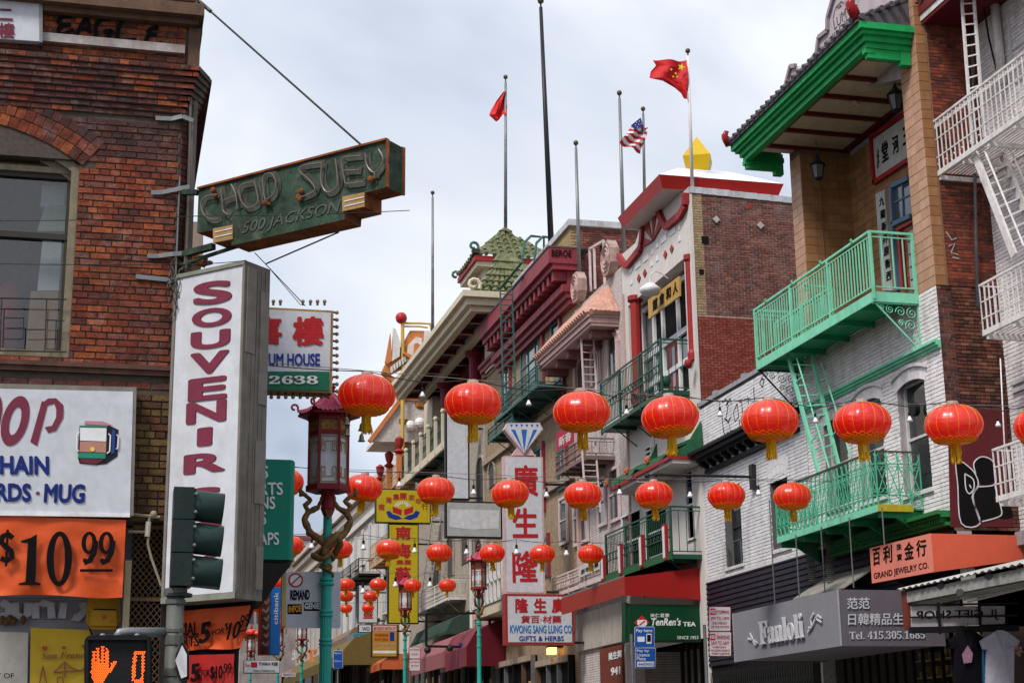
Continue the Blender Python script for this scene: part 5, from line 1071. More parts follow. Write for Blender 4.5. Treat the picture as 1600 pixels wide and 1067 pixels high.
# ============================================================ NEAR WHITE BUILDING (right edge)
WF = Frame((XW, 0, 0), (0, 1, 0), (-1, 0, 0))
NB = thing('white_corner_building', V(XW+3, uN-4, 0), 'white painted brick building with white fire escapes at the right edge', 'building')
wh2 = mat('white_render', (.60, .585, .58), .75, dirt=.5, dcol=(.3, .22, .18), var=.1, bump=.3)
mb = MB(); mb.box(XW, XW+12, uN-9, uN-.01, 3.4, zTop+1); mb.box(XW+1.2, XW+12, uN-9, uN-.01, 0, 3.4); mb.build('wall', wmort, NB)
zl_ = WF.px(1580, 835)[1]
bricks(NB, WF, uN-4.5, uN-.02, zl_, zTop+1, wbrick, l=.22, h=.078, d=.01, headers=5, indiv=100, near=(uN-1, 8))
for y in (18,): pass
for k, yy in enumerate((600, 612)): z = WF.px(1580, yy)[1]; mb = MB(); mb.fb(WF, uN-5, uN-.25, z-.06, z+.02, 0, .08-.02*k); mb.build('string_course', wh2, NB)
mb = MB(); mb.fb(WF, uN-9, uN+.02, zl_-.25, zl_, 0, .12); mb.build('lintel_band', mat('grey_lintel', (.33, .31, .35), .7, dirt=.3), NB)
wu = WF.px(1583, 100, 0)[0]; wz = WF.px(1590, 130)[1]; window(WF, wu-1.2, wu, wz, wz+1.4, NB, wh2, glassm, n=.02, bars=1)
whp = mat('white_iron', (.66, .63, .61), .5, dirt=.55, dcol=(.22, .13, .09), scale=14, var=.15)
NN = 1.05
def wbalcony(cx, cyt, cyb, lab, slats=12, fancy=False):
    u0, zt = WF.px(cx, cyt, NN); ub, zb = WF.px(cx+2, cyb, NN)
    B = thing('white_balcony', WF.P(u0-1.6, zb, NN/2), lab, 'balcony'); u1 = u0-3.4
    mb = MB(); mb.bar(WF.P(u0, zt, NN), WF.P(u1, zt, NN), .04); mb.build('top_rail', whp, B); mb = MB(); mb.bar(WF.P(u0, zb+.04, NN), WF.P(u1, zb+.04, NN), .05, .1); mb.build('girder', whp, B)
    mb = MB(); mb.bar(WF.P(u0, zb+.04, NN), WF.P(u0, zb+.04, 0), .05, .08); mb.build('girder', whp, B); mb = MB(); mb.bar(WF.P(u0, zt, NN), WF.P(u0, zt, 0), .03); mb.build('top_rail', whp, B)
    for f in (.33, .66): mb = MB(); mb.bar(WF.P(u0, zb+(zt-zb)*f, NN), WF.P(u1, zb+(zt-zb)*f, NN), .022); mb.build('mid_rail', whp, B)
    k = 22
    for i in range(k+1):
        u = u0+(u1-u0)*i/k; b = MB(); b.bar(WF.P(u, zb+.06, NN), WF.P(u, zt, NN), .02)
        if fancy:
            b.spiral(WF.P(u+.05, zt-.12, NN), V(0, 1, 0), V(0, 0, 1), .055, 1.3, .02, 4, 0, .2); b.spiral(WF.P(u-.05, zt-.12, NN), V(0, -1, 0), V(0, 0, 1), .055, 1.3, .02, 4, 0, .2)
            if i % 2 == 0: b.ring(WF.P(u-.08, zb+.16, NN), V(0, 1, 0), V(0, 0, 1), .07, .02, 4, 8, .09)
        b.build('baluster', whp, B)
    for i in range(5): n = NN*(i+.5)/5; b = MB(); b.bar(WF.P(u0, zb+.06, n), WF.P(u0, zt, n), .02); b.build('baluster', whp, B)
    for i in range(slats): n = .05+(NN-.1)*i/slats; b = MB(); b.bar(WF.P(u0, zb+.06, n), WF.P(u1, zb+.06, n), .035, .02); b.build('floor_slat', whp, B)
    for i in range(4): u = u0-.12-i*.9; b = MB(); b.bar(WF.P(u, zb-.05, NN), WF.P(u, zb-.05, 0), .06, .09); b.build('joist', whp, B)
    return u0, zt, zb
ub1, zt1, zb1_ = wbalcony(1456, 193, 281, 'topmost white iron fire escape balcony with scrolled balusters', fancy=True)
ub2, zt2_, zb2_ = wbalcony(1530, 447, 527, 'middle white iron fire escape balcony at the right edge', slats=9)
ub3, zt3_, zb3_ = wbalcony(1551, 703, 785, 'lowest white iron fire escape balcony beside the black graffiti', slats=7)
mb = MB(); mb.bar(WF.P(ub1+.04, zb1_, NN), WF.px3(1437, 50, NN), .11); mb.build('balcony_post', whp, None, 'peeling white post between the eave and the topmost white balcony', 'post')
S_ = thing('fire_escape_stair', WF.px3(1570, 350, .6), 'white iron fire escape stair down from the topmost white balcony', 'stairs')
for (a, b, n) in (((1522, 238), (1585, 400), .95), ((1560, 226), (1622, 380), .45)): mb = MB(); mb.bar(WF.px3(*a, n), WF.px3(*b, n), .05, .16); mb.build('stringer', whp, S_)
p0, p1 = WF.px3(1522, 238, .95), WF.px3(1585, 400, .95); q0, q1 = WF.px3(1560, 226, .45), WF.px3(1622, 380, .45)
for i in range(1, 9): mb = MB(); mb.bar(p0.lerp(p1, i/9), q0.lerp(q1, i/9), .12, .03); mb.build('tread', whp, S_)
for (a, b, n) in (((1537, 232), (1600, 385), 1.0), ((1570, 215), (1640, 370), .5)): mb = MB(); mb.tube([WF.px3(*a, n), WF.px3(*b, n)], .02, 6); mb.build('handrail', whp, S_)
L_ = thing('roof_ladder', WF.px3(1515, 100, .9), 'white ladder rising from the topmost white balcony past the eave', 'ladder')
pa, pb = WF.px3(1502, -10, .9), WF.px3(1519, 225, .9); qa, qb = WF.px3(1521, -10, .75), WF.px3(1538, 215, .75)
for a, b in ((pa, pb), (qa, qb)): mb = MB(); mb.bar(a, b, .035, .07); mb.build('stringer', whp, L_)
for i in range(14): mb = MB(); mb.bar(pa.lerp(pb, i/14), qa.lerp(qb, i/14), .025); mb.build('rung', whp, L_)
# eave of that building
EV = thing('tiled_eave', WF.px3(1480, 20, 1), 'dark red tiled eave with cream edge boards over the topmost white balcony', 'eave')
uE, zE = WF.px(1428, 50, 1.15); u2 = uE-4.5
mb = MB(); mb.fb(WF, u2, uE-.02, zE+.03, zE+.07, 0, 1.1); mb.build('soffit', mat('deep_red_soffit', (.10, .008, .012), .5, dirt=.2), EV)
for z0, h_, m_, n_ in ((0, .07, burg, 1.15), (.075, .13, whp, 1.17), (.21, .2, mat('dark_red_tile_edge', (.17, .02, .02), .5, dirt=.4), 1.2)): mb = MB(); mb.fb(WF, u2, uE, zE+z0, zE+z0+h_, n_-.04, n_); mb.build('edge_board', m_, EV); mb = MB(); mb.fb(WF, uE, uE+.04, zE+z0, zE+z0+h_, 0, n_); mb.build('edge_board', m_, EV)
mb = MB(); mb.bar(WF.P(uE-.05, zE-.06, 1.1), WF.P(uE-.05, zE-.06, 0), .08); mb.build('beam', whp, EV)
for k in range(14): u = uE-k*.24; mb = MB(); mb.tube([WF.P(u, zE+.47, 1.25), WF.P(u, zE+.95, 0)], .09, 8); mb.build('roof_tile', mat('brown_roof_tile', (.16, .06, .05), .6, dirt=.4), EV)
for pts, r, m_, lb in (([SW.px3(1519, 45, .12), SW.px3(1527, 480, .12)], .03, mat('grey_pipe', (.13, .14, .15), .5, dirt=.3), 'dark grey downpipe on the brick side wall'), ([WF.px3(1552, -20, .12), WF.px3(1566, 130, .12)], .09, whp, 'thick white downpipe on the white wall'), ([WF.px3(1563, 560, NN), WF.px3(1574, 790, NN)], .013, whp, 'thin white drop rod past the lowest white balcony')):
    mb = MB(); mb.tube(pts, r, 10); mb.build('downpipe', m_, None, lb, 'pipe', smooth=True)
wire('cable', [WF.px3(1535, -5, .3), WF.px3(1545, 60, .2), WF.px3(1557, 110, .15)], .02, 'thick black cable hanging on the white wall', blackm)
# jewelry sign awning
JN = XW-cross(uN-.06).px(1455.5, 863)[0]; J = thing('jewelry_sign', WF.px3(1460, 890, JN), 'salmon red box awning reading GRAND JEWELRY CO. with Chinese characters', 'sign')
salmon = mat('salmon_canvas', (.72, .22, .16), .6, dirt=.1, var=.05, bump=.05); salr = mat('orange_red_canvas', (.62, .105, .055), .6, dirt=.15, var=.06, bump=.05)
pc = [(1358.8, 856), (1453, 833), (1457.8, 893.4), (1362.5, 911)]
q = [WF.px3(*p, JN) for p in pc]; mb = MB(); mb.prism(q, V(.02, 0, 0)); mb.build('front_panel', salmon, J)
u0, zt = WF.px(1453, 833, JN); zb = WF.px(1457.8, 893.4, JN)[1]
uj0 = WF.px(1358.8, 856, JN)[0]
mb = MB(); mb.add([WF.P(u0, zb, JN-.02), WF.P(u0, zb+.25, .02), WF.P(u0, zt, .02), WF.P(u0, zt, JN-.02), WF.P(u0+.02, zb, JN-.02), WF.P(u0+.02, zb+.25, .02), WF.P(u0+.02, zt, .02), WF.P(u0+.02, zt, JN-.02)], [(0, 1, 2, 3), (7, 6, 5, 4), (3, 2, 6, 7), (1, 0, 4, 5), (0, 3, 7, 4), (2, 1, 5, 6)]); mb.build('side_panel', salr, J)
mb = MB(); mb.fb(WF, u0+.02, uj0-.02, zt-.14, zt-.12, .02, JN-.03); mb.build('top_panel', salr, J); mb = MB(); mb.fb(WF, u0+.02, uj0, zb+.1, zb+.11, .02, JN-.03); mb.build('under_panel', burg, J)
for c, a, b in (('百', (845, 205), (882, 110)), ('利', (897, 193), (942, 98)), ('金', (1003, 175), (1050, 80)), ('行', (1063, 160), (1113, 68))):
    p = f1(*a); r_ = f1(b[0], a[1]-9); t_ = f1(a[0]-2, b[1]+9); text(c, WF, p, r_, t_, inkm, J, JN+.003, .02, depth=.004)
text('珠', WF, f1(963, 128), f1(988, 123), f1(962, 95), inkm, J, JN+.003, .0); text('寶', WF, f1(966, 178), f1(990, 173), f1(965, 146), inkm, J, JN+.003, .0)
text('GRAND JEWELRY CO.', WF, f1(851, 278), f1(1124, 223), f1(849, 240), inkm, J, JN+.003, .0)
# corrugated awning and gift shop
C_ = thing('corrugated_awning', WF.px3(1500, 920, 1.2), 'rusty white corrugated metal awning over the gift shop', 'awning')
CN = XW-cross(uN-.5).px(1405, 921)[0]; uc0, zc0 = WF.px(1405, 921, CN); zbk = zc0+.62; mb = MB(); vs = []; K = 90; u_ = uc0
for i in range(K+1):
    u = uc0-i*.055; d = .02*math.sin(i*PI/2+.3)
    vs += [WF.P(u, zc0+d, CN+.05), WF.P(u, zbk+d, .02), WF.P(u, zc0+d-.006, CN+.05), WF.P(u, zbk+d-.006, .02)]
fs = []
for i in range(K): a = 4*i; b = a+4; fs += [(a, a+1, b+1, b), (a+2, b+2, b+3, a+3), (a, b, b+2, a+2)]
mb.add(vs, fs); mb.build('corrugated_sheet', mat('rusty_white_sheet', (.46, .45, .42), .6, .1, dirt=.7, dcol=(.16, .10, .06), var=.15), C_)
zf1 = WF.px(1420, 940, CN)[1]; mb = MB(); mb.fb(WF, uc0-.18, uc0-5, zf1, zc0-.06, CN-.08, CN-.03); mb.build('fascia', mat('peeling_board', (.33, .33, .31), .7, dirt=.75, dcol=(.08, .07, .05), var=.2), C_)
for pz in ((1470, 915), (1545, 900), (1500, 925)): q = WF.px(*pz, CN-.03); mb = MB(); mb.prism([WF.P(q[0]+dx*.1, q[1]+dz*.06, CN-.028) for dx, dz in ((-1.5, 0), (-.6, .9), (.7, 1), (1.4, .2), (.5, -.9), (-.8, -.8))], WF.n*.004); mb.build('paint_patch', mat('bare_patch', (.07, .075, .08), .8), C_)
mb = MB(); mb.fb(WF, uc0-.2, uc0-5, zf1-.02, zf1+.03, CN-.6, CN-.1); mb.build('gutter', mat('dirty_gutter', (.28, .27, .24), .6, dirt=.6), C_)
mb = MB(); mb.fb(WF, uc0-.02, uc0-.2, WF.px(1405, 984, CN)[1], zc0-.03, CN-.25, CN-.02); mb.build('post', mat('red_brown_post', (.16, .035, .02), .6, dirt=.4), C_)
YG = uc0-1.3; GF = cross(YG)
g_ = thing('gift_shop_sign', GF.px3(1500, 982), 'hanging white gift shop sign seen from behind with reversed lettering', 'sign')
mb = MB(); mb.prism([GF.px3(*p) for p in ((1424, 947), (1570, 946), (1570, 974), (1425, 980))], V(0, .03, 0)); mb.build('panel', mat('backlit_panel', (.40, .36, .36), .6, dirt=.2), g_)
text('JL GIFT SHOP', GF, (1432, 971), (1560, 968), (1432, 954), inkm, g_, .004, .01, flip=True)
for y in (945, 964, 984): mb = MB(); mb.bar(GF.px3(1422, y, .03), GF.px3(1590, y-3, .03), .03 if y < 980 else .1); mb.build('frame_bar', blackm, g_)
for x in (1466, 1530): mb = MB(); mb.bar(GF.px3(x, 940, .05), GF.px3(x+3, 990, .05), .035); mb.build('frame_bar', blackm, g_)
for k in range(3): mb = MB(); mb.bar(GF.px3(1500+k*6, 934+k*3, .3), GF.px3(1640, 905+k*2, .3), .03); mb.build('hanger_rail', whp, g_)
def tee(F, cx, y, w, h, m, label, n=0):
    pts = [(-.16, 0), (-.06, -.03), (.06, -.03), (.16, 0), (.5, .14), (.42, .27), (.33, .22), (.35, 1.1), (-.35, 1.1), (-.33, .22), (-.42, .27), (-.5, .14)]
    t = thing('hanging_shirt', F.px3(cx, y+h, n), label, 'T-shirt'); mb = MB(); P_ = [F.px3(cx+a*w, y+b*h, n) for a, b in pts]
    c = sum(P_, V(0, 0, 0))/len(P_); k = len(P_); front = [p+F.n*(.05 if i in (0, 3, 6, 9) else .01) for i, p in enumerate(P_)]; back = [p-F.n*.03 for p in P_]
    mb.add(front+[c+F.n*.09], [(i, (i+1) % k, k) for i in range(k)]); mb.add(back, [tuple(range(k))[::-1]]); mb.add(front+back, [(i, k+i, k+(i+1) % k, (i+1) % k) for i in range(k)])
    mb.build('shirt_cloth', m, t); mb = MB(); mb.bar(F.px3(cx-w*.15, y+2, n), F.px3(cx+w*.15, y+2, n), .01); mb.tube([F.px3(cx, y, n), F.px3(cx, y-14, n)], .006, 4); mb.build('hanger', ironm, t); return t
t = tee(GF, 1512, 986, 60, 100, mat('black_cotton', (.007, .006, .009), .8, dirt=0, spec=.05), 'black printed T-shirt hanging under the corrugated awning', .1)
poly_on(GF, [(1503, 1022), (1512, 1008), (1520, 1020), (1518, 1034), (1506, 1036)], mat('pink_print', (.3, .15, .22), .7, var=.5, scale=30), t, 'print', .2)
tee(GF, 1562, 987, 62, 100, mat('grey_cotton', (.38, .36, .42), .8, dirt=.1), 'pale grey T-shirt hanging rightmost under the corrugated awning', .25)
tee(GF, 1533, 1002, 22, 70, mat('blue_print_cotton', (.05, .22, .42), .8, var=.6, scale=25), 'small blue and red printed shirt between the black and grey T-shirts', .05)
mb = MB(); mb.box(XW-.1, XW+1.1, uN-6, uN-.3, 0, 3.4); mb.build('dark_shop_interior', darkm, None, 'dark interior of the gift shop under the corrugated awning', 'shop interior')
mb = MB(); q = GF.px3(1592, 1018, .3)
for k in range(20): a = random.random()*6.28; mb.ball(q+V(.07*math.cos(a)*random.random(), .05*math.sin(a), random.uniform(-.05, .07)), .025, 5)
mb.build('flower_bunch', mat('dried_flowers', (.30, .16, .12), .8, var=.5, scale=20), None, 'small bunch of dried flowers at the right edge', 'flowers')
# ============================================================ RED AND WHITE ASSOCIATION BUILDING
z7 = zc(880, 240, 4); z1p = zc(900, 450, 4.269); z2p = zc(900, 680, 4.446); z3p = zc(860, 880, 4.706)
cw = mat('cream_stucco', (.62, .57, .53), .75, var=.05, dirt=.3, dcol=(.3, .24, .2), bump=.1); redp = mat('roof_red_paint', (.36, .018, .014), .45, dirt=.12, var=.06, bump=.05)
redt = mat('trim_red', (.30, .02, .02), .5, dirt=.25); dgreen = mat('dark_green_iron', (.018, .07, .045), .45, dirt=.25)
u0 = RF.px(1083, 400)[0]; u1 = RF.px(975, 450)[0]; zw = RF.px(1078, 300)[1]
RB = thing('association_building', V(XR+3, (u0+u1)/2, 0), 'cream building with upturned red roof, red trim and dark green balconies', 'building')
mb = MB(); mb.box(XR+.62, XR+12, u0+.4, u1, 4.5, RF.px(1083, 410)[1]); mb.box(XR+.02, XR+12, u0, u0+.4, 3, zw-.02); mb.box(XR+1.5, XR+12, u0+.01, u1-.01, 0, 4.5); mb.build('wall', mat('brown_mortar', (.40, .33, .28), .9, dirt=.6), RB)
RS = Frame((XR, u0, 0), (1, 0, 0), (0, -1, 0))
oldb = [(.15, .042, .03), (.20, .06, .045), (.10, .035, .03), (.24, .09, .07), (.17, .06, .05), (.085, .04, .04)]
rbm = mat('weathered_brick', (.2, .07, .05), .9, var=.35, dirt=.5, dcol=(.30, .22, .18), scale=3.5, bump=.5, smear=.6, brick=oldb, streak=False)
zpt = RF.px(1090, 489)[1]
ys_ = RS.px(1100, 400)[0]
bricks(RB, RS, .32, 5.2, zpt, zw-.06, rbm, l=.205, h=.0735, j=.015, d=.012, indiv=240, near=(1, 12), headers=0, name='brick')
bricks(RB, RS, .0, .32, zpt, zw-.06, mat('yellow_quoin', (.36, .25, .14), .85, brick=[(.38, .27, .15), (.3, .2, .1), (.4, .3, .18)], dirt=.4), l=.16, h=.0735, d=.014, headers=0)
bricks(RB, RS, .0, 5.2, 9, zpt, mat('red_painted_brick', (.20, .028, .015), .8, var=.12, dirt=.3, dcol=(.08, .02, .015), scale=5, bump=.5, brick=[(.20, .028, .015), (.22, .032, .018), (.18, .025, .014)]), l=.205, h=.0735, d=.007, headers=0, indiv=60)
mb = MB()
for i in range(14): x = XR-.05+i*.4; zz = zw-.05-(i*.012); mb.box(x, x+.4, u0-.05, u0+.45, zz, zz+.16+.03*random.random())
mb.build('parapet_cap', mat('worn_cement', (.48, .48, .5), .85, dirt=.5, var=.15), RB)
for (x, y, c) in ((432, 325, 0), (1155, 0, 0),): pass
for (x, y, w, hh, m_) in ((1096, 375, .2, .22, darkm), (1092, 425, .14, .16, darkm), (1168, 323, .1, .12, redp)): q = RS.px(x, y); mb = MB(); mb.fb(RS, q[0], q[0]+w, q[1]-hh/2, q[1]+hh/2, .01, .02); mb.build('wall_hole', m_, RB)
for (x, y) in ((1118, 344), (1187, 353)): q = RS.px(x, y); mb = MB(); mb.prism([RS.P(q[0]+a*.11, q[1]+b*.11, .02) for a, b in ((1, 0), (0, 1), (-1, 0), (0, -1))], V(0, -.05, 0)); mb.build('anchor_plate', mat('pale_stone', (1, 1, 1)), RB)
# facade skin: cream wall with big opening
mb = MB(); op = (RF.px(1074, 450)[0], RF.px(987, 560)[0], RF.px(1060, 620, 0)[1], RF.px(1068, 407)[1])
zE0 = RF.px(1060, 305, 0)[1]
mb.fb(RF, u0-.02, u0+.42, 4.4, RF.px(1066, 332)[1], -.01, .06); wallslab(RF, u0+.42, u1, 4.4, RF.px(1066, 332)[1], [(op[0], op[1], op[2], op[3])], -.62, .06, cw, RB, mb=mb); mb.build('front_wall', cw, RB)
mb = MB(); mb.box(XR-.04, XR+.03, u0-.03, u0+.14, 3.2, zw); mb.build('corner_strip', cw, RB)
# roof
RN = .8; uc, zt = RF.px(1030, 272.5, RN); ul, zl = RF.px(965, 342, RN); zb = RF.px(1032.5, 297, RN-.12)[1]; xr = cross(uc).px(1225, 292)[0]
mb = MB(); A, B = V(XR-RN, uc, zt), V(XR-RN, ul, zt); a, b = V(XR-RN+.12, uc+.12, zb), V(XR-RN+.12, ul-.12, zb); Cc = V(xr, uc, zt); cc = V(xr-.15, uc+.12, zb); D = V(xr, ul, zt); d = V(xr-.15, ul-.12, zb)
mb.add([A, B, D, Cc, a, b, d, cc], [(0, 1, 5, 4), (3, 0, 4, 7), (1, 2, 6, 5), (2, 3, 7, 6)]); mb.build('roof_fascia', redp, RB)
mb = MB(); mb.add([A, B, D, Cc, V((XR-RN+xr)/2-.8, (uc+ul)/2-.6, zt+.75), V((XR-RN+xr)/2-.8, (uc+ul)/2+.6, zt+.75), V((XR-RN+xr)/2+.8, (uc+ul)/2+.6, zt+.75), V((XR-RN+xr)/2+.8, (uc+ul)/2-.6, zt+.75)], [(0, 1, 5, 4), (1, 2, 6, 5), (2, 3, 7, 6), (3, 0, 4, 7), (4, 5, 6, 7)]); mb.build('white_roof', mat('white_roof', (.75, .74, .73), .6, dirt=.1), RB)
mb = MB(); mb.add([a, b, d, cc], [(0, 3, 2, 1)]); mb.add([a+V(0, 0, .05), b+V(0, 0, .05), d+V(0, 0, .05), cc+V(0, 0, .05)], [(0, 1, 2, 3)]); mb.build('soffit', cw, RB)
# yellow pinnacle
pc_ = cross((uc+ul)/2); c0 = pc_.px3(1090, 252); hw = (pc_.px3(1111, 250).x-pc_.px3(1068, 250).x)/2*1.15; zm = c0.z+.05; zu = pc_.px(1089, 214)[1]; zl__ = pc_.px(1090, 266)[1]
def sq(c, r, z, rot): return [V(c.x+r*math.cos(rot+k*PI/2), c.y+r*math.sin(rot+k*PI/2), z) for k in range(4)]
mb = MB(); S1 = sq(c0, hw*1.15, zm, .35); S2 = sq(c0, hw*.85, zl__-.1, .35); mb.add(S1+S2+[V(c0.x, c0.y, zu)], [(0, 1, 8), (1, 2, 8), (2, 3, 8), (3, 0, 8), (4, 5, 1, 0), (5, 6, 2, 1), (6, 7, 3, 2), (7, 4, 0, 3), (7, 6, 5, 4)]); mb.build('gold_pinnacle', mat('gold_yellow', (.55, .36, .01), .4, dirt=.05, var=.05), RB)
# inclined cream panels + red moulding path + fan
mb = MB(); pp_ = [z7(*p) for p in ((610, 235), (745, 245), (780, 250), (780, 330), (745, 375), (640, 490), (480, 640), (390, 720), (370, 640), (465, 560), (490, 480))]; mb.prism([RF.px3(x, y, .0) for x, y in pp_], RF.n*.07); mb.build('gable_panel', cw, RB)
path = [(763, 252), (765, 325), (735, 385), (648, 458), (632, 440), (590, 342), (572, 350), (512, 410), (502, 440), (492, 560), (482, 600), (402, 700), (380, 690), (348, 640)]
for p, q in zip(path, path[1:]): mb = MB(); mb.bar(RF.px3(*z7(*p), .12), RF.px3(*z7(*q), .12), .16, .2); mb.build('red_moulding', redt, RB)
fc = z7(566, 545); edge = [(505, 585), (512, 530), (512, 470), (540, 420), (565, 400), (590, 385), (612, 400), (620, 455)]
for i in range(len(edge)-1):
    if i % 2 == 0 or True:
        p, q = edge[i], edge[i+1]; m_ = redt if i % 2 == 0 else cw
        poly_on(RF, [fc, z7(*p), z7(*q)], m_, RB, 'fan_blade', .08, .05 if i % 2 == 0 else .02)
for i, (x, y) in enumerate(((475, 780), (512, 748), (640, 632), (680, 596))): poly_on(RF, [z7(x-10, y+5), z7(x+1, y+26), z7(x+12, y-5), z7(x+1, y-26)], redt, RB, 'red_diamond', .06, .03)
for (x, y, w, h_) in ((425, 745, 14, 30), (468, 715, 34, 34), (518, 672, 34, 34), (560, 630, 14, 30), (590, 590, 14, 30), (628, 555, 36, 36), (685, 505, 38, 36), (728, 475, 14, 30), (428, 820, 14, 30), (555, 705, 14, 34), (590, 672, 14, 34), (728, 550, 14, 34)):
    poly_on(RF, [z7(x-w/2, y+w*.42), z7(x+w/2, y-w*.42), z7(x+w/2, y-w*.42-h_), z7(x-w/2, y+w*.42-h_)], mat('pale_panel', (.70, .70, .72), .7, dirt=.15), RB, 'relief_panel', .06, .02)
# opening: loggia back with white joinery
opf = RF.off(-.45); mb = MB(); mb.fb(opf, op[0], op[1], op[2], op[3], -.05, 0); mb.build('recess_wall', darkm, RB)
wj = mat('white_joinery', (.66, .66, .67), .6, dirt=.15)
def pbar(F, a, b, w, n, m, parent, nm, h_=None, zz=z1p): mb = MB(); mb.bar(F.px3(*zz(*a), n), F.px3(*zz(*b), n), w, h_); mb.build(nm, m, parent)
ou = op[1]-op[0]
for f, w in ((.02, .18), (.2, .12), (.36, .14), (.62, .14), (.78, .14), (.97, .16)): u = op[0]+ou*f; mb = MB(); mb.fb(opf, u, u+w*.9, op[2], op[3], .01, .1); mb.build('joinery_post', wj, RB)
for f, w in ((.52, .16), (.28, .14), (.93, .14)): z = op[2]+(op[3]-op[2])*f; mb = MB(); mb.fb(opf, op[0], op[1], z, z+w, .02, .12); mb.build('joinery_rail', wj, RB)
mb = MB(); ud = op[0]+ou*.42; mb.fb(opf, ud, ud+ou*.17, op[2], op[2]+(op[3]-op[2])*.52, .0, .06); mb.build('door', mat('door_red', (.32, .03, .02), .5, dirt=.1), RB)
for k in (0, 1): mb = MB(); mb.fb(opf, ud+.08+k*ou*.085, ud+ou*.075+k*ou*.085, op[2]+.3, op[2]+(op[3]-op[2])*.48, .061, .07); mb.build('door_pane', glassb, RB)
for f0, f1_, g0, g1 in ((.8, .96, .3, .5), (.06, .18, .3, .5), (.64, .76, .3, .5), (.8, .96, .56, .9), (.06, .18, .56, .9), (.22, .34, .3, .5), (.38, .6, .34, .5)): mb = MB(); mb.fb(opf, op[0]+ou*f0+.1, op[0]+ou*f1_, op[2]+(op[3]-op[2])*g0, op[2]+(op[3]-op[2])*g1, .012, .03); mb.build('pane', glassb, RB)
for (a, b, w) in (((395, 75), (408, 760), .34), ((750, -200), (757, 500), .2)): mb = MB(); p = RF.px3(*z1p(*a), .06); q = RF.px3(*z1p(*b), .06); mb.tube([V(p.x, p.y, p.z), V(p.x, p.y, q.z)], w/2, 10); mb.lathe(V(p.x, p.y, p.z-.12), [(w*.5, 0), (w*.72, .06), (w*.72, .2)], 10); mb.lathe(V(p.x, p.y, q.z), [(w*.7, 0), (w*.7, .2), (w*.5, .3)], 10); mb.build('red_column', redt, RB, smooth=False)
s = thing('wooden_name_board', RF.px3(1040, 470, .1), 'ochre wooden name board with four black Chinese characters above the red door', 'sign')
mb = MB(); mb.prism([RF.px3(*z7(*p), .12) for p in ((540, 915), (735, 765), (738, 890), (543, 1035))], RF.n*.05); mb.build('board', mat('ochre_board', (.48, .27, .06), .5, dirt=.25), s)
for i, c in enumerate('館會和人'): x = 560+i*42; y = 990-i*34; text(c, RF, z7(x, y), z7(x+30, y-24), z7(x-1, y-74), inkm, s, .175, .04)
t = thing('shade_lamp', RF.px3(1017, 450, .6), 'white enamel shade lamp on a curved arm in front of the name board', 'lamp')
c = RF.px3(1016, 452, .55); mb = MB(); mb.lathe(c, [(.01, .2), (.12, .17), (.3, .02), (.31, -.05), (.25, -.14), (.05, -.18), (.01, -.18)], 14); mb.build('shade', wj, t, smooth=True)
mb = MB(); mb.tube([c+V(0, 0, .18), c+V(0, 0, .4), c+V(.15, 0, .55), c+V(.35, 0, .5), V(XR, c.y, c.z+.35)], .02, 6); mb.build('arm', wj, t)
# dark green balconies
def gbalcony(nm, px_c, px_l, px_cb, n, lab, m=dgreen, F=RF, step=.14, posts=3, scroll=True):
    uc_, zt_ = F.px(*px_c, n); ul_ = F.px(*px_l, n)[0]; zb_ = F.px(*px_cb, n)[1]
    B = thing(nm, F.P((uc_+ul_)/2, zb_, n/2), lab, 'balcony')
    mb = MB(); mb.fb(F, uc_, ul_, zb_, zb_+.12, n-.04, n); mb.build('girder', m, B); mb = MB(); mb.fb(F, uc_+.01, ul_, zb_+.03, zb_+.06, 0, n-.04); mb.build('deck', m, B)
    mb = MB(); mb.fb(F, uc_-.03, uc_, zb_, zb_+.12, 0, n); mb.build('girder', m, B)
    railing(F, uc_, ul_, zb_+.1, zt_, n-.02, m, B, posts=[uc_+(ul_-uc_)*k/posts for k in range(posts+1)], step=step, bw=.018, single=False)
    railing(sideF(uc_), .02 if F is RF else .02, n-.02, zb_+.1, zt_, 0, m, B, step=.2, bw=.018, single=False)
    H = (zt_-zb_)
    for zz in (zb_+.12+H*.48,):
        mb = MB(); mb.bar(F.P(uc_, zz, n), F.P(ul_, zz, n), .03); mb.bar(F.P(uc_, zz-.2, n), F.P(ul_, zz-.2, n), .03)
        if scroll:
            k = int(abs(ul_-uc_)/.28)
            for i in range(k): mb.spiral(F.P(uc_+(ul_-uc_)*(i+.5)/k, zz-.1, n), V(0, 1, 0), V(0, 0, 1), .09, 1.2, .02, 4, 0, .2)
        mb.build('scroll_band', m, B)
    for i in range(4): u = uc_+(ul_-uc_)*(i+.3)/4; mb = MB(); mb.bar(F.P(u, zb_, n-.05), F.P(u, zb_-.02, 0), .06, .1); mb.bar(F.P(u, zb_, n*.9), F.P(u, zb_-.6, 0), .03); mb.build('joist', m, B)
    return B, uc_, ul_, zb_, zt_
B3, gu, gl_, gzb, gzt = gbalcony('green_balcony', (1031, 529.6), (937.5, 600), (1040.5, 611.6), .85, 'dark green scrolled iron balcony below the wooden name board')
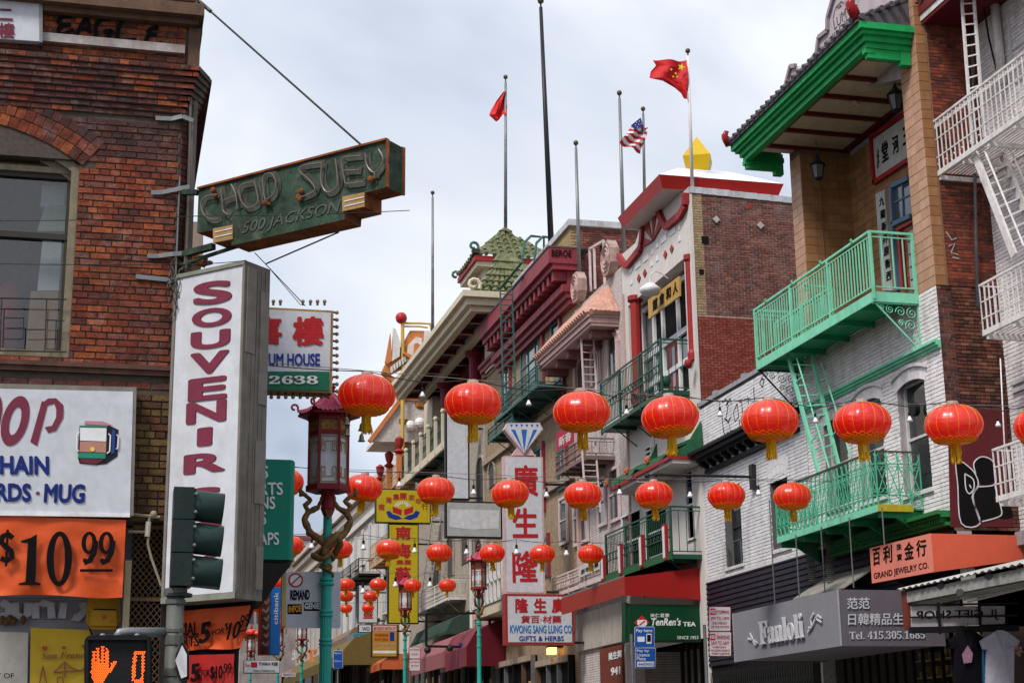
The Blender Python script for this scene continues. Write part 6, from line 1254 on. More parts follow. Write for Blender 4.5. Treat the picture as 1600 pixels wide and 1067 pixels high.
def pot(c, r, m, lab, nm='flower_pot', plant=None):
    t = thing(nm, c, lab, 'pot'); mb = MB(); mb.lathe(c, [(.01, 0), (r*.6, 0), (r, r*1.3), (r*.8, r*1.6), (r*.85, r*1.8), (.01, r*1.75)], 10); mb.build('pot', m, t, smooth=True)
    if plant:
        mb = MB()
        for k in range(26): a = random.random()*6.28; l = r*random.uniform(1, 2.4); d_ = V(math.cos(a), math.sin(a), random.uniform(.4, 2)).normalized()*l; p = c+V(0, 0, r*1.7); s_ = V(-math.sin(a), math.cos(a), 0)*r*.2; mb.add([p, p+d_*.6+s_, p+d_, p+d_*.6-s_], [(0, 1, 2, 3)])
        mb.build('leaves', plant, t, kind='stuff')
leaf = mat('leaf_green', (.03, .06, .02), .6, var=.4, dirt=.1); dry = mat('dry_leaf', (.22, .15, .1), .8, var=.4)
pot(RF.px3(1040, 606, .7), .17, dgreen, 'dark green jar on the dark green balcony, by its corner'); pot(RF.px3(1076, 575, .3), .12, redt, 'small red jar hanging at the near end of the dark green balcony'); pot(RF.px3(995, 640, .5), .16, redt, 'red plant pot at the foot of the left red column', plant=leaf)
pot(RS.px3(1120, 615, -.5)+V(0, -1, 0), .12, dry, 'dry weed growing on the wall top beside the white brick parapet', 'dry_weed', dry) if False else None
# tiled canopy on lower storey
T = thing('green_tile_canopy', RF.px3(1010, 740, .5), 'small curved green tiled canopy with red edge and orange ornaments', 'canopy'); grt = mat('green_glazed_tile', (.02, .10, .045), .35, var=.3, dirt=.4)
for (xa, ya, xb, yb, n_) in ((954, 763, 992, 742, .75), (992, 735, 1047, 711, .95)):
    ua, za = RF.px(xb, yb, n_); ub, zb = RF.px(xa, ya, n_); z = za; K = 8
    for i in range(K):
        f0, f1_ = i/K, (i+1)/K; c0_ = .35*(abs(f0-.5)*2)**3*.4; c1_ = .35*(abs(f1_-.5)*2)**3*.4; p0 = ua+(ub-ua)*f0; p1 = ua+(ub-ua)*f1_
        mb = MB(); mb.hexa([RF.P(p0, z+c0_, n_), RF.P(p1, z+c1_, n_), RF.P(p1, z+.5, .02), RF.P(p0, z+.5, .02), RF.P(p0, z+.06+c0_, n_), RF.P(p1, z+.06+c1_, n_), RF.P(p1, z+.62, .02), RF.P(p0, z+.62, .02)]); mb.build('roof_tile', grt, T)
    mb = MB(); mb.fb(RF, ua-.02, ub+.02, z-.1, z-.01, n_-.05, n_+.02); mb.fb(RF, ua-.04, ua-.02, z-.1, z-.01, 0, n_); mb.build('red_edge', redt, T); mb = MB(); mb.fb(RF, ua, ub, z-.2, z-.1, 0, n_-.06); mb.build('soffit', cw, T)
    mb = MB(); mb.prism([RF.P(ua-.02, z, n_+.1), RF.P(ua-.02, z, .0), RF.P(ua-.02, z+.95, .05), RF.P(ua-.02, z+.3, n_*.5)], V(0, .06, 0)); mb.build('end_ridge', grt, T)
for (x, y) in ((948, 753), (979, 735), (1011, 718)): c = RF.px3(x, y, .95); mb = MB(); mb.spiral(c, V(0, 1, 0), V(0, 0, 1), .14, 1.1, .1, 6, 0, .3); mb.ball(c, .08, 7); mb.build('curl_ornament', mat('orange_glaze', (.38, .13, .05), .35), T)
mb = MB(); mb.prism([RF.px3(*p, .065) for p in ((1000, 695), (1023, 680), (1023, 700))], RF.n*.03); mb.build('wall_flag', cw, RB)
# lower storey openings
for (x0, x1, yt, yb) in ((1074, 1087, 735, 845), (1013, 1047, 790, 870), (975, 1006, 800, 890), (1012, 1022, 697, 715)):
    a, b = RF.px(x1, yt)[0], RF.px(x0, yt)[0]; zb, zt = RF.px((x0+x1)/2, yb)[1], RF.px((x0+x1)/2, yt)[1]; window(RF, a, b, zb, zt, RB, wj, glassm, n=.08, bars=1)
B4, gu4, gl4, gzb4, gzt4 = gbalcony('lower_green_balcony', (1046, 791), (945, 827), (1048, 873), .9, 'lower dark green iron balcony with red and white striped posts')
for (x, y0, y1) in ((1040, 818, 875), (1003, 835, 886), (970, 849, 898), (943, 867, 907)):
    q = RF.px3(x, y1, .97); zt_ = RF.px(x, y0, .97)[1]; mb = MB(); mb.box(q.x-.03, q.x+.05, q.y-.14, q.y+.14, q.z, zt_); mb.build('red_post', redt, B4); mb = MB(); mb.box(q.x-.045, q.x-.031, q.y-.07, q.y+.07, q.z+.06, zt_-.06); mb.build('white_stripe', wj, B4)
mb = MB(); mb.fb(RF, gu4-.04, gl4, gzb4-.02, gzb4+.16, .9, .96); mb.build('green_band', mat('balcony_green', (.02, .11, .04), .5, dirt=.2), B4)
# red awning
RA = 2.15; A_ = thing('red_awning', RF.px3(980, 940, RA), 'plain red canvas awning with scalloped top edge above the tea shop', 'awning')
ra0, rz1 = RF.px(974.5, 901, RA); ra1 = RF.px(877, 935, RA)[0]; rz0 = RF.px(977, 929, RA)[1]; rzw = RF.px(1100, 883, .1)[1]
c1_ = mat('sunlit_red_canvas', (.30, .035, .022), .7, dirt=.2, var=.08, bump=.08); c2_ = mat('red_canvas', (.30, .008, .006), .7, dirt=.2, var=.08, bump=.08)  # front's sunlit tone and side's shade are put into the two canvas colours
mb = MB(); mb.fb(RF, ra0, ra1, rz0, rz1, RA-.03, RA); mb.build('front_valance', c1_, A_)
mb = MB(); mb.prism([RF.P(ra0, rz0, RA-.03), RF.P(ra0, rz0-.1, .02), RF.P(ra0, rzw, .02), RF.P(ra0, rz1, RA-.03)], V(0, .03, 0)); mb.build('side_panel', c2_, A_)
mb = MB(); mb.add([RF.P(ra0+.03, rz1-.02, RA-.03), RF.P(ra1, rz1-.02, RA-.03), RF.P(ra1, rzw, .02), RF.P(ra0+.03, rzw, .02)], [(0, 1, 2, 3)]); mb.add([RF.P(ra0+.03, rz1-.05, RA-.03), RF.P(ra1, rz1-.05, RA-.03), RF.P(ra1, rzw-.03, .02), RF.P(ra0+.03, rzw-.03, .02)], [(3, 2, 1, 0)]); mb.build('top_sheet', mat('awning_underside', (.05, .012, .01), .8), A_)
mb = MB()
for k in range(40): u = ra0+(ra1-ra0)*k/40; mb.fb(RF, u, u+(ra1-ra0)/90, rz1-.001, rz1+.05, RA-.02, RA)
mb.build('scallop_trim', mat('trim_grey', (.2, .2, .2), .6), A_, kind='stuff')
# tea sign
YT = ra0+.12; TF = cross(YT); s = thing('tea_shop_sign', TF.px3(1035, 1003), 'dark green hanging box sign reading TenRen’s TEA since 1953', 'sign')
tg = mat('tea_green', (.004, .045, .016), .4, dirt=.1, var=.05); wf = mat('sign_lettering_white', (.72, .72, .72), .5, dirt=0, bump=0)
mb = MB(); mb.prism([TF.px3(*p) for p in ((983, 943), (1097, 945), (1097, 1002), (983, 1002))], V(0, .35, 0)); mb.build('cabinet', mat('tea_green_side', (.01, .05, .025), .4), s)
mb = MB(); mb.prism([TF.px3(*p, .003) for p in ((985, 945), (1096, 947), (1096, 1000), (985, 1000))], V(0, -.01, 0)); mb.build('face', tg, s)
mb = MB(); mb.prism([TF.px3(*p, -.1) for p in ((977, 940), (984, 943), (984, 1002), (977, 1003))], V(0, .3, 0)); mb.build('end_panel', tg, s)
text('TenRen’s', TF, (1016, 977), (1063, 977), (1018, 965), wf, s, .016, .03); text('TEA', TF, (1067, 978), (1087, 978), (1067, 971), wf, s, .016, .03); text('天仁茗茶', TF, (1016, 964), (1046, 964), (1016, 958), wf, s, .016, .02); text('SINCE 1953', TF, (1058, 998), (1091, 998), (1058, 993), wf, s, .016, .0)
poly_on(TF, [(1003, 961), (1014, 972), (1003, 984), (991, 972)], mat('logo_red', (.55, .02, .02), .5), s, 'logo', .014, .004); poly_on(TF, [(996, 968), (1010, 968), (1011, 975), (1003, 982), (996, 975)], wf, s, 'logo', .02, .004); strokes(TF, [(.03, [(999, 976), (1008, 969)])], .03, mat('logo_red', (1, 0, 0)), s, 'logo', n=.026)
# ground floor of the association building
GFm = thing('tea_shopfront', RF.px3(1000, 1060), 'dark tea shop frontage with pink pillar and red sign window numbered 941', 'shopfront')
mb = MB(); a, z = RF.px(904, 985, 0); b = RF.px(977, 985, 0)[0]; mb.fb(RF, b, a, RF.px(940, 1010)[1], RF.px(940, 950)[1], 0, .1); mb.build('tiled_wall', mat('pale_wall_tile', (.42, .38, .33), .7, dirt=.3), GFm)
mb = MB(); b1_ = RF.px(979, 1030, .3)[0]; mb.fb(RF, RF.px(992, 1030, .3)[0], b1_, 0, 4.6, 0, .3); mb.build('pillar', mat('pink_pillar', (.42, .34, .33), .6, dirt=.3), GFm)
mb = MB(); mb.fb(RF, RF.px(976, 1030)[0], RF.px(941, 1030)[0], 2, RF.px(960, 1010)[1], 0, .08); mb.build('red_window_panel', mat('brown_red_panel', (.16, .035, .02), .3, dirt=.2), GFm)
text('隆生興', RF, z3p(430, 712), z3p(525, 690), z3p(430, 655), wf, GFm, .09, .03); text('941', RF, z3p(446, 825), z3p(515, 812), z3p(446, 765), wf, GFm, .09, .04)
mb = MB(); mb.box(XR, XR+1.4, u0+.4, u1, 4.4, 4.45); mb.build('ceiling', darkm, GFm)
for k in range(6): u = u0+.3+k*.5; mb = MB(); mb.fb(RF, u, u+.06, 0, 4.4, -.3, -.2); mb.build('mullion', blackm, GFm)
mb = MB(); mb.fb(RF, u0+.4, u0+2.2, 3.1, 4.2, -.6, -.55); mb.build('display', mat('warm_display', (.30, .22, .10), .6, var=.5, scale=3), GFm)
# ============================================================ PINK TRIMMED WHITE BRICK BUILDING
z4z = zc(680, 330, 4.267); z5z = zc(680, 560, 5.333)
pinkt = mat('pink_trim', (.50, .33, .31), .65, dirt=.4, dcol=(.22, .12, .1)); terra = mat('pink_clay_tile', (.52, .27, .20), .55, var=.35, dirt=.4, dcol=(.6, .5, .45), scale=4)
pbrick = farbrick('white_brick_far', (.60, .54, .52), (.52, .46, .44), (.2, .15, .14), dirt=.4)
def rz(x, y, n=0): return RF.px(x, y, n)
def body(name, label, u0, u1, z1, m, x1=10, z0=0, extra=None):
    B = thing(name, V(XR+3, (u0+u1)/2, 0), label, 'building'); mb = MB(); mb.box(XR, XR+x1, u0, u1, z0, z1); mb.build('wall', m, B); return B
pu0, pu1 = rz(975, 500)[0]+.01, rz(897, 600)[0]
zpk = rz(955, 432)[1]
PB = body('pink_trim_building', 'white brick building with pink trim, arched windows and a pink clay tiled canopy', pu0, pu1, zpk, pbrick)
def arched(F, x0, x1, yb, yt, parent, fm, gm, n=.02, k=8):
    """arched window given by photo edges; built proud frame with dark pane"""
    a, b = F.px(x1, (yb+yt)/2)[0], F.px(x0, (yb+yt)/2)[0]; xm = (x0+x1)/2; zb, zt = F.px(xm, yb)[1], F.px(xm, yt)[1]; r = (b-a)/2; c = (a+b)/2; zs = zt-r*.9; P = []
    for i in range(k+1): t = PI*i/k; P.append((c+r*math.cos(t), zs+r*.9*math.sin(t)))
    out_ = [(b, zb)]+P+[(a, zb)]
    mb = MB(); mb.prism([F.P(u, z, n) for u, z in out_], -F.n*-.01); g_ = mb.build('arched_pane', gm, parent)
    mb = MB()
    for p, q in zip(out_, out_[1:]): mb.bar(F.P(*p, n+.03), F.P(*q, n+.03), .07, .1)
    o = mb.build('arched_frame', fm, parent); return o
pinkl = mat('pale_pink', (.60, .48, .46), .6, dirt=.3)
for (x0, x1, yb, yt) in ((952, 966, 588, 520), (927, 937, 600, 545), (903, 917, 622, 560)):
    arched(RF, x0, x1, yb, yt, PB, pinkl, glassm); arched(RF, x0-3, x1+3, yb, yt-8, PB, pinkt, pbrick, n=.005)
# canopy with individual barrel rows
CNp = thing('clay_tile_canopy', RF.px3(920, 500, .5), 'pink clay tiled canopy with fluted cornice over the arched windows', 'canopy'); n_ = 1.0
cu0, cz = rz(919, 490, n_); cu1 = rz(838, 553, n_)[0]; cz1 = rz(953, 443, .02)[1]
kk = 26
for i in range(kk):
    u = cu0+(cu1-cu0)*(i+.5)/kk; ins = min(1, (i+1)/6.)
    b = MB(); top = RF.P(max(u, cu0+.5*ins) if i < 6 else u, cz+(cz1-cz)*ins, .02+(1-ins)*n_)
    b.tube([RF.P(u, cz+.03, n_+.08), top], .1, 6, rs=[.12, .09]); b.build('roof_tile', terra, CNp)
for i in range(7):
    n2 = n_*(i+.5)/7; ins = 1-(i+.5)/7
    b = MB(); b.tube([RF.P(cu0-.12, cz+.03, n2), RF.P(cu0+.9*ins, cz+(cz1-cz)*ins, n2)], .08, 6, rs=[.1, .07]); b.build('roof_tile', terra, CNp)
mb = MB(); mb.add([RF.P(cu0-.05, cz, n_), RF.P(cu1, cz, n_), RF.P(cu1, cz1, .02), RF.P(cu0+.9, cz1, .02), RF.P(cu0-.05, cz, .02)], [(0, 1, 2, 3), (0, 3, 4)]); mb.build('roof_deck', terra, CNp)
for z0, h_, nn in ((-.1, .08, n_+.02), (-.26, .15, n_-.04), (-.36, .1, n_-.1)): mb = MB(); mb.fb(RF, cu0-.02+(n_-nn)*.5, cu1, cz+z0, cz+z0+h_, 0, nn); mb.build('fluted_cornice', pinkt, CNp)
for i in range(5): u = cu0+.5+(cu1-cu0-1)*i/4; mb = MB(); mb.fb(RF, u, u+.3, cz-.6, cz-.36, 0, n_-.25); mb.build('bracket', mat('rose_brown', (.22, .10, .085), .7, dirt=.3), CNp)
# pilaster, ladder, windows lower
for (xa, ya, xb, yb, w, m_, nm, n) in ((975, 460, 985, 900, .12, pinkt, 'corner_pilaster', .05), (900, 560, 905, 900, .2, pinkt, 'corner_pilaster', .05)): mb = MB(); q = RF.px3(xa, ya, n); zb = rz(xb, yb)[1]; mb.bar(q, V(q.x, q.y, zb), w); mb.build(nm, m_, PB)
def ladder(name, label, F, x0, y0, x1, y1, n, w, m, rungs=14, off=0):
    L_ = thing(name, F.px3(x1, y1, n), label, 'ladder'); a, b = F.px3(x0, y0, n), F.px3(x1, y1, n); d = F.n*w if not off else F.u*w
    for o in (V(0, 0, 0), d): mb = MB(); mb.bar(a+o, b+o, .05); mb.build('stringer', m, L_)
    for i in range(1, rungs): p = a.lerp(b, i/rungs); mb = MB(); mb.bar(p, p+d, .03); mb.build('rung', m, L_)
    return L_
ladder('pink_ladder', 'pink painted ladder under the clay tiled canopy', RF, 927, 517, 934, 655, .35, .42, pinkl, 12)
ladder('white_ladder', 'long pink-white drop ladder on the white brick below the dark balconies', RF, 930, 690, 938, 800, .6, .45, pinkl, 12)
for (x0, x1, yb, yt) in ((955, 972, 815, 728), (937, 950, 822, 745), (899, 922, 850, 760), (877, 890, 850, 775)):
    a, b = rz(x1, yb)[0], rz(x0, yb)[0]; xm = (x0+x1)/2; window(RF, a, b, rz(xm, yb)[1], rz(xm, yt)[1], PB, pinkl, glassm, n=.06, bars=1, fw=.1)
gP = gbalcony('pink_balcony', (912, 684), (868, 712), (921, 712), 1.0, 'brown iron balcony with a red cloth banner on the white brick wall', m=mat('rusty_pink_iron', (.20, .13, .12), .6, dirt=.4), scroll=False)
poly_on(RF, [(870, 676), (897, 662), (897, 690), (870, 706)], mat('crimson_banner', (.36, .02, .05), .6, dirt=.2), gP[0], 'banner', 1.04, .02); text('新春', RF, (873, 699), (893, 687), (873, 684), mat('pale_pink', (1, 1, 1)), gP[0], 1.065, .03)
gbalcony('pale_pink_balcony', (942, 872), (862, 893), (944, 905), .8, 'pale pink scrolled iron balcony with a printed white banner', m=pinkl, step=.16)
poly_on(RF, [(905, 885), (938, 870), (938, 888), (905, 903)], mat('printed_cloth', (.5, .47, .46), .7, dirt=.2), bpy.data.objects['pale_pink_balcony'], 'banner', .86, .02)
text('新年快樂', RF, (908, 898), (935, 885), (908, 890), inkm, bpy.data.objects['pale_pink_balcony'], .885, .0)
# rooftop things: octagon shield ornaments, pink frame
for (x, y, r, lb) in ((960, 405, .55, 'round pink stone ornament on the roof edge beside the red moulding'), (911, 450, .5, 'carved pink stone ornament on the roof edge above the clay tiles')):
    c = RF.px3(x, y, -.1); mb = MB(); mb.prism([c+V(0, r*math.cos(k*PI/4+.4), r*1.1*math.sin(k*PI/4+.4)) for k in range(8)], V(-.3, 0, 0)); o = mb.build('stone_ornament', mat('rose_stone', (.38, .27, .23), .8, var=.3, dirt=.5, scale=3), None, lb, 'ornament')
    for k in range(3): mb = MB(); mb.ring(c+V(-.31, 0, 0), V(0, 1, 0), V(0, 0, 1), r*(.3+.25*k), .05, 4, 10); mb.build('carved_ring', pinkt, o)
    for ch in o.children: pass
mb = MB()
for x in (923, 930, 945): q = RF.px3(x, 455-(x-923)*.5, -.3); mb.bar(q, q+V(0, 0, 1.5), .07)
q = RF.px3(923, 455, -.3); mb.bar(q+V(0, 0, 1.5), RF.px3(945, 444, -.3)+V(0, 0, 1.5), .07); mb.build('roof_frame', pinkl, None, 'pink pipe frame standing on the roof behind the clay tiled canopy', 'frame')
# ============================================================ YELLOW BRICK BUILDING WITH RED CORNICE
gu0_, gu1_ = pu1, rz(757, 560)[0]; zgc = rz(881, 422)[1]
ybrick = farbrick('yellow_brick_far', (.40, .29, .19), (.30, .21, .13), (.17, .12, .08), dirt=.45)
GB = thing('red_cornice_building', V(XR+3, (gu0_+gu1_)/2, 0), 'yellow brick building with heavy dark red dentilled cornice and green metal bay frames', 'building')
zgt = rz(893, 390)[1]
mb = MB(); mb.box(XR, XR+10, gu0_, gu1_, 0, zgc+.2); mb.build('wall', ybrick, GB)
GS = Frame((XR, gu0_, 0), (1, 0, 0), (0, -1, 0)); zgs = GS.px(930, 352)[1]
rbf = farbrick('red_brick_far', (.19, .055, .04), (.12, .04, .035), (.30, .2, .15), axis='y', dirt=.35); ybf = farbrick('yellow_quoin_far', (.42, .29, .15), (.32, .21, .1), (.2, .14, .09), axis='y', dirt=.3)
mb = MB(); mb.box(XR+.0, XR+10, gu0_+.001, gu0_+8, zgc+.2, zgs-.1); mb.build('upper_wall', ybf, GB)
gx = GS.px(906, 400)[0]; mb = MB(); mb.fb(GS, gx, 9.5, zgc-3, zgs-.12, 0, .02); mb.build('side_brick_wall', rbf, GB)
bricks(GB, GS, 0, gx, zgc-3, zgs-.15, mat('yellow_quoin', (1, 1, 1)), l=.3, h=.11, j=.015, d=.03, headers=0); 
bricks(GB, GS, gx+.02, 6, zgc-3.2, zgs-.15, mat('far_red_brick', (.2, .06, .04), .9, var=.3, dirt=.4, dcol=(.25, .18, .14), bump=.4, brick=oldb+[(.26, .10, .07)]), l=.23, h=.085, j=.014, d=.02, n=.02, headers=0)
mb = MB(); mb.box(XR-.1, XR+10, gu0_-.15, gu0_+8, zgs-.1, zgs+.12); mb.build('coping', mat('worn_cement', (1, 1, 1)), GB)
qh = GS.px(942, 389); mb = MB(); mb.fb(GS, qh[0]-.12, qh[0]+.12, qh[1]-.12, qh[1]+.12, .03, .045); mb.build('wall_hole', darkm, GB)
mred = mat('cornice_red', (.24, .035, .045), .5, dirt=.3, var=.12); GN = 1.0
zc_t = rz(857, 386.2, GN)[1]; uc_ = rz(857, 386.2, GN)[0]; uce = rz(748, 511.6, GN)[0]
for z0, z1, nn in ((-.55, 0, GN), (-.75, -.55, GN-.15), (-1.5, -1.25, .5), (-1.7, -1.5, .35), (-1.9, -1.7, .22)): mb = MB(); mb.fb(RF, uc_+(GN-nn)*.3, uce, zc_t+z0, zc_t+z1, -.05, nn); mb.build('cornice', mred, GB)
mb = MB(); mb.fb(RF, uc_-.02, uce+.1, zc_t, zc_t+.06, -.5, GN+.03); mb.build('cornice_flashing', mat('dark_flashing', (.08, .07, .07), .6), GB)
mb = MB(); mb.fb(RF, uc_+.2, uce, zc_t-1.25, zc_t-.75, -.05, .3); mb.build('cornice_back', mred, GB)
k = 0; u = uc_+.25
while u < uce-.3: mb = MB(); mb.fb(RF, u, u+.24, zc_t-1.1, zc_t-.76, .3, GN-.22); mb.build('modillion', mred, GB); u += .62
text('BEROE', Frame((XR, uc_, 0), (1, 0, 0), (0, -1, 0)), (862, 401), (893, 402), (862, 390), mat('spray_black', (1, 1, 1)), GB, .02, .02)
zf = rz(886, 448)[1]
for z0, z1, nn in ((0, .15, .3), (-.18, 0, .2), (-.4, -.3, .12)): mb = MB(); mb.fb(RF, gu0_, gu1_, zf+z0, zf+z1, 0, nn); mb.build('string_course', mred, GB)
for i in range(3): a = gu0_+.8+i*(gu1_-gu0_-1.4)/3; mb = MB(); mb.fb(RF, a, a+(gu1_-gu0_)/3.6, zf+.55, zf+1.15, .0, .06); mb.build('frieze_panel', mat('frieze_tan', (.36, .27, .15), .7, dirt=.3), GB)
gframe = mat('bay_green', (.05, .13, .12), .5, dirt=.3)
zfb = rz(880, 540)[1]
def bay(x0, x1, yt, yb, vb=2):
    a, b = rz(x1, yt)[0], rz(x0, yt)[0]; xm = (x0+x1)/2; o = window(RF, a, b, rz(xm, yb)[1], rz(xm, yt)[1], GB, gframe, glassb if x0 < 830 else glassm, n=.05, bars=1, vb=vb, fw=.12)
    mb = MB(); mb.fb(RF, a-.15, a, rz(xm, yb)[1]-.1, rz(xm, yt)[1]+.1, 0, .12); mb.fb(RF, b, b+.15, rz(xm, yb)[1]-.1, rz(xm, yt)[1]+.1, 0, .12) if False else None; mb.build('jamb', mred, GB)
bay(815, 849, 520, 610); bay(862, 876, 478, 535, 0); bay(785, 798, 560, 640, 1); bay(832, 850, 700, 800, 1); bay(790, 806, 790, 860, 0); bay(868, 882, 590, 650, 0); bay(846, 858, 840, 900, 0); bay(872, 886, 700, 765, 1)
for i, (y) in enumerate((640, 760)): z = rz(870, y)[1]; mb = MB(); mb.fb(RF, gu0_, gu1_, z-.1, z+.1, 0, .15); mb.build('string_course', mat('tan_stone', (.35, .27, .2), .7, dirt=.4), GB)
# fire escape
FEg = ladder('green_ladder', 'tall dark green ladder curving over the dark red cornice', RF, 800, 452, 806, 625, 1.25, .45, mat('verdigris_iron', (.03, .10, .085), .5, dirt=.3), 20)
q = RF.px3(800, 452, 1.25)
for o in (0, .45): mb = MB(); mb.tube([q+V(-o, 0, 0), RF.px3(834, 412, .8)+V(-o, 0, 0), RF.px3(838, 380, .5)+V(-o, 0, 0), RF.px3(848, 374, 0)+V(-o, 0, .1), RF.px3(868, 376, -.5)+V(-o, 0, .1), RF.px3(868, 395, -.5)+V(-o, 0, 0)], .05, 6); mb.build('hooped_rail', mat('verdigris_iron', (1, 1, 1)), FEg)
gbalcony('green_landing', (838, 571), (772, 615), (846, 598), 1.1, 'dark green fire escape landing on the yellow brick building', m=mat('verdigris_iron', (1, 1, 1)), scroll=False)
gbalcony('lower_green_landing', (800, 640), (762, 668), (808, 655), 1.0, 'smaller dark green fire escape landing behind the hanging lantern', m=mat('verdigris_iron', (1, 1, 1)), scroll=False)
for (a, b, lb, r, m_) in (((826, 668), (818, 925), 'green downpipe on the yellow brick building', .09, gframe), ((736, 800), (733, 985), 'cream downpipe near the blank sign', .09, cw)): q = RF.px3(*a, .2); mb = MB(); mb.tube([q, V(q.x, q.y, rz(*b)[1])], r, 8); mb.build('downpipe', m_, None, lb, 'pipe')
# ============================================================ CREAM PAGODA BUILDING
cu0_, cu1_ = gu1_, rz(640, 700)[0]
CB = thing('pagoda_building', V(XR+3, (cu0_+cu1_)/2, 0), 'cream building with green tiled pagoda roof, deep coffered eave and burgundy columns', 'building')
cream = mat('cream_paint', (.58, .51, .38), .65, dirt=.25, dcol=(.3, .24, .15), var=.06); maroon = mat('maroon_paint', (.17, .01, .022), .5, dirt=.15)
zce = rz(733, 470)[1]; zlo = rz(690, 660)[1]
cbr = farbrick('tan_brick_far', (.46, .40, .34), (.38, .32, .26), (.2, .17, .14), dirt=.3)
mb = MB(); mb.box(XR+.9, XR+10, cu0_, cu1_, zlo, zce); mb.box(XR, XR+10, cu0_, cu1_, 0, zlo); mb.build('wall', cbr, CB)
CE = 1.7; ue0, ze = rz(736, 486, CE); ue1 = rz(622, 615, CE)[0]
for z0, z1, nn in ((0, .22, CE), (.22, .5, CE+.2), (.5, .75, CE+.4)):
    mb = MB(); mb.fb(RF, ue0-(nn-CE), ue1, ze+z0, ze+z1, nn-.3, nn); mb.build('eave_moulding', cream, CB); mb = MB(); mb.fb(RF, ue0-(nn-CE), ue0-(nn-CE)+.3, ze+z0, ze+z1-.002, -3, nn-.301); mb.build('eave_moulding', cream, CB)
mb = MB(); mb.fb(RF, ue0, ue1, ze+.3, ze+.4, -1, CE-.1); mb.build('soffit', mat('dark_coffer', (.045, .012, .016), .6), CB)
nb = 9
for i in range(nb+1): u = ue0+.3+(ue1-ue0-.3)*i/nb; mb = MB(); mb.fb(RF, u, u+.12, ze+.14, ze+.3, -1, CE-.3); mb.build('coffer_beam', maroon, CB); mb = MB(); mb.fb(RF, u+.12, u+.15, ze+.1, ze+.28, -1, CE-.3); mb.build('white_strip', wj, CB)
for nn in (.55, -.4): mb = MB(); mb.fb(RF, ue0+.3, ue1, ze-.08, ze+.28, nn-.15, nn+.15); mb.build('long_beam', cream if nn > 0 else maroon, CB)
for i, (x, y) in enumerate(((742, 530), (697, 600))): q = RF.px3(x, y, .15); mb = MB(); mb.tube([V(q.x, q.y, zlo), V(q.x, q.y, ze)], .27, 12); mb.lathe(V(q.x, q.y, ze-.35), [(.27, 0), (.45, .15), (.45, .3)], 12); mb.build('maroon_column', maroon, CB)
for (x0, x1) in ((759, 772), (663, 676)): a, b = rz(x1, 620, .1)[0], rz(x0, 620, .1)[0]; mb = MB(); mb.fb(RF, a, b, zlo, ze+.1, -.9, .12); mb.build('cream_pier', cream, CB)
# roof of the pagoda
pagt = mat('moss_glazed_tile', (.10, .105, .04), .4, var=.45, dirt=.55, dcol=(.28, .3, .2), scale=3)
def hiproof(cx, cy, w, d, z0, z1, parent, rows=7, cols=10, m=None, flare=.25, sides=(0, 1, 2, 3), ap=.0):
    for s in sides:
        dx, dy = ((0, -1), (-1, 0), (0, 1), (1, 0))[s]; L_ = (w if dx == 0 else d)/2; D_ = (d if dx == 0 else w)/2; tx_, ty_ = (1, 0) if dx == 0 else (0, 1)
        for c in range(cols):
            s0 = -1+2*c/cols; s1 = -1+2*(c+1)/cols; sm = (s0+s1)/2; P_ = []
            for r in range(rows+1):
                t = r/rows; inw = 1-t*(1-ap); lat = max(-inw, min(inw, sm))
                if abs(sm) > inw+1/cols: break
                z = z0+(z1-z0)*(t**1.05)+flare*(1-t)**3*abs(sm)**4; P_.append(V(cx+dx*D_*inw+tx_*lat*L_, cy+dy*D_*inw+ty_*lat*L_, z))
            if len(P_) < 2: continue
            b = MB(); r0 = L_/cols*.55
            for p, q in zip(P_, P_[1:]): b.tube([p+V(0, 0, .02), q+V(0, 0, -.02)], r0, 6, rs=[r0*1.05, r0*.85])
            b.build('tile_row', m, parent)
        v = [V(cx+dx*D_-tx_*L_, cy+dy*D_-ty_*L_, z0+flare*.5), V(cx+dx*D_, cy+dy*D_, z0-.05), V(cx+dx*D_+tx_*L_, cy+dy*D_+ty_*L_, z0+flare*.5), V(cx+ap*tx_*L_+ap*dx*D_, cy+ap*ty_*L_+ap*dy*D_, z1-.12), V(cx-ap*tx_*L_+ap*dx*D_, cy-ap*ty_*L_+ap*dy*D_, z1-.12)]
        b = MB(); b.add(v, [(0, 1, 4), (1, 3, 4), (1, 2, 3)]); b.build('roof_deck', m, parent)
def curl(c, d, r, m, parent):
    b = MB(); b.spiral(c+V(0, 0, r), d, V(0, 0, 1), r, .95, r*.55, 6, -2.2, .35); b.build('curled_finial', m, parent)
# tower: eave corners measured on the photo
tY = cross(cu0_+2.2); tl = tY.px3(742, 397); tw = 3.6; tz = tl.z
for _ in range(3): tcy = cu0_+2.2+tw*.5; tcx = cross(tcy).px(789, 357)[0]; tw = 2*(tcx-tl.x)
tap = cross(tcy).px(789, 357)[1]
PT = CB
mb = MB(); mb.box(tcx-tw*.36, tcx+tw*.36, tcy-tw*.36, tcy+tw*.36, ze, tz-.3); mb.build('tower', cream, CB)
mb = MB(); mb.box(tcx-tw*.47, tcx+tw*.47, tcy-tw*.47, tcy+tw*.47, tz-.5, tz-.28); mb.build('tower_eave', cream, CB); mb = MB(); mb.box(tcx-tw*.5, tcx+tw*.5, tcy-tw*.5, tcy+tw*.5, tz-.28, tz-.05); mb.build('red_edge', redt, CB)
window(Frame((0, tcy-tw*.36, 0), (1, 0, 0), (0, -1, 0)), tcx-tw*.30, tcx-tw*.12, ze+1.4, tz-.7, CB, cream, glassm, n=.06)
window(Frame((tcx-tw*.36, 0, 0), (0, 1, 0), (-1, 0, 0)), tcy-tw*.2, tcy+tw*.2, ze+1.2, tz-.7, CB, cream, glassm, n=.06, vb=1)
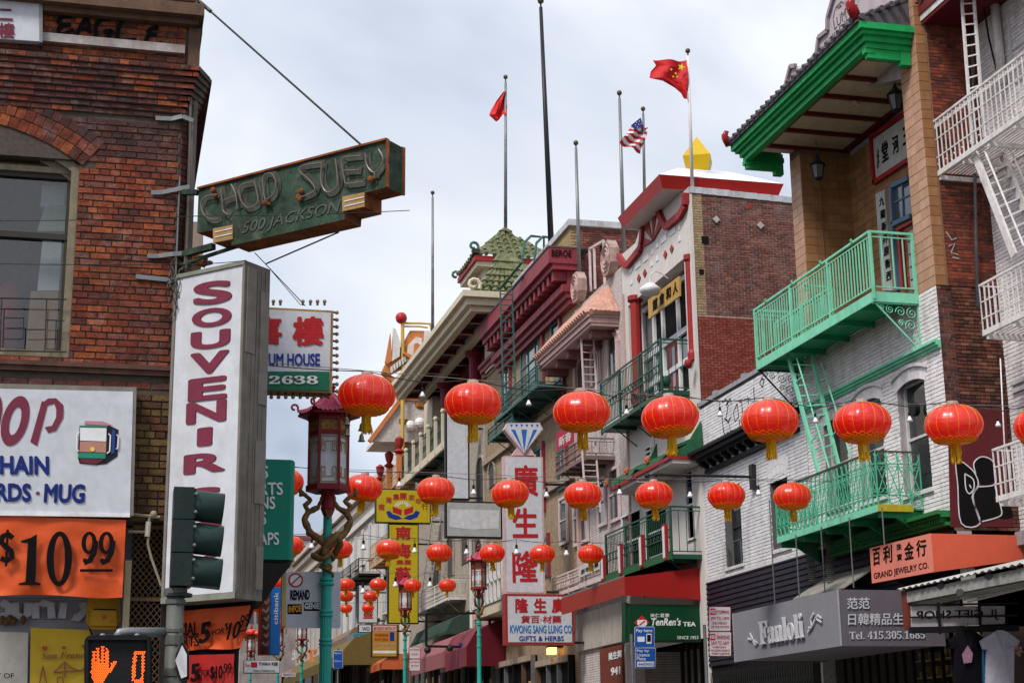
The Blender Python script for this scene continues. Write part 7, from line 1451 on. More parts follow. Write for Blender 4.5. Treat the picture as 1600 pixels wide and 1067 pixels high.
hiproof(tcx, tcy, tw*1.04, tw*1.04, tz-.05, tap, CB, m=pagt, sides=(0, 1))
for sx in (-1,): curl(V(tcx-tw*.52, tcy-tw*.52, tz+.1), V(-1, 0, 0), .24, gframe, CB); curl(V(tcx-tw*.52, tcy+tw*.52, tz-.1), V(-1, 0, 0), .24, gframe, CB)
# lower green roof in front
lY = cross(ue0+.2); A_l = lY.px3(740, 456); A_r = lY.px3(786, 462); A_t = cross(ue0+2).px3(787, 402)
mb = MB(); ll_ = A_l; rr_ = V(XR+4, A_l.y, A_l.z)
lw_ = (XR+2.2-A_l.x)
for c in range(14):
    f = (c+.5)/14; b = MB(); p = A_l.lerp(V(XR+3.2, A_l.y, A_l.z), f); t_ = V(A_t.x+(f-.5)*.5, A_l.y+1.6, A_t.z); r0 = .14; P_ = [p.lerp(t_, k/6)+V(0, 0, -.15*math.sin(k/6*PI)) for k in range(7)]
    for x, y in zip(P_, P_[1:]): b.tube([x, y], r0, 6, rs=[r0*1.2, r0*.7])
    b.build('tile_row', pagt, CB)
for c in range(24):
    f = (c+.5)/24; b = MB(); p = V(A_l.x, A_l.y+f*(ue1-A_l.y), A_l.z); t_ = V(XR+.6, p.y+.3, A_l.z+2.0-1.2*f) if f > .12 else V(A_t.x, A_l.y+1.6, A_t.z); b.tube([p, p.lerp(t_, .5)-V(0, 0, .1), t_], .15, 6, rs=[.17, .15, .12]); b.build('tile_row', pagt, CB)
curl(A_l+V(0, 0, 0), V(-1, 0, 0), .3, cream, CB)
# purple graffiti box, cream balcony
mb = MB(); q = cross(gu1_-.3).px3(790, 460); mb.box(q.x-.3, q.x+.5, q.y, q.y+.6, q.z-.4, q.z+1.1); mb.build('roof_box', mat('purple_sprayed', (.26, .17, .42), .7, var=.7, scale=7, dirt=.4), None, 'purple graffiti covered box on the roof beside the green tiles', 'box')
gbalcony('cream_balcony', (692, 650), (628, 718), (697, 690), .9, 'long green iron balcony with cream posts under the coffered eave', m=mat('balcony_bottle_green', (.012, .05, .035), .5), scroll=True, step=.2)
bo = bpy.data.objects['cream_balcony']
for i in range(6): x = 692-i*11.5; y = 646+i*12.2; q = RF.px3(x, y, .98); mb = MB(); mb.bar(q, V(q.x, q.y, q.z-1.5), .14); mb.ball(q+V(0, 0, .12), .12, 7); mb.build('cream_post', cream, bo)
q0, q1 = RF.px3(697, 692, .95), RF.px3(620, 770, .95); mb = MB(); mb.bar(q0, V(q0.x, q1.y, q0.z), .1, .35); mb.build('cream_fascia', cream, bo)
gbalcony('pale_lower_balcony', (700, 905), (640, 925), (703, 935), .8, 'white iron balcony with drop ladder low on the cream building', m=whp, scroll=False, step=.2)
ladder('white_drop_ladder', 'slanted white ladder in front of the cream building', RF, 690, 800, 672, 930, .5, .4, whp, 14)
for (x0, x1, yb, yt) in ((747, 758, 800, 712), (722, 732, 880, 800), (700, 710, 900, 830), (745, 756, 900, 840), (676, 684, 930, 860), (765, 775, 760, 720)): arched(RF, x0, x1, yb, yt, CB, cbr, mat('bricked_dark', (.08, .07, .06), .8))
wb = thing('white_lattice_balcony', RF.px3(755, 930, .9), 'white lattice balcony behind the second dragon lamp', 'balcony')
a0_, b0_ = RF.px(785, 870, .9)[0], RF.px(738, 890, .9)[0]; zb__, zt__ = RF.px(785, 935, .9)[1], RF.px(785, 868, .9)[1]
for z in (zb__, zt__, (zb__+zt__)/2): mb = MB(); mb.fb(RF, a0_, b0_, z, z+.12, .85, .95); mb.build('rail', wj, wb)
for k in range(9): u = a0_+(b0_-a0_)*k/8; mb = MB(); mb.bar(RF.P(u, zb__, .9), RF.P(u, zt__, .9), .1); mb.build('post', wj, wb)
mb = MB(); mb.fb(RF, a0_, b0_, zb__-.4, zb__, 0, .9); mb.build('slab', cream, wb)
# ============================================================ ORANGE ORNATE BUILDING
ou0, ou1 = cu1_, rz(612, 740)[0]
OB = thing('orange_ornate_building', V(XR+3, (ou0+ou1)/2, 0), 'cream and orange building with ornate gables and a white ceilinged balcony', 'building')
orp = mat('orange_paint', (.55, .19, .06), .55, dirt=.25); whs = mat('warm_white', (.64, .61, .57), .65, dirt=.2)
OF = cross(ou0); zo = OF.px(600, 690)[1]; zo2 = OF.px(600, 623)[1]
xo = OF.px(541, 800)[0] if False else XR-1.9
mb = MB(); mb.box(XR, XR+8, ou0, ou1, 0, OF.px(640, 575)[1]); mb.build('wall', whs, OB)
cz0 = OF.px(600, 690)[1]
mb = MB(); mb.box(OF.px(586, 690)[0], XR+1, ou0-.4, ou0+3, cz0, cz0+.2); mb.build('ceiling_slab', whs, OB); mb = MB(); mb.box(OF.px(580, 690)[0], XR+1, ou0-.5, ou0-.4, cz0-.05, cz0+.3); mb.build('orange_edge', orp, OB)
mb = MB(); mb.prism([OF.px3(*p, .6) for p in ((577, 690), (624, 627), (665, 627), (665, 690))], OF.n*-.2); mb.build('pale_ceiling', mat('spotted_ceiling', (.52, .46, .44), .7, var=.25, scale=6, dirt=.2), OB)
for a, b in (((577, 690), (624, 627)),): mb = MB(); mb.bar(OF.px3(*a, .65), OF.px3(*b, .65), .22); mb.build('orange_edge', orp, OB)
mb = MB(); mb.prism([OF.px3(*p, .7) for p in ((618, 612), (668, 614), (668, 627), (622, 625))], OF.n*-.3); mb.build('orange_beam', orp, OB)
mb = MB(); mb.prism([OF.px3(*p, .9) for p in ((616, 611), (620, 602), (630, 598), (640, 606), (668, 609), (668, 613))], OF.n*-.3); mb.build('green_roof_edge', mat('jade_tile', (.01, .2, .08), .35), OB)
for (x, y0, y1, r) in ((628, 660, 712, .35), (655, 635, 700, .38)): p = OF.px3(x, y0, .2); z = OF.px(x, y1)[1]; mb = MB(); mb.tube([V(p.x, p.y, z), p], r, 10); mb.lathe(p, [(r, -.3), (r*1.4, -.1), (r*1.4, .1)], 10); mb.build('carved_column', mat('gilded_brown', (.22, .10, .02), .45, var=.8, scale=5), OB)
for (x, y) in ((641, 665), (656, 660)): mb = MB(); mb.ball(OF.px3(x, y, .8), .28, 10); o = mb.build('globe_lamp', mat('globe_white', (.75, .74, .72), .3, dirt=0), None, 'white globe lamp %s on the ornate orange building' % ('left of the pair' if x == 641 else 'right of the pair'), 'lamp')
mb = MB(); a = OF.px3(629, 500, 1); mb.tube([OF.px3(629, 735, 1), a], .1, 8); mb.build('yellow_pole', mat('ochre_yellow', (.55, .36, .08), .5), OB); mb = MB(); mb.ball(OF.px3(627, 497, 1), .32, 12); mb.build('red_ball', mat('ball_red', (.42, .02, .03), .4), OB, smooth=True)
mb = MB(); mb.tube([OF.px3(630, 505, 1), OF.px3(655, 505, 1), OF.px3(672, 506, .9), OF.px3(674, 518, .9)], .06, 6); mb.tube([OF.px3(630, 510, 1), OF.px3(655, 510, 1), OF.px3(668, 512, .9)], .05, 6); mb.build('hoop_rail', mat('ochre_yellow', (1, 1, 1)), OB)
o3 = zc(580, 470, 4.27)
def op_(pts, m, nm, n, d): mb = MB(); mb.prism([OF.px3(*o3(*p), n) for p in pts], OF.n*-d); mb.build(nm, m, OB)
op_([(95, 420), (75, 470), (120, 490), (350, 380), (355, 200), (260, 198), (210, 290), (110, 410)], orp, 'orange_gable', .9, .6)
op_([(130, 215), (95, 405), (105, 420), (140, 400)], orp, 'gable_edge', 1.1, .3); op_([(150, 180), (140, 400), (190, 370), (195, 280), (165, 190)], whs, 'gable_panel', 1.15, .3)
op_([(250, 290), (240, 400), (330, 380), (340, 250), (300, 240)], whs, 'white_console', 1.2, .4); op_([(290, 285), (285, 350), (325, 350), (335, 300), (310, 280)], orp, 'scroll_console', 1.4, .4); op_([(215, 350), (270, 390), (320, 400), (320, 375), (280, 365), (225, 340)], orp, 'orange_swag', 1.4, .4)
op_([(355, 200), (350, 360), (385, 300), (390, 200)], whs, 'white_pier', 1.0, .5); op_([(80, 465), (240, 560), (250, 600), (170, 610), (160, 560), (70, 480)], orp, 'orange_console', .8, .4)
for k in range(6): op_([(130+k*18, 440-k*14), (142+k*18, 430-k*14), (146+k*18, 470-k*14), (134+k*18, 480-k*14)], whs, 'dentil', 1.2, .2)
gbalcony('orange_balcony', (622, 722), (590, 762), (628, 748), .9, 'gold fretwork balcony with orange and red posts', m=mat('fretwork_gold', (.48, .28, .12), .5, dirt=.2), scroll=False, step=.25)
ob = bpy.data.objects['orange_balcony']
for (x, y) in ((624, 700), (608, 722), (594, 742)): q = RF.px3(x, y+10, .95); mb = MB(); mb.bar(q, q-V(0, 0, 2.2), .3); mb.build('orange_post', orp, ob); mb = MB(); mb.lathe(q, [(.12, 0), (.3, .15), (.12, .3), (.2, .5), (.25, .8), (.05, .95)], 8); mb.build('red_finial', redt, ob)
# ============================================================ FAR END OF THE STREET
fu0, fu1 = ou1, rz(533, 850)[0]; gu1__ = rz(464, 930)[0]
def farb(nm, lab, u0, u1, z1, m, rows, x0=XR, wm=glassm, zlow=None):
    B = thing(nm, V(x0+3, (u0+u1)/2, 0), lab, 'building'); mb = MB(); mb.box(x0, x0+12, u0, u1, 0, z1); mb.build('wall', m, B)
    F = Frame((x0, 0, 0), (0, 1, 0), (-1, 0, 0))
    for z0, n_ in ((0, .6), (-.5, .35), (-1.5, .25)): mb = MB(); mb.fb(F, u0, u1, z1+z0-.35, z1+z0, 0, n_); mb.build('cornice', m, B)
    z = z1-4.2; k = max(2, int((u1-u0)/2.6)); r = 0
    while z > (zlow or 5) and r < rows:
        for i in range(k):
            u = u0+(u1-u0)*(i+.3)/k; mb = MB(); mb.fb(F, u, u+1.05, z, z+2.1, 0, .1); mb.fb(F, u-.1, u+1.15, z-.12, z, 0, .2); o = mb.build('window', m, B); g = MB(); g.fb(F, u+.1, u+.95, z+.05, z+2.0, .1, .12); g.build('pane', wm, o)
        z -= 3.7; r += 1
    return B
farb('cream_office_building', 'tall cream stone building with classical cornices far down the street', fu0, fu1, rz(558, 786)[1], mat('pale_render', (.60, .56, .51), .7, dirt=.35, dcol=(.3, .26, .22)), 4)
farb('tan_stone_building', 'lower tan stone building at the far end of the right side', fu1+.01, gu1__, rz(497, 846)[1], mat('tan_render', (.48, .40, .32), .75, dirt=.4), 4)
EF_ = cross(230); MFm = mat('far_maroon', (.20, .05, .05), .7, dirt=.2)
E_ = thing('maroon_roof_building', EF_.px3(470, 1000), 'distant brown building with maroon roof band closing the street', 'building')
x0, x1 = EF_.px(380, 850)[0], EF_.px(560, 850)[0]; zt = EF_.px(480, 838)[1]; zm = EF_.px(480, 853)[1]
mb = MB(); mb.box(x0, x1, 230, 250, 0, zm); mb.build('wall', mat('far_brown', (.26, .21, .19), .8, dirt=.4, scale=.5, var=.3), E_); mb = MB(); mb.box(x0-.5, x1+.5, 229, 251, zm+.8, zt); mb.build('roof_band', MFm, E_); mb = MB(); mb.box(x0-.3, x1+.3, 229.5, 250, zm, zm+.8); mb.build('white_band', wj, E_)
for i in range(10):
    for j in range(3): x = x0+(i+.3)*(x1-x0)/10; mb = MB(); mb.box(x, x+1.2, 229.9, 230, zm-3-j*4, zm-1-j*4); mb.build('window', glassm, E_)
# left side buildings (mostly hidden behind the corner building)
for i, (a, b, h, c) in enumerate(((46, 62, 13, (.4, .33, .28)), (62, 84, 17, (.5, .46, .4)), (84, 120, 14, (.36, .2, .16)), (120, 200, 16, (.45, .4, .36)))):
    farb('left_row_building', ('tan', 'pale cream', 'brick red', 'grey')[i]+' street building on the left side, '+('nearest', 'second', 'third', 'farthest')[i]+' beyond the corner', a, b, h, mat('left_row_%s' % 'abcd'[i], c, .8, dirt=.4), 2, x0=-11.6)
q = cross(46); mb = MB(); mb.prism([q.px3(*p) for p in ((287, 346), (318, 347), (317, 404), (287, 404))], V(0, 2, 0)); mb.build('brown_roof_block', mat('brown_render', (.27, .19, .15), .8), None, 'plain brown rooftop block seen behind the rusted green sign', 'roof block')
# far balconies and fire escape
gbalcony('black_fire_escape', (560, 872), (524, 900), (578, 885), 1.3, 'black iron fire escape platform under the cream office building', m=blackm, scroll=False, step=.3)
gbalcony('gold_lattice_balcony', (606, 832), (578, 858), (608, 868), .9, 'gold lattice balcony behind the yellow sign', m=mat('fretwork_gold', (1, 1, 1)), scroll=False, step=.3)
# ============================================================ HANGING SIGNS ON THE RIGHT
yel_s = mat('sign_yellow', (.48, .37, .015), .4, dirt=.15, var=.04); crim = mat('crimson', (.40, .015, .02), .5, dirt=.05, bump=0); navy = mat('navy_print', (.01, .03, .25), .5, dirt=0); skyb = mat('blue_print', (.02, .16, .42), .5, dirt=0)
def signB(nm, lab, box, fm, face, Y=None, ub=None, d=.3, bd=2.5, cat='sign', ar=None):
    x0, y0, x1, y1 = box; Y = Y or RF.px(ub or x1+5, (y0+y1)/2, .1)[0]; F = cross(Y); s = thing(nm, F.px3((x0+x1)/2, y1), lab, cat)
    sl = (x1-x0)*.012
    mb = MB(); a, b = F.px3(x0, y0), F.px3(x1, y1); mb.fb(F, a.x, b.x, b.z, a.z, -d, 0); mb.build('cabinet', fm, s); a, b = F.px3(x0+bd, y0+bd), F.px3(x1-bd, y1-bd); mb = MB(); mb.fb(F, a.x, b.x, b.z, a.z, .001, .012); mb.build('face', face, s)
    mb = MB(); zz = F.px(x1, y0+(y1-y0)*.2)[1]; xr = F.px(x1, y0)[0]
    if 7 < xr < XR-.05: mb.fb(F, xr, XR, zz-.04, zz+.04, -d*.6, -d*.4); mb.fb(F, xr, XR, F.px(x1, y1-4)[1]-.04, F.px(x1, y1-4)[1]+.04, -d*.6, -d*.4); mb.build('bracket', ironm, s) if mb.v else None
    return s, F
pinkc = mat('faded_pink_tin', (.55, .38, .37), .6, dirt=.3)
s, F = signB('tall_chinese_sign', 'tall white sign with three large red Chinese characters', (787, 712, 852, 928), pinkc, signw, ub=905); YK = -F.o.y
for c, y0, y1 in (('廣', 726, 775), ('生', 793, 840), ('隆', 860, 910)): text(c, F, (801, y1), (841, y1), (800, y0), crim, s, .014, .03)
D = thing('diamond_sign', F.px3(819, 711), 'blue and white striped diamond shaped sign standing on the tall white sign', 'sign')
o5 = z5z; mb = MB(); mb.prism([F.px3(*o5(*p)) for p in ((603, 537), (872, 534), (900, 590), (742, 795), (575, 590))], V(0, .3, 0)); mb.prism([F.px3(*o5(*p), -.05) for p in ((690, 735), (790, 735), (830, 806), (640, 806))], V(0, .2, 0)); mb.build('cabinet', pinkc, D); poly_on(F, [o5(*p) for p in ((610, 545), (866, 542), (890, 590), (742, 785), (592, 590))], signw, D, 'face', .003, .01)
bp = mat('diamond_blue', (.02, .13, .42), .45, dirt=.05)
for p in ([(632, 592), (666, 592), (735, 770)], [(718, 592), (764, 592), (742, 780)], [(818, 592), (850, 592), (752, 770)]): poly_on(F, [o5(*q) for q in p], bp, D, 'stripe', .014, .004)
for k in range(6): x = 622+k*43; poly_on(F, [o5(x, 548), o5(x+25, 548), o5(x+13, 574)], bp, D, 'triangle', .014, .004)
s, F = signB('gift_herb_sign', 'white sign with red border reading KWONG SANG LUNG CO. GIFTS and HERBS', (789, 927, 898, 1007), mat('sign_red_frame', (.30, .03, .03), .5, dirt=.2), signw, Y=F.o.y-.4, d=.4, bd=4)
for c, x in (('隆', 805), ('生', 834), ('廣', 862)): text(c, F, (x, 957), (x+20, 957), (x, 934), crim, s, .014, .04)
text('貨百·材藥', F, (814, 973), (877, 973), (814, 961), crim, s, .014, .02); text('KWONG SANG LUNG CO.', F, (797, 989), (895, 989), (797, 976), skyb, s, .014, .03); text('GIFTS & HERBS', F, (811, 1001), (881, 1001), (811, 993), navy, s, .014, .02)
s, F = signB('blank_tall_sign', 'tall blank white sign panel in a black frame', (696, 640, 734, 781), blackm, mat('blank_panel', (.55, .57, .62), .5, dirt=.1), ub=752)
s, F = signB('blank_wide_sign', 'blank grey sign with a whitewashed patch below the tall blank sign', (696, 782, 785, 841), blackm, mat('blank_grey', (.36, .37, .36), .5, dirt=.1), ub=797); poly_on(F, [(703, 795), (780, 797), (779, 825), (738, 827), (702, 823)], mat('whitewash', (.56, .56, .58), .6, dirt=.2), s, 'whitewash_patch', .014, .003)
s, F = signB('yellow_emblem_sign', 'yellow sign with arched red Chinese lettering over an open book in blue waves', (587, 763, 673, 818), blackm, yel_s, ub=690, bd=1.5)
for c, x, y in zip('南海集團來年行', (596, 607, 619, 630, 643, 654, 664), (792, 781, 776, 775, 777, 783, 791)): text(c, F, (x-5, y+5), (x+5, y+5), (x-5, y-5), crim, s, .014, .02)
poly_on(F, [(613, 791), (628, 796), (627, 805), (614, 800)], crim, s, 'book_page', .014, .004); poly_on(F, [(631, 796), (646, 791), (645, 800), (632, 805)], crim, s, 'book_page', .014, .004)
for q in ([(603, 800), (608, 797), (614, 803), (622, 805), (629, 810), (618, 812), (607, 808)], [(656, 800), (650, 797), (645, 803), (637, 805), (630, 810), (641, 812), (652, 808)]): poly_on(F, q, navy, s, 'wave', .014, .004)
for k in range(9): a = PI*(k+.5)/9; strokes(F, [[(629+6*math.cos(a), 791-4*math.sin(a)), (629+13*math.cos(a), 791-9*math.sin(a))]], .04, wf, s, 'ray', n=.014)
s, F = signB('yellow_vertical_sign', 'long vertical yellow sign with red Chinese characters', (607, 818, 654, 974), blackm, yel_s, ub=690, bd=1.5)
for c, y0, y1, w in (('南', 822, 843, 12), ('海', 848, 872, 12), ('藝', 885, 912, 12), ('行', 940, 962, 8)): text(c, F, (630-w, y1), (630+w, y1), (630-w, y0), crim, s, .014, .04)
text('集團', F, (619, 882), (642, 882), (619, 874), crim, s, .014, .02)
s, F = signB('small_white_sign', 'narrow white vertical sign with red Chinese characters behind the far lanterns', (560, 913, 590, 973), blackm, signw, ub=600, bd=1.2)
for c, y0, y1 in (('永', 921, 936), ('和', 939, 950), ('盛', 953, 966)): text(c, F, (567, y1), (583, y1), (567, y0), crim, s, .014, .04)
s, F = signB('wo_sign', 'small sign reading WO Y under the narrow white sign', (560, 975, 590, 988), blackm, signw, ub=600, bd=1.2); text('WO Y', F, (566, 985), (583, 985), (566, 979), inkm, s, .014, .02)
s, F = signB('repair_poster_sign', 'brown and yellow poster sign reading BROKEN? WE FIX IT!', (581, 975, 621, 1026), blackm, mat('poster_ochre', (.45, .24, .03), .5, dirt=.1), ub=640, bd=1.2)
poly_on(F, [(582.5, 977), (619.5, 977), (619.5, 985), (582.5, 985)], mat('poster_pink', (.6, .4, .4), .5), s, 'panel', .014, .003); text('BROKEN? WE FIX IT!', F, (584, 984), (618, 984), (584, 979), crim, s, .02, .0)
for y in (989, 996): text('手機維修' if y < 990 else 'PHONE REPAIR', F, (585, y+5), (607, y+5), (585, y), mat('poster_red', (.5, .06, .01), .5), s, .014, .03)
poly_on(F, [(609, 987), (616, 987), (616, 1001), (609, 1001)], navy, s, 'phone_picture', .014, .004)
for y, t_ in ((1004, '快速專業維修服務'), (1010, 'COMPUTER FIX')): text(t_, F, (585, y+4), (617, y+4), (585, y), mat('poster_pale', (.6, .4, .25), .5), s, .014, .0)
poly_on(F, [(583, 1016), (619, 1016), (619, 1020), (583, 1020)], wf, s, 'panel', .014, .003)
s, F = signB('green_blue_sign', 'green and blue box sign with Chinese characters under the poster sign', (552, 988, 586, 1028), mat('grey_blue_side', (.16, .2, .24), .5), mat('lime_green', (.2, .5, .1), .5, dirt=.1), ub=612, d=2.5, bd=.8)
poly_on(F, [(552.8, 989), (585, 989), (585, 1001), (552.8, 1001)], mat('teal_blue', (.03, .22, .3), .5), s, 'panel', .014, .003); poly_on(F, [(552.8, 1022), (585, 1022), (585, 1027), (552.8, 1027)], skyb, s, 'panel', .014, .003); text('心意', F, (560, 1018), (582, 1018), (560, 1007), crim, s, .014, .0); text('SUNNY', F, (560, 998), (582, 998), (560, 993), wf, s, .02, .02)
# empty black sign frame
EFm = thing('empty_sign_frame', cross(rz(775, 960, .1)[0]).px3(715, 1010), 'empty black rectangular sign frame beside the second dragon lamp', 'sign frame'); F = cross(rz(775, 960, .1)[0])
for a, b in (((666, 959), (765, 957)), ((666, 1009), (765, 1011)), ((666, 959), (666, 1009)), ((765, 957), (765, 1011))): mb = MB(); mb.bar(F.px3(*a), F.px3(*b), .09); mb.build('bar', blackm, EFm)
for x, y in ((668, 1015), (703, 1012)): mb = MB(); mb.ball(F.px3(x, y), .14, 8); mb.build('floodlight', ironm, EFm)
tp = MB(); P_ = [F.px3(x, y, .1) for x, y in ((719, 1004), (740, 1006), (752, 1012), (748, 1022), (735, 1014), (722, 1012))]; c = sum(P_, V(0, 0, 0))/6-V(0, .25, 0)
for a, b in zip(P_, P_[1:]+P_[:1]): tp.add([a, b, c], [(0, 1, 2)])
for a, b in zip(P_, P_[1:]+P_[:1]): tp.add([a+V(0, .3, 0), b+V(0, .3, 0), a, b], [(0, 1, 3, 2)])
tp.build('blue_tarp', mat('tarp_blue', (.015, .05, .28), .5), None, 'crumpled blue tarp tied to the empty sign frame', 'tarp')
# ============================================================ LOW AWNINGS AND SHOPFRONTS
def awn(nm, lab, a, b, yb, n, m, drop=.8, m2=None, up=1.1, F=RF):
    """sloping awning: outer top edge between photo points a (near) and b (far), valance down to yb at the near end"""
    u0, z0 = F.px(*a, n); u1 = F.px(*b, n)[0]; zb = F.px(a[0], yb, n)[1]; A = thing(nm, F.P((u0+u1)/2, zb, n/2), lab, 'awning'); P = F.P
    mb = MB(); mb.fb(F, u0, u1, zb, z0, n-.03, n); mb.build('valance', m, A); mb = MB(); mb.prism([P(u0, zb, n-.03), P(u0, zb, .02), P(u0, z0+up, .02), P(u0, z0+up*.55, n*.75), P(u0, z0, n-.03)], V(0, .03, 0)); mb.build('side_panel', m2 or m, A)
    mb = MB(); mb.add([P(u0+.03, z0, n-.02), P(u1, z0, n-.02), P(u1, z0+up*.55, n*.75), P(u1, z0+up, .02), P(u0+.03, z0+up, .02), P(u0+.03, z0+up*.55, n*.75)], [(0, 1, 2, 5), (5, 2, 3, 4)]); mb.build('top_sheet', m, A); return A
pkc = mat('faded_pink_canvas', (.30, .11, .12), .7, dirt=.3, var=.1); mrc = mat('maroon_canvas', (.11, .006, .014), .6, dirt=.2)
awn('maroon_awning', 'maroon domed canvas awning behind the second dragon lamp', (728, 1010), (694, 1022), 1040, 1.6, mat('rose_canvas', (.19, .035, .05), .6, dirt=.2), m2=mrc)
awn('pink_awning', 'long faded pink canvas awning behind the third dragon lamp', (692, 1018), (642, 1035), 1042, 1.7, pkc)
awn('green_cloth_canopy', 'worn dark green cloth canopy above the pink awning', (697, 985), (642, 1002), 990, 1.1, mat('bottle_canvas', (.03, .06, .045), .8, dirt=.4), up=.9)
awn('olive_awning', 'olive and pink awning with cocktail glass sign in the distance', (530, 1022), (443, 1052), 1038, 3.2, mat('olive_canvas', (.14, .10, .025), .7, dirt=.2), up=1.6)
awn('brown_awning', 'plain brown awning behind the turquoise lamp pole', (543, 992), (512, 1000), 1008, 1.5, mat('brown_canvas', (.2, .13, .09), .8, dirt=.2), up=.8)
awn('orange_small_awning', 'small orange awning below the poster sign', (597, 1034), (577, 1042), 1045, 1.5, mat('small_orange', (.55, .12, .04), .6), up=.5)
F = cross(rz(545, 1030, 1.6)[0]-1); t = thing('bar_sign', F.px3(465, 1050), 'small sign with white Chinese characters and orange cocktail glass', 'sign'); text('上海', F, (456, 1031), (461.5, 1031), (456, 1014), wf, t, .02, .04)
strokes(F, [(.18, l) for l in ([(482, 1016), (492, 1016), (487, 1025), (482, 1016)], [(487, 1025), (487, 1031)], [(483, 1031), (491, 1031)])], .18, mat('neon_orange', (.8, .25, .08), .5), t, 'cocktail_glass')
def shopdark(x0, x1, lab, n=.25):
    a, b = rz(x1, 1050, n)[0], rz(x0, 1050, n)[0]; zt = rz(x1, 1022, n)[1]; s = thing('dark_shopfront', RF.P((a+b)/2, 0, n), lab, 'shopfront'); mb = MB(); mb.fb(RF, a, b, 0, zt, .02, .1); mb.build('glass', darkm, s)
    k = max(2, int((b-a)/1.3))
    for i in range(k+1): u = a+(b-a)*i/k; mb = MB(); mb.fb(RF, u-.05, u+.05, 0, zt, .101, n); mb.build('mullion', random.choice([blackm, galv, brownw]), s)
    mb = MB(); mb.fb(RF, a, b, zt-.2, zt, .1, n+.05); mb.build('lintel', mat('tan_stone', (1, 1, 1)), s)
    for i in range(k): u = a+(b-a)*(i+.5)/k; mb = MB(); mb.fb(RF, u-.3, u+.2, zt-1.6, zt-.9, .101, .13); mb.build('window_display', random.choice([mat('warm_display', (1, 1, 1)), pkc, card, mat('dim_wall', (1, 1, 1))]), s)
    return s
for x0, x1, lab in ((838, 888, 'dark doorways under the white sign with red border'), (775, 830, 'dark shop entrance left of the doorways under the red bordered sign'), (690, 768, 'dark shop window under the maroon awning'), (640, 688, 'dark shop window under the faded pink awning'), (575, 636, 'dark shop window under the poster sign'), (520, 572, 'dark shop window beside the turquoise lamp pole'), (440, 505, 'dark distant shop window under the olive awning')): shopdark(x0, x1, lab)
lp = thing('wall_lamp', RF.px3(862, 1022, .3), 'small lit amber wall lamp over the doorway', 'lamp'); mb = MB(); q = RF.px3(862, 1016, .35); mb.box(q.x-.12, q.x+.12, q.y-.2, q.y+.2, q.z-.12, q.z+.1); mb.build('lamp_glass', mat('amber_glow', (1, .55, .1), .4, var=0, dirt=0, bump=0, emit=2.2), lp); mb = MB(); mb.box(q.x-.14, XR, q.y-.22, q.y+.22, q.z+.1, q.z+.16); mb.build('lamp_hood', blackm, lp)
# ============================================================ STREET SIGNS ON POLES
def plate(F, x0, y0, x1, y1, m, parent, nm='plate', n=0, rim=None):
    if rim: rrect(F, x0-.6, x1+.6, y0-.6, y1+.6, 2, n-.006, .005, rim, parent, 'rim')
    return rrect(F, x0, x1, y0, y1, 1.6, n, .006, m, parent, nm)
YS = 30.; PF2 = cross(YS); psw = mat('street_sign_white', (.62, .58, .60), .4, dirt=.15); psr = mat('street_sign_red', (.45, .02, .03), .4); psb = mat('street_sign_blue', (.01, .08, .36), .35, dirt=.1)
def polesign(Y, px_, ytop, lab, plates, nm, cat='street sign', r=.035):
    F = cross(Y); s = thing(nm, V(F.px(px_, 1060)[0], Y+.06, gz_(Y)), lab, cat); x = F.px(px_, 1060)[0]
    mb = MB(); mb.tube([V(x, Y+.06, gz_(Y)), V(x, Y+.06, F.px(px_, ytop)[1])], r, 8); mb.build('pole', galv, s)
    for (b, m_, txt) in plates:
        plate(F, *b, m_, s, rim=psr if m_ is psw else wf)
        for (t_, tb, tm, bold) in txt: text(t_, F, (tb[0], tb[3]), (tb[2], tb[3]), (tb[0], tb[1]), tm, s, .008, bold, depth=.003)
    return s, F
nsx = [((1108, 948, 1141, 985), psw, [('STOPPING', (1118.5, 953, 1139, 958.5), psr, .01), ('3PM TO 10PM', (1110, 963, 1139, 968), psr, .0), ('2ND FRIDAY', (1113, 971, 1136, 975), psr, 0), ('OF THE MONTH', (1111, 977, 1139, 980.5), psr, 0)]), ((1109, 987, 1142, 1024), psw, [('PARKING', (1120, 992, 1140, 998), psr, .01), ('2AM TO 6AM', (1111, 1001, 1139, 1007), psr, 0), ('EVERYDAY', (1114, 1009, 1135, 1012), psr, 0), ('INCLUDING HOLIDAYS', (1111, 1014, 1140, 1017), psr, 0), ('STREET CLEANING', (1112, 1019, 1140, 1022), psr, 0)])]
s, F = polesign(30, 1106, 975, 'pole with white and red NO STOPPING and NO PARKING signs', nsx, 'parking_sign')
for y in (950, 989.5): rrect(F, 1109.2, 1118, y, y+10, .5, .007, .002, psr, s, 'red_block'); text('NO', F, (1110, y+8), (1117.3, y+8), (1110, y+2), wf, s, .01, .02, depth=.003)
s, F = polesign(31, 990, 990, 'pole with two blue pay here parking signs', [((992, 979, 1022, 1010), psb, [('Pay here', (994, 982, 1019, 988.5), wf, .01)]), ((993, 1012, 1024, 1043), psb, [('Pay by', (995, 1014, 1014, 1019), wf, .01), ('License', (995, 1020, 1015, 1025), wf, .01), ('Plate', (995, 1026, 1009, 1031), wf, .01), ('44409003', (997, 1034.5, 1021, 1039.5), psb, .0)])], 'pay_sign')
rrect(F, 996, 1007, 994, 1002, 1, .007, .002, wf, s, 'card_symbol'); rrect(F, 1010, 1018, 989.5, 1005, 1, .007, .002, wf, s, 'phone_symbol'); rrect(F, 1011, 1017, 991, 1002, .4, .01, .002, inkm, s, 'phone_screen'); rrect(F, 995.5, 1022, 1033, 1041, .5, .0065, .001, wf, s, 'number_field')
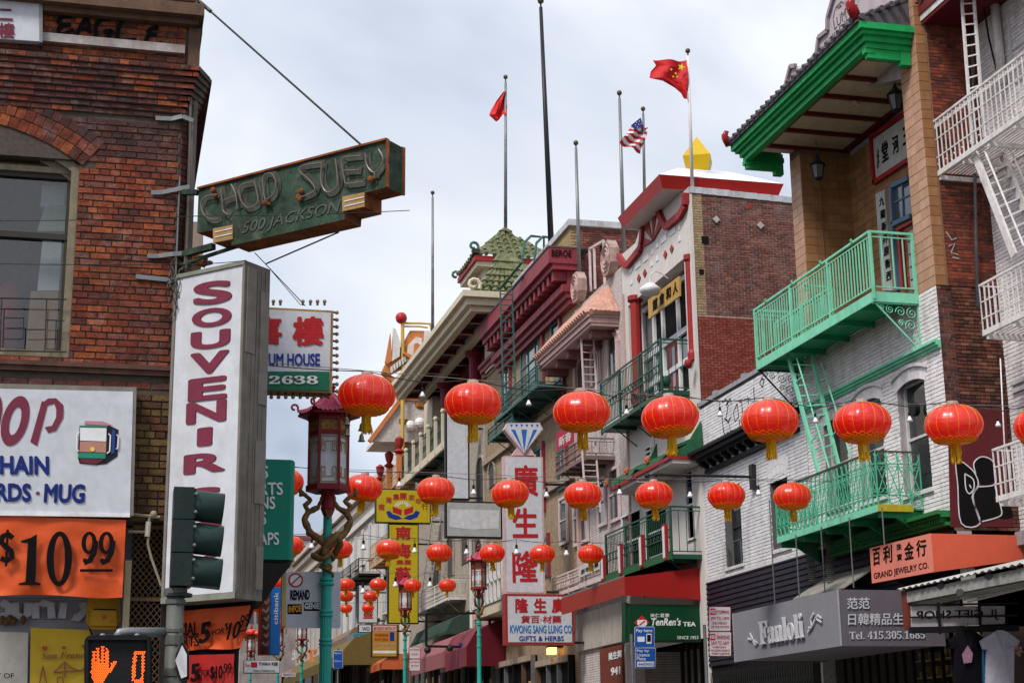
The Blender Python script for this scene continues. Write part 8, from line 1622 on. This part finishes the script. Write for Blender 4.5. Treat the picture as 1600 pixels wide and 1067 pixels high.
polesign(66, 641, 1008, 'distant pole with small white and red parking signs beside the third dragon lamp', [((640, 1011, 656, 1028), psw, [('NO STOPPING', (641, 1013, 655, 1016), psr, 0), ('2ND FRI', (643, 1020, 653, 1023), psr, 0)]), ((640, 1030, 656, 1047), psw, [('NO PARKING', (641, 1032, 655, 1035), psr, 0), ('2AM TO 6AM', (642, 1038, 654, 1041), psr, 0)])], 'far_parking_sign')
polesign(60, 528, 1012, 'distant blue pay parking sign just right of the turquoise pole', [((521, 1016, 535, 1043), psb, [('Pay here', (522.5, 1018, 533.5, 1022), wf, 0), ('Pay by plate', (522.5, 1031, 533.5, 1034), wf, 0)])], 'far_pay_sign')
polesign(95, 451, 1049, 'small WASHINGTON street name sign in the distance', [((440, 1050, 462, 1056.5), psw, [('WASHINGTON', (441.5, 1051.5, 460.5, 1055), inkm, .01)])], 'street_name_sign')
# left distant signs
s, F = signB('twan_kee_sign', 'distant white sign reading TWAN KEE', (381, 1031, 437, 1051), framem, signw, Y=62, bd=.8); text('TWAN KEE', F, (404, 1039), (434, 1039), (404, 1034), inkm, s, .014, .03); rrect(F, 392, 402, 1034, 1042, 1, .014, .004, crim, s, 'logo'); text('Don', F, (383, 1041), (391, 1041), (383, 1036), crim, s, .014, 0); text('WORLD TRADING INC.', F, (395, 1049), (430, 1049), (395, 1046), inkm, s, .014, 0)
s, F = signB('red_carved_sign', 'red vertical sign with dark carved pattern behind the hanging banner', (407, 916, 425, 1022), mat('vermilion', (.45, .02, .015), .5, dirt=.1), mat('dark_carving', (.09, .025, .02), .6, var=.8, scale=5), Y=34, bd=2)
for k in range(7): strokes(F, [(.05, [(410+(k % 2)*3, 925+k*13), (416, 930+k*13), (421, 922+k*13)])], .05, mat('carving_gold', (.35, .2, .12), .5), s, 'carving', n=.014)
s, F = signB('blue_bank_sign', 'bright blue vertical sign with white lettering, seen on the left', (424, 917, 437, 1022), mat('bank_blue', (.01, .17, .55), .35), mat('bank_blue', (1, 1, 1)), Y=33, bd=.5)
A = F.px3(434, 975, .014); text3('citibank', F, A, V(0, 0, F.px(434, 925)[1]-A.z), F.px3(427, 975, .014)-A, wf, s, .02, .004)
# left signs: UM HOUSE
s, F = signB('bulb_edged_sign', 'white and green restaurant sign edged with bulbs reading UM HOUSE 2638', (360, 477, 519, 614), mat('gold_tin', (.34, .19, .07), .5, .2, dirt=.5, dcol=(.1, .05, .03), scale=5), signw, Y=20.6, bd=4, d=.3)
poly_on(F, [(364, 580), (515, 580.5), (515, 610), (364, 609)], mat('sign_green', (.01, .13, .07), .4, dirt=.1), s, 'green_band', .014, .003)
text('UM HOUSE', F, (420, 572), (500, 572), (420, 552), navy, s, .014, .035); text('DIM S', F, (372, 572), (414, 572), (372, 552), navy, s, .014, .035); text('𝟐𝟔𝟑𝟖', F, (420, 600), (497, 600), (420, 587), wf, s, .02, .05); text('喜', F, (397, 539), (441, 539), (397, 495), crim, s, .014, .05); text('樓', F, (457, 541), (506, 540), (457, 495), crim, s, .014, .05)
bm = mat('frosted_bulb', (.30, .22, .14), .3, dirt=.3); bs = mat('bulb_socket', (.08, .05, .02), .5)
def eb(x, y, dx, dz):
    q = F.px3(x, y, -.1); b = MB(); b.tube([q, q+V(dx, 0, dz)*.03], .016, 6); b.cur = 1; b.ball(q+V(dx, 0, dz)*.055, .028, 7); b.build('sign_bulb', [bs, bm], s, smooth=True)
for k in range(12): eb(520, 488+k*11.2, 1, 0)
for x in (404, 416, 427, 438, 449, 461, 473, 485, 496, 507): eb(x, 477, 0, 1) if x not in (449, 461) else None
for k in range(9): eb(424+k*11.3, 614, 0, -1)
# green awning box left
s = thing('teal_awning', cross(18).px3(430, 880), 'teal rounded vertical canopy with white lettering ending RTS, NS, APS', 'awning'); F = cross(18); teal = mat('teal_canvas', (.005, .20, .13), .5, dirt=.15, dcol=(.01, .08, .05), var=.08)
mb = MB(); a, b = F.px3(380, 716), F.px3(451, 874); xr = F.px(462, 780)[0]; mb.prism([V(a.x, 18, b.z), V(b.x, 18, b.z), V((b.x+xr)/2, 18.03, b.z), V(xr, 18.15, b.z), V(xr, 18.6, b.z), V(a.x, 18.6, b.z)], V(0, 0, a.z-b.z)); mb.build('canvas', teal, s)
for t_, y, x1 in (('GIFTS', 748, 419), ('T-SHIRTS', 774, 442), ('PENS', 796, 430), ('BAGS', 820, 416), ('MAPS', 852, 436)): n_ = len(t_); text(t_, F, (x1-n_*11.5, y), (x1, y-1), (x1-n_*11.5, y-20), wf, s, .004, .02)
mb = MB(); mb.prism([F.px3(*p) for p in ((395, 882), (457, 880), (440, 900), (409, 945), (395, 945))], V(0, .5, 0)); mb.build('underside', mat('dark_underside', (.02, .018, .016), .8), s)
MB().prism([F.px3(*p, -.6) for p in ((440, 888), (447, 889), (447, 978), (440, 978))], V(0, .08, 0)).build('yellow_timber', mat('yellow_timber', (.45, .32, .12), .7, dirt=.3), None, 'upright yellow timber board left of the grey stickered sign', 'board')
# ============================================================ DRAGON LAMP POSTS
teal_p = mat('turquoise_paint', (.03, .36, .30), .4, dirt=.15, dcol=(.02, .12, .1), var=.06); lred = mat('lamp_red', (.22, .012, .02), .35, dirt=.15); drg = mat('dragon_bronze', (.20, .105, .035), .55, .1, var=.45, dirt=.5, dcol=(.05, .03, .015), scale=12, bump=.5); rosy = mat('rose_tile', (.50, .08, .14), .45, dirt=.15, var=.1); frost = mat('frosted_glass', (.55, .60, .63), .2, var=.25, dirt=.15, scale=3, bump=0, streak=False); gold = mat('gold_fret', (.35, .22, .06), .45, .3, dirt=.4)
LY1 = 21.5; LFm = cross(LY1); lx = LFm.px(508, 1060)[0]
def zl(y): return LFm.px(508, y)[1]
def lx_(x, y): return LFm.px(x, y)[0]-LFm.px(508, y)[0]
LAMP = thing('dragon_lamp', V(lx, LY1, 0), 'nearest turquoise street lamp with bronze dragons and red lantern, grey sign strapped behind', 'street lamp')
B0 = V(lx, LY1, 0)
def lb(): return MB()
m = lb(); m.lathe(B0, [(.3, .13), (.3, .4), (.2, .5), (.1, .7), (.08, 2.2), (.076, zl(1010)), (.064, zl(890)), (.058, zl(800))], 16); m.build('pole', teal_p, LAMP, smooth=True)
m = lb()
for k in range(14): a = 2*PI*k/14; m.bar(B0+V(.077*math.cos(a), .077*math.sin(a), 2.3), B0+V(.068*math.cos(a), .068*math.sin(a), zl(960)), .011)
m.build('fluting', teal_p, LAMP, kind='stuff')
for y in (905, 912, 955, 961, 1000, 1006): z = zl(y); r = .086+.012*((y % 3) == 0); m = lb(); m.lathe(B0, [(.06, z-.03), (r, z-.02), (r+.008, z), (r, z+.02), (.06, z+.03)], 16); m.build('ring', teal_p, LAMP, smooth=True)
m = lb(); m.lathe(B0, [(.06, zl(806)), (.10, zl(795)), (.07, zl(775)), (.12, zl(768)), (.02, zl(767))], 12); m.build('cup', lred, LAMP)
def rough(pts, rs, nm, mt=drg):
    m = lb(); P = []; n = len(pts)
    for i in range(n-1):
        for k in range(4): t = k/4; P.append((Vector(pts[i]).lerp(Vector(pts[i+1]), t), rs[i]*(1-t)+rs[i+1]*t))
    P.append((Vector(pts[-1]), rs[-1])); m.tube([p+V(random.uniform(-.006, .006), random.uniform(-.006, .006), 0) for p, r in P], 0, 8, rs=[r*.74*random.uniform(.82, 1.15) for p, r in P])
    return m.build(nm, mt, LAMP, smooth=True)
def L3(x, y, d=0): return B0+V(lx_(x, y), d, zl(y))
for sg in (-1, 1):
    f = lambda x, y, d=0: L3(508+sg*x, y, d)
    rough([f(2, 858, -.1), f(12, 845, -.08), f(28, 832), f(36, 812), f(30, 800), f(16, 793), f(10, 782), f(8, 770)], [.05, .07, .07, .065, .06, .045, .035, .03], 'dragon_arm')
    rough([f(30, 800), f(36, 790), f(26, 782), f(36, 774), f(42, 768)], [.04, .05, .035, .045, .03], 'dragon_claw'); rough([f(42, 775), f(44, 766), f(40, 760)], [.05, .04, .012], 'dragon_head')
    for k in range(4): rough([f(8+k*2.5, 772), f(6+k*3.5, 763)], [.014, .007], 'talon')
rough([L3(500, 870, -.1), L3(506, 850, -.14), L3(520, 838, -.12), L3(528, 850, -.02), L3(520, 868, .1), L3(500, 860, .08), L3(488, 868, 0), L3(494, 885-10, -.1), L3(512, 868, -.13)], [.07, .085, .08, .07, .06, .06, .07, .06, .05], 'dragon_body')
cp = []
for k in range(17): a = -2.2+k*.62; cp.append(B0+V(.09*math.cos(a), .09*math.sin(a), zl(862)-(zl(862)-zl(905))*k/16))
rough(cp, [.045-.0018*k for k in range(17)], 'dragon_tail'); m = lb(); m.spiral(L3(508, 888, -.15), V(1, 0, 0), V(0, 0, 1), .055, 1.4, .03, 6, 0, .2); m.build('tail_curl', drg, LAMP)
m = lb(); hc = L3(508, 806, -.13)
for k in range(4): m.tube([hc+V(0, 0, -.06), hc+V(-.05+.035*k, -.02, .07)], .014, 5)
m.build('dragon_paw', drg, LAMP, kind='stuff')
zb, zt = zl(768), zl(652); R = .265
def hx(r, z, k, o=0): a = k*PI/3-.1+o; return B0+V(r*math.cos(a), r*math.sin(a), z)
for z0, z1, r in ((zb, zb+.08, R+.04), (zt-.27, zt-.21, R+.015), (zt-.06, zt, R+.03)): m = lb(); m.prism([hx(r, z0, k) for k in range(6)], V(0, 0, z1-z0)); m.build('lantern_ring', lred, LAMP)
for k in range(6):
    m = lb(); m.bar(hx(R, zb, k), hx(R, zt, k), .036); m.build('lantern_post', lred, LAMP)
    a, b = hx(R-.015, 0, k), hx(R-.015, 0, k+1); m = lb(); m.add([V(a.x, a.y, zb+.06), V(b.x, b.y, zb+.06), V(b.x, b.y, zt-.27), V(a.x, a.y, zt-.27)], [(0, 1, 2, 3)]); m.build('lantern_glass', frost, LAMP)
    m = lb(); m.add([V(a.x, a.y, zt-.22), V(b.x, b.y, zt-.22), V(b.x, b.y, zt-.05), V(a.x, a.y, zt-.05)], [(0, 1, 2, 3)]); m.build('gilded_panel', mat('gilded_carving', (.30, .17, .04), .5, var=.8, scale=25), LAMP)
    m = lb(); d = (b-a); o = (a+b)/2-B0; o.z = 0; o = o.normalized()*.012
    g = lambda s, z: V(a.x, a.y, 0)+V(d.x, d.y, 0)*s+o+V(0, 0, z)
    for zz, sg in ((zt-.30, -1), (zb+.11, 1)):
        for s0, s1, h0, h1 in ((.1, .9, 0, 0), (.1, .1, 0, .2), (.9, .9, 0, .2), (.1, .3, .2, .2), (.9, .7, .2, .2), (.3, .3, .07, .2), (.7, .7, .07, .2), (.3, .7, .07, .07), (.2, .2, .05, .13), (.8, .8, .05, .13)): m.bar(g(s0, zz+sg*h0), g(s1, zz+sg*h1), .009)
    m.build('gold_fret', gold, LAMP)
zr = zt; zap = zl(604)
for k in range(6):
    a, b = hx(.44, zr+.02, k), hx(.44, zr+.02, k+1); c = B0+V(0, 0, zap)
    m = lb(); n = 7
    def rp(s, t):
        e = a.lerp(b, s); e = e+V(0, 0, .06*(abs(s-.5)*2)**3); q = e.lerp(V(c.x, c.y, c.z), t); q.z -= .10*math.sin(t*PI); return q
    for i in range(n):
        for j in range(5): s0, s1 = i/n, (i+1)/n; t0, t1 = j/5*.93, (j+1)/5*.93; up = V(0, 0, .0); m.add([rp(s0, t0), rp((s0+s1)/2, t0)+V(0, 0, .022), rp(s1, t0), rp(s1, t1), rp((s0+s1)/2, t1)+V(0, 0, .022), rp(s0, t1)], [(0, 1, 4, 5), (1, 2, 3, 4)])
    m.build('roof_panel', rosy, LAMP)
    m = lb(); m.tube([rp(0, t/6) for t in range(6)], .02, 6); e = a+(a-B0-V(0, 0, a.z-B0.z)).normalized()*.05+V(0, 0, .1); out_ = V(a.x-B0.x, a.y-B0.y, 0).normalized(); m.spiral(a+out_*.04+V(0, 0, .11), out_, V(0, 0, 1), .055, .9, .035, 6, -1.9, .5); m.build('roof_ridge', rosy, LAMP)
m = lb(); m.prism([hx(.43, zr, k) for k in range(6)], V(0, 0, .03)); m.build('roof_underside', lred, LAMP)
m = lb(); m.lathe(B0, [(.05, zap-.08), (.09, zap), (.03, zap+.06), (.05, zap+.12), (.01, zap+.22)], 10); m.build('roof_finial', lred, LAMP)
for k in (0, 5):
    q = hx(.45, zr, k)
    for j in (0, 1): z = -.12-.15*j; m = lb(); m.lathe(q, [(.012, z+.05), (.03, z+.02), (.035, z-.03), (.055, z-.06)], 10); m.tube([q+V(0, 0, z+.05), q+V(0, 0, z+.13)], .005, 4); m.build('bell', mat('brass_bell', (.22, .19, .12), .4, .5, dirt=.3), LAMP)
for (x, y, lab) in ((748, 921, 'second turquoise dragon lamp, standing right of the blank signs'), (633, 953, 'third dragon lamp with pink roof, in front of the yellow vertical sign'), (472, 1000, 'distant dragon lamp left of the nearest turquoise pole'), (435, 1009, 'distant dragon lamp below the blue vertical sign'), (392, 1018, 'farthest left dragon lamp beside the TWAN KEE sign')):
    hl = zb; Y = {748: 57, 633: 68, 472: 84, 435: 92, 392: 100}[x]; F = cross(Y); X, Z = F.px(x, y); copy_at(LAMP, V(X, Y, Z-hl), lab, rz=random.uniform(0, 1))
# grey stickered sign behind the nearest lamp
s = thing('stickered_sign', LFm.px3(490, 980), 'grey traffic sign back with red circle, REMAND and INFOE GENIE stickers', 'sign'); GFs = cross(LY1+.15)
rrect(GFs, 447, 532, 893, 981, 3, 0, .008, mat('aluminium_back', (.44, .46, .50), .45, .3, dirt=.15, var=.05), s, 'plate')
gz2 = zc(360, 880, 4.706)
text('REMAND', GFs, gz2(440, 270), gz2(583, 265), gz2(440, 195), inkm, s, .01, .05); rrect(GFs, *(gz2(420, 0)[0], gz2(525, 0)[0], gz2(0, 298)[1], gz2(0, 372)[1]), 1, .009, .002, inkm, s, 'sticker'); text('INFOE', GFs, gz2(428, 362), gz2(520, 355), gz2(428, 312), mat('sticker_orange', (.75, .35, .02), .5), s, .013, .04)
rrect(GFs, *(gz2(540, 0)[0], gz2(655, 0)[0], gz2(0, 285)[1], gz2(0, 348)[1]), 1, .009, .002, inkm, s, 'sticker'); text('GENIE', GFs, gz2(545, 335), gz2(655, 335), gz2(545, 290), wf, s, .013, .04)
ering(GFs, gz2(480, 122), (11.5, 11.3), (9, 8.8), .011, psr, s, 'red_circle'); ering(GFs, gz2(480, 122), (9, 8.8), (.1, .1), .009, wf, s, 'sticker'); strokes(GFs, [(.02, [gz2(445, 155), gz2(515, 90)])], .02, psr, s, 'slash', n=.013); rrect(GFs, *(gz2(450, 0)[0], gz2(510, 0)[0], gz2(0, 112)[1], gz2(0, 145)[1]), 1, .011, .002, inkm, s, 'sticker')
# ============================================================ FLAGPOLES
gp = mat('speckled_pole', (.22, .22, .23), .5, .3, dirt=.8, dcol=(.04, .04, .04), scale=14, streak=False)
def fpole(pts, n, r0, r1, m_, lab, u=None, ball=True):
    F = cross(u) if u else None; a, b = F.px3(*pts[0]), F.px3(*pts[1]); s = thing('flagpole', a, lab, 'flagpole'); mb = MB(); mb.tube([a, b], r0, 8, rs=[r0, r1]); mb.build('pole', m_, s, smooth=True)
    if ball: mb = MB(); mb.tube([b, b+V(0, 0, r1*3)], r1*.5, 5); mb.build('finial_stem', ironm, s); mb = MB(); mb.ball(b+V(0, 0, r1*4), r1*1.9, 8); mb.build('finial', mat('finial_brass', (.10, .08, .04), .4, .5), s, smooth=True)
    return s, F
fpole(((676, 540), (676, 308)), 0, .09, .06, gp, 'thin speckled flagpole over the coffered eave', u=78)
s2, F2 = fpole(((790, 362), (790, 128)), 0, .085, .06, gp, 'flagpole on the pagoda roof flying a small red flag', u=tcy)
fpole(((862, 400), (845, 12)), 0, .12, .07, mat('black_pole', (.02, .02, .022), .4), 'tallest flagpole, black and slightly leaning', u=gu0_+3)
fpole(((906, 450), (900, 232)), 0, .075, .05, galv, 'bare grey flagpole in front of the yellow quoins', u=gu0_-1)
fpole(((975, 400), (968, 154)), 0, .075, .05, galv, 'bare grey flagpole left of the striped flag', u=gu0_-2.5)
s6, F6 = fpole(((1007, 300), (1005, 178)), 0, .05, .04, galv, 'slim flagpole with stars and stripes behind the red roof', u=u1_rb if 'u1_rb' in globals() else 43)
s7, F7 = fpole(((1082, 300), (1075, 88)), 0, .055, .04, whp, 'white flagpole at the brick parapet corner flying a large red flag', u=uG1+.1)
def flag(F, rows, label, mats, nx=12, n=.0, amp=.08):
    """rows: left and right photo points per row; one mesh strip grid with a wave"""
    mb = MB(); vs = []; k = len(rows)
    for j, (a, b) in enumerate(rows):
        A, B = F.px3(*a), F.px3(*b)
        for i in range(nx+1): t = i/nx; vs.append(A.lerp(B, t)+V(0, amp*math.sin(t*9+j*.7), .03*math.sin(t*7+j)))
    for j in range(k-1):
        mb.cur = mats[1][j]; fs = [(j*(nx+1)+i, j*(nx+1)+i+1, (j+1)*(nx+1)+i+1, (j+1)*(nx+1)+i) for i in range(nx)]
        b0 = len(mb.v)
        mb.add(vs if j == 0 else [], []) ; 
        for f in fs: mb.f.append(list(f)); mb.mi.append(mats[1][j])
    return mb.build('flag', mats[0], None, label, 'flag', smooth=False)
fr_ = mat('flag_red', (.52, .012, .015), .6, dirt=.1, bump=.1); fyl = mat('flag_yellow', (.75, .55, .03), .6, dirt=0)
flag(F2, [((787, 143), (791, 143)), ((776, 158), (791, 156)), ((768, 172), (792, 170)), ((765, 179), (790, 180)), ((775, 189), (786, 178)), ((776, 190), (779, 188))], 'small red flag hanging folded from the pagoda flagpole', ([fr_], [0]*5), 6, amp=.12)
fo = flag(F7, [((1020, 94.5), (1074, 94)), ((1026, 103), (1074, 105)), ((1018, 112), (1074, 115)), ((1016, 121), (1074, 124)), ((1036, 125), (1074, 134)), ((1054, 137), (1074, 145)), ((1066, 150), (1075, 157))], 'large red flag with yellow stars blowing to the left', ([fr_], [0]*6), 16)
for (x, y, r) in ((1064.5, 105, 6), (1049, 109, 2.2), (1056, 115, 2.4), (1052, 120, 2), (1058, 120, 2)):
    mb = MB(); mb.prism([F7.px3(x+(r if k % 2 == 0 else r*.42)*math.sin(k*PI/5+.3), y-(r if k % 2 == 0 else r*.42)*math.cos(k*PI/5+.3), .14) for k in range(10)], V(0, .005, 0)); mb.build('star', fyl, fo)
fwh = mat('flag_white', (.62, .6, .6), .6); fbl = mat('flag_blue', (.02, .04, .2), .6)
rows = [((990+(968-990)*(t := k/9), 194+(223-194)*t), (1013+(1001-1013)*t, 199+(240-199)*t)) for k in range(10)]
fo = flag(F6, rows, 'stars and stripes flag hanging in folds from the slim flagpole', ([crim, fwh], [k % 2 for k in range(9)]), 8, amp=.1)
mb = MB(); mb.prism([F6.px3(*p, .12) for p in ((1001, 184), (1005, 197), (992, 203), (986, 196))], V(0, .02, 0)); mb.build('canton', fbl, fo)
for x, y in ((995, 192), (999, 190), (993, 196), (998, 195), (1002, 194), (996, 199)): mb = MB(); q = F6.px3(x, y, .13); mb.ball(q, .018, 5); mb.build('star', fwh, fo)
# ============================================================ PAPER LANTERNS ON THEIR STRINGS
lm_ = bpy.data.materials.new('lantern_silk'); lm_.use_nodes = True; t = lm_.node_tree; b = t.nodes['Principled BSDF']; b.inputs['Base Color'].default_value = (.80, .016, .006, 1); b.inputs['Roughness'].default_value = .36; b.inputs['Specular IOR Level'].default_value = .7; b.inputs['Sheen Weight'].default_value = .0; b.inputs['Sheen Roughness'].default_value = .4
b.inputs['Coat Weight'].default_value = 1.; b.inputs['Coat IOR'].default_value = 1.55; b.inputs['Coat Roughness'].default_value = .22
tr = N(t, 'ShaderNodeBsdfTranslucent'); tr.inputs[0].default_value = (1, .05, .015, 1); ms = N(t, 'ShaderNodeMixShader'); ms.inputs[0].default_value = .5; o_ = t.nodes['Material Output']; t.links.new(b.outputs[0], ms.inputs[1]); t.links.new(tr.outputs[0], ms.inputs[2]); t.links.new(ms.outputs[0], o_.inputs[0])
nn_ = N(t, 'ShaderNodeTexNoise'); nn_.inputs['Scale'].default_value = 9; nn_.inputs['Detail'].default_value = 4; oi = N(t, 'ShaderNodeTexCoord'); mpp = N(t, 'ShaderNodeMapping'); mpp.inputs['Scale'].default_value = (1, 1, 3.5); t.links.new(oi.outputs['Object'], mpp.inputs[0]); t.links.new(mpp.outputs[0], nn_.inputs['Vector']); bb_ = N(t, 'ShaderNodeBump'); bb_.inputs['Strength'].default_value = .35; bb_.inputs['Distance'].default_value = .03; t.links.new(nn_.outputs[0], bb_.inputs['Height']); t.links.new(bb_.outputs[0], b.inputs['Normal'])
MC['lantern_silk'] = lm_
oi2 = N(t, 'ShaderNodeObjectInfo'); crr = N(t, 'ShaderNodeValToRGB'); crr.color_ramp.elements[0].color = (.90, .022, .006, 1); crr.color_ramp.elements[1].color = (.92, .06, .02, 1); t.links.new(oi2.outputs['Random'], crr.inputs[0]); t.links.new(crr.outputs[0], b.inputs['Base Color'])
orn = mat('orange_trim', (.95, .38, .01), .5, dirt=0, var=.3, scale=40); tas = mat('tassel_yellow', (.90, .52, .015), .6, dirt=0, var=.25, scale=60); capm = mat('lantern_cap', (.38, .30, .24), .5, dirt=.2)
for m_ in (orn, tas):
    t2 = m_.node_tree; x_ = N(t2, 'ShaderNodeMixShader'); y_ = N(t2, 'ShaderNodeBsdfTranslucent'); x_.inputs[0].default_value = .2; y_.inputs[0].default_value = (1, .45, .03, 1) if m_ is orn else (1, .65, .05, 1); t2.links.new(t2.nodes['Principled BSDF'].outputs[0], x_.inputs[1]); t2.links.new(y_.outputs[0], x_.inputs[2]); t2.links.new(x_.outputs[0], t2.nodes['Material Output'].inputs[0])
RL, HL = .36, .245
def make_lantern(v):
    rnd = random.Random(v); c = V(0, 0, -100-v*3); s = thing('paper_lantern', c, 'x', 'lantern', 'red lanterns strung across the street'); K = 64; G = 16; vs = []; prof = []
    for j in range(17): a = (j/16-.5)*PI*.93; prof.append((RL*math.cos(a)**.82, HL*math.sin(a)))
    dents = [(rnd.random()*6.28, rnd.uniform(-.1, .2), rnd.uniform(.01, .03)) for _ in range(3)]
    for r, z in prof:
        for k in range(K):
            a = 2*PI*k/K; rr = r*(1-.028*abs(math.cos(a*G/2))**3); 
            for (da, dz, dd) in dents: g = math.cos(a-da); rr -= dd*max(0, g)**14*math.exp(-((z-dz)/.05)**2)
            vs.append(c+V(rr*math.cos(a), rr*math.sin(a), z))
    mb = MB(); mb.add(vs, [(i*K+j, i*K+(j+1) % K, (i+1)*K+(j+1) % K, (i+1)*K+j) for i in range(16) for j in range(K)]); mb.build('shade', lm_, s, smooth=True)
    mb = MB()
    for k in range(G):
        a = 2*PI*k/G; mb.tube([c+V(r*.978*math.cos(a), r*.978*math.sin(a), z) for r, z in prof[1:-1]], .0030, 4, cap=False)
    mb.build('gold_seams', orn, s, kind='stuff')
    mb = MB(); mb.lathe(c, [(.075, HL*.95), (.08, HL+.005), (.07, HL+.045), (.01, HL+.045)], 12); mb.build('cap', capm, s)
    mb = MB()
    for k in range(18):
        a = 2*PI*k/18; p0 = c+V(.2*math.cos(a), .2*math.sin(a), -HL*.80); 
        for (rr_, zz_, w, da) in ((.262, -.77, .03, 0), (.245, -.83, .024, .17), (.215, -.88, .028, 0)): q = c+V(rr_*math.cos(a+da), rr_*math.sin(a+da), HL*zz_); mb.ring(q, V(-math.sin(a+da), math.cos(a+da), 0), V(math.cos(a+da)*.55, math.sin(a+da)*.55, .6).normalized(), w, .011, 4, 7)
        E = [(.07, -1.04), (.17, -.99), (.238, -.86)]
        for (r1, z1), (r2, z2) in zip(E, E[1:]): mb.add([c+V(r*math.cos(a+s), r*math.sin(a+s), z*HL) for r, z, s in ((r1, z1, -.175), (r1, z1, .175), (r2, z2, .175), (r2, z2, -.175))], [(0, 1, 2, 3)])
    mb.build('scalloped_trim', orn, s, kind='stuff')
    mb = MB(); lean = rnd.uniform(-.12, .12)
    for k in range(70):
        a = rnd.random()*6.28; r = .055*rnd.uniform(.7, 1.1); l = rnd.uniform(.19, .25); p = c+V(r*math.cos(a), r*math.sin(a), -HL); mb.tube([p, p+V(lean*.04+rnd.uniform(-.008, .008), rnd.uniform(-.01, .01), -l*.5), p+V(lean*.2+rnd.uniform(-.02, .02), rnd.uniform(-.02, .02), -l)], .005, 3)
    mb.build('tassel', tas, s, kind='stuff'); mb = MB(); mb.lathe(c, [(.06, -HL-.03), (.064, -HL-.01), (.06, -HL+.02)], 10); mb.build('tassel_band', orn, s); return s
LANT = [make_lantern(i+1) for i in range(3)]; used = set()
BULB = thing('hanging_bulb', V(0, 0, -90), 'x', 'light bulb', 'white bulbs on the lantern strings'); mb = MB(); c = V(0, 0, -90); mb.lathe(c, [(.022, .0), (.024, .06), (.012, .075)], 8); mb.tube([c+V(0, 0, .07), c+V(0, 0, .16)], .005, 4); mb.build('socket', blackm, BULB); mb = MB(); mb.lathe(c, [(.02, 0), (.026, -.03), (.045, -.06), (.052, -.095), (.01, -.1)], 10); mb.build('glass_bulb', mat('white_bulb', (.75, .75, .78), .25, dirt=0, bump=0), BULB, smooth=True); bulb_used = [False]
ordn = ['first', 'second', 'third', 'fourth', 'fifth', 'sixth', 'seventh', 'eighth', 'ninth', 'tenth']
ROWN = []
def put(proto, loc, label, rz_=0, s=1., tilt=0):
    if proto.name not in used: used.add(proto.name); c = proto; c.location = loc; c.rotation_euler = (0, tilt, rz_); c.scale = (s, s, s); c['label'] = label; WLOC[c.name] = Vector(loc)
    else: c = copy_at(proto, loc, label, rz_, s); c.rotation_euler = (0, tilt, rz_)
    return c
def row(nm, where, Y, pts, bulbs, ends, w, cable=.007):
    """pts: lantern centres in the photo, w: photo width in pixels; bulbs: photo points; ends: string ends"""
    F = cross(Y); knots = []
    for i, (x, y, *ti) in enumerate(pts):
        c = F.px3(x, y); dpt = (c-EYE).dot(CF); s = w*dpt/FPX/(2*RL); put(LANT[(i*7+len(ROWN)) % 3], c, ordn[i]+' red paper lantern from the left on '+where, random.uniform(0, 6.28), s, (ti[0] if ti else 0)+random.uniform(-.09, .09)); knots.append(c+V(0, 0, (HL+.055)*s))
    for i, (x, y) in enumerate(bulbs): c = F.px3(x, y, .02); dpt = (c-EYE).dot(CF); put(BULB, c, 'white light bulb, '+ordn[i]+' from the left on '+where, 0, dpt/20*.72); knots.append(c+V(0, 0, .12*dpt/20))
    knots += [F.px3(*e) for e in ends]; knots.sort(key=lambda p: p.x); P = []
    for a, b in zip(knots, knots[1:]):
        for k in range(6): t = k/6; P.append(a.lerp(b, t)-V(0, 0, .05*(b-a).length*t*(1-t)))
    P.append(knots[-1]); mb = MB(); mb.tube(P, cable, 5); mb.build('lantern_cable', mat('cable_black', (.03, .03, .032), .5), None, 'dark cable carrying '+where, 'cable')
    mb = MB(); mb.tube([a+V(0, 0, .035) for a in (knots[0], knots[len(knots)//2]-V(0, 0, .02), knots[-1])], cable*.7, 4); mb.build('steel_wire', galv, None, 'thin steel wire along the cable of '+where, 'wire'); ROWN.append(nm)
row('a', 'the nearest string', 19.5, [(573, 617), (739, 630), (909, 643), (1047, 651), (1203, 657), (1347, 660), (1490, 663), (1630, 666)], [(660, 612), (826, 625), (979, 639), (1125, 642), (1274, 652), (1421, 650), (1559, 658)], [(412, 570), (1700, 640)], 91)
row('b', 'the second string from the camera', 29.0, [(445, 752), (568, 762, .05), (681, 766), (797, 771), (911, 773), (1022, 773), (1135, 774), (1238, 775, .05)], [(624, 752), (740, 764), (854, 768), (968, 764), (1078, 768), (1185, 765)], [(380, 730), (1300, 752)], 60)
row('c', 'the third string', 41.5, [(455, 852), (531, 858), (608, 858, -.2), (686, 863), (769, 864), (847, 865), (923, 865)], [(487, 848), (568, 850), (648, 855), (729, 857), (807, 857), (885, 859)], [(380, 838), (985, 849)], 41)
row('d', 'the fourth string', 62, [(432, 911), (541, 913), (591, 913), (645, 914), (699, 914)], [(567, 918), (618, 908), (672, 908)], [(380, 900), (760, 902)], 28)
row('e', 'the fifth string', 74, [(437, 931), (541, 931), (579, 931), (628, 930)], [], [(385, 920), (680, 924)], 23.5)
row('f', 'the sixth string', 82, [(437, 961), (541, 950), (575, 949)], [], [(385, 950), (640, 940)], 20)
row('g', 'the string beside the blue sign', 70, [(386, 958), (403, 948), (420, 966), (437, 975)], [], [(375, 940), (452, 962)], 21)
row('h', 'the farthest string', 100, [(375, 992), (384, 989), (393, 988), (402, 990), (411, 986), (424, 1000)], [], [(370, 984), (432, 980)], 17)
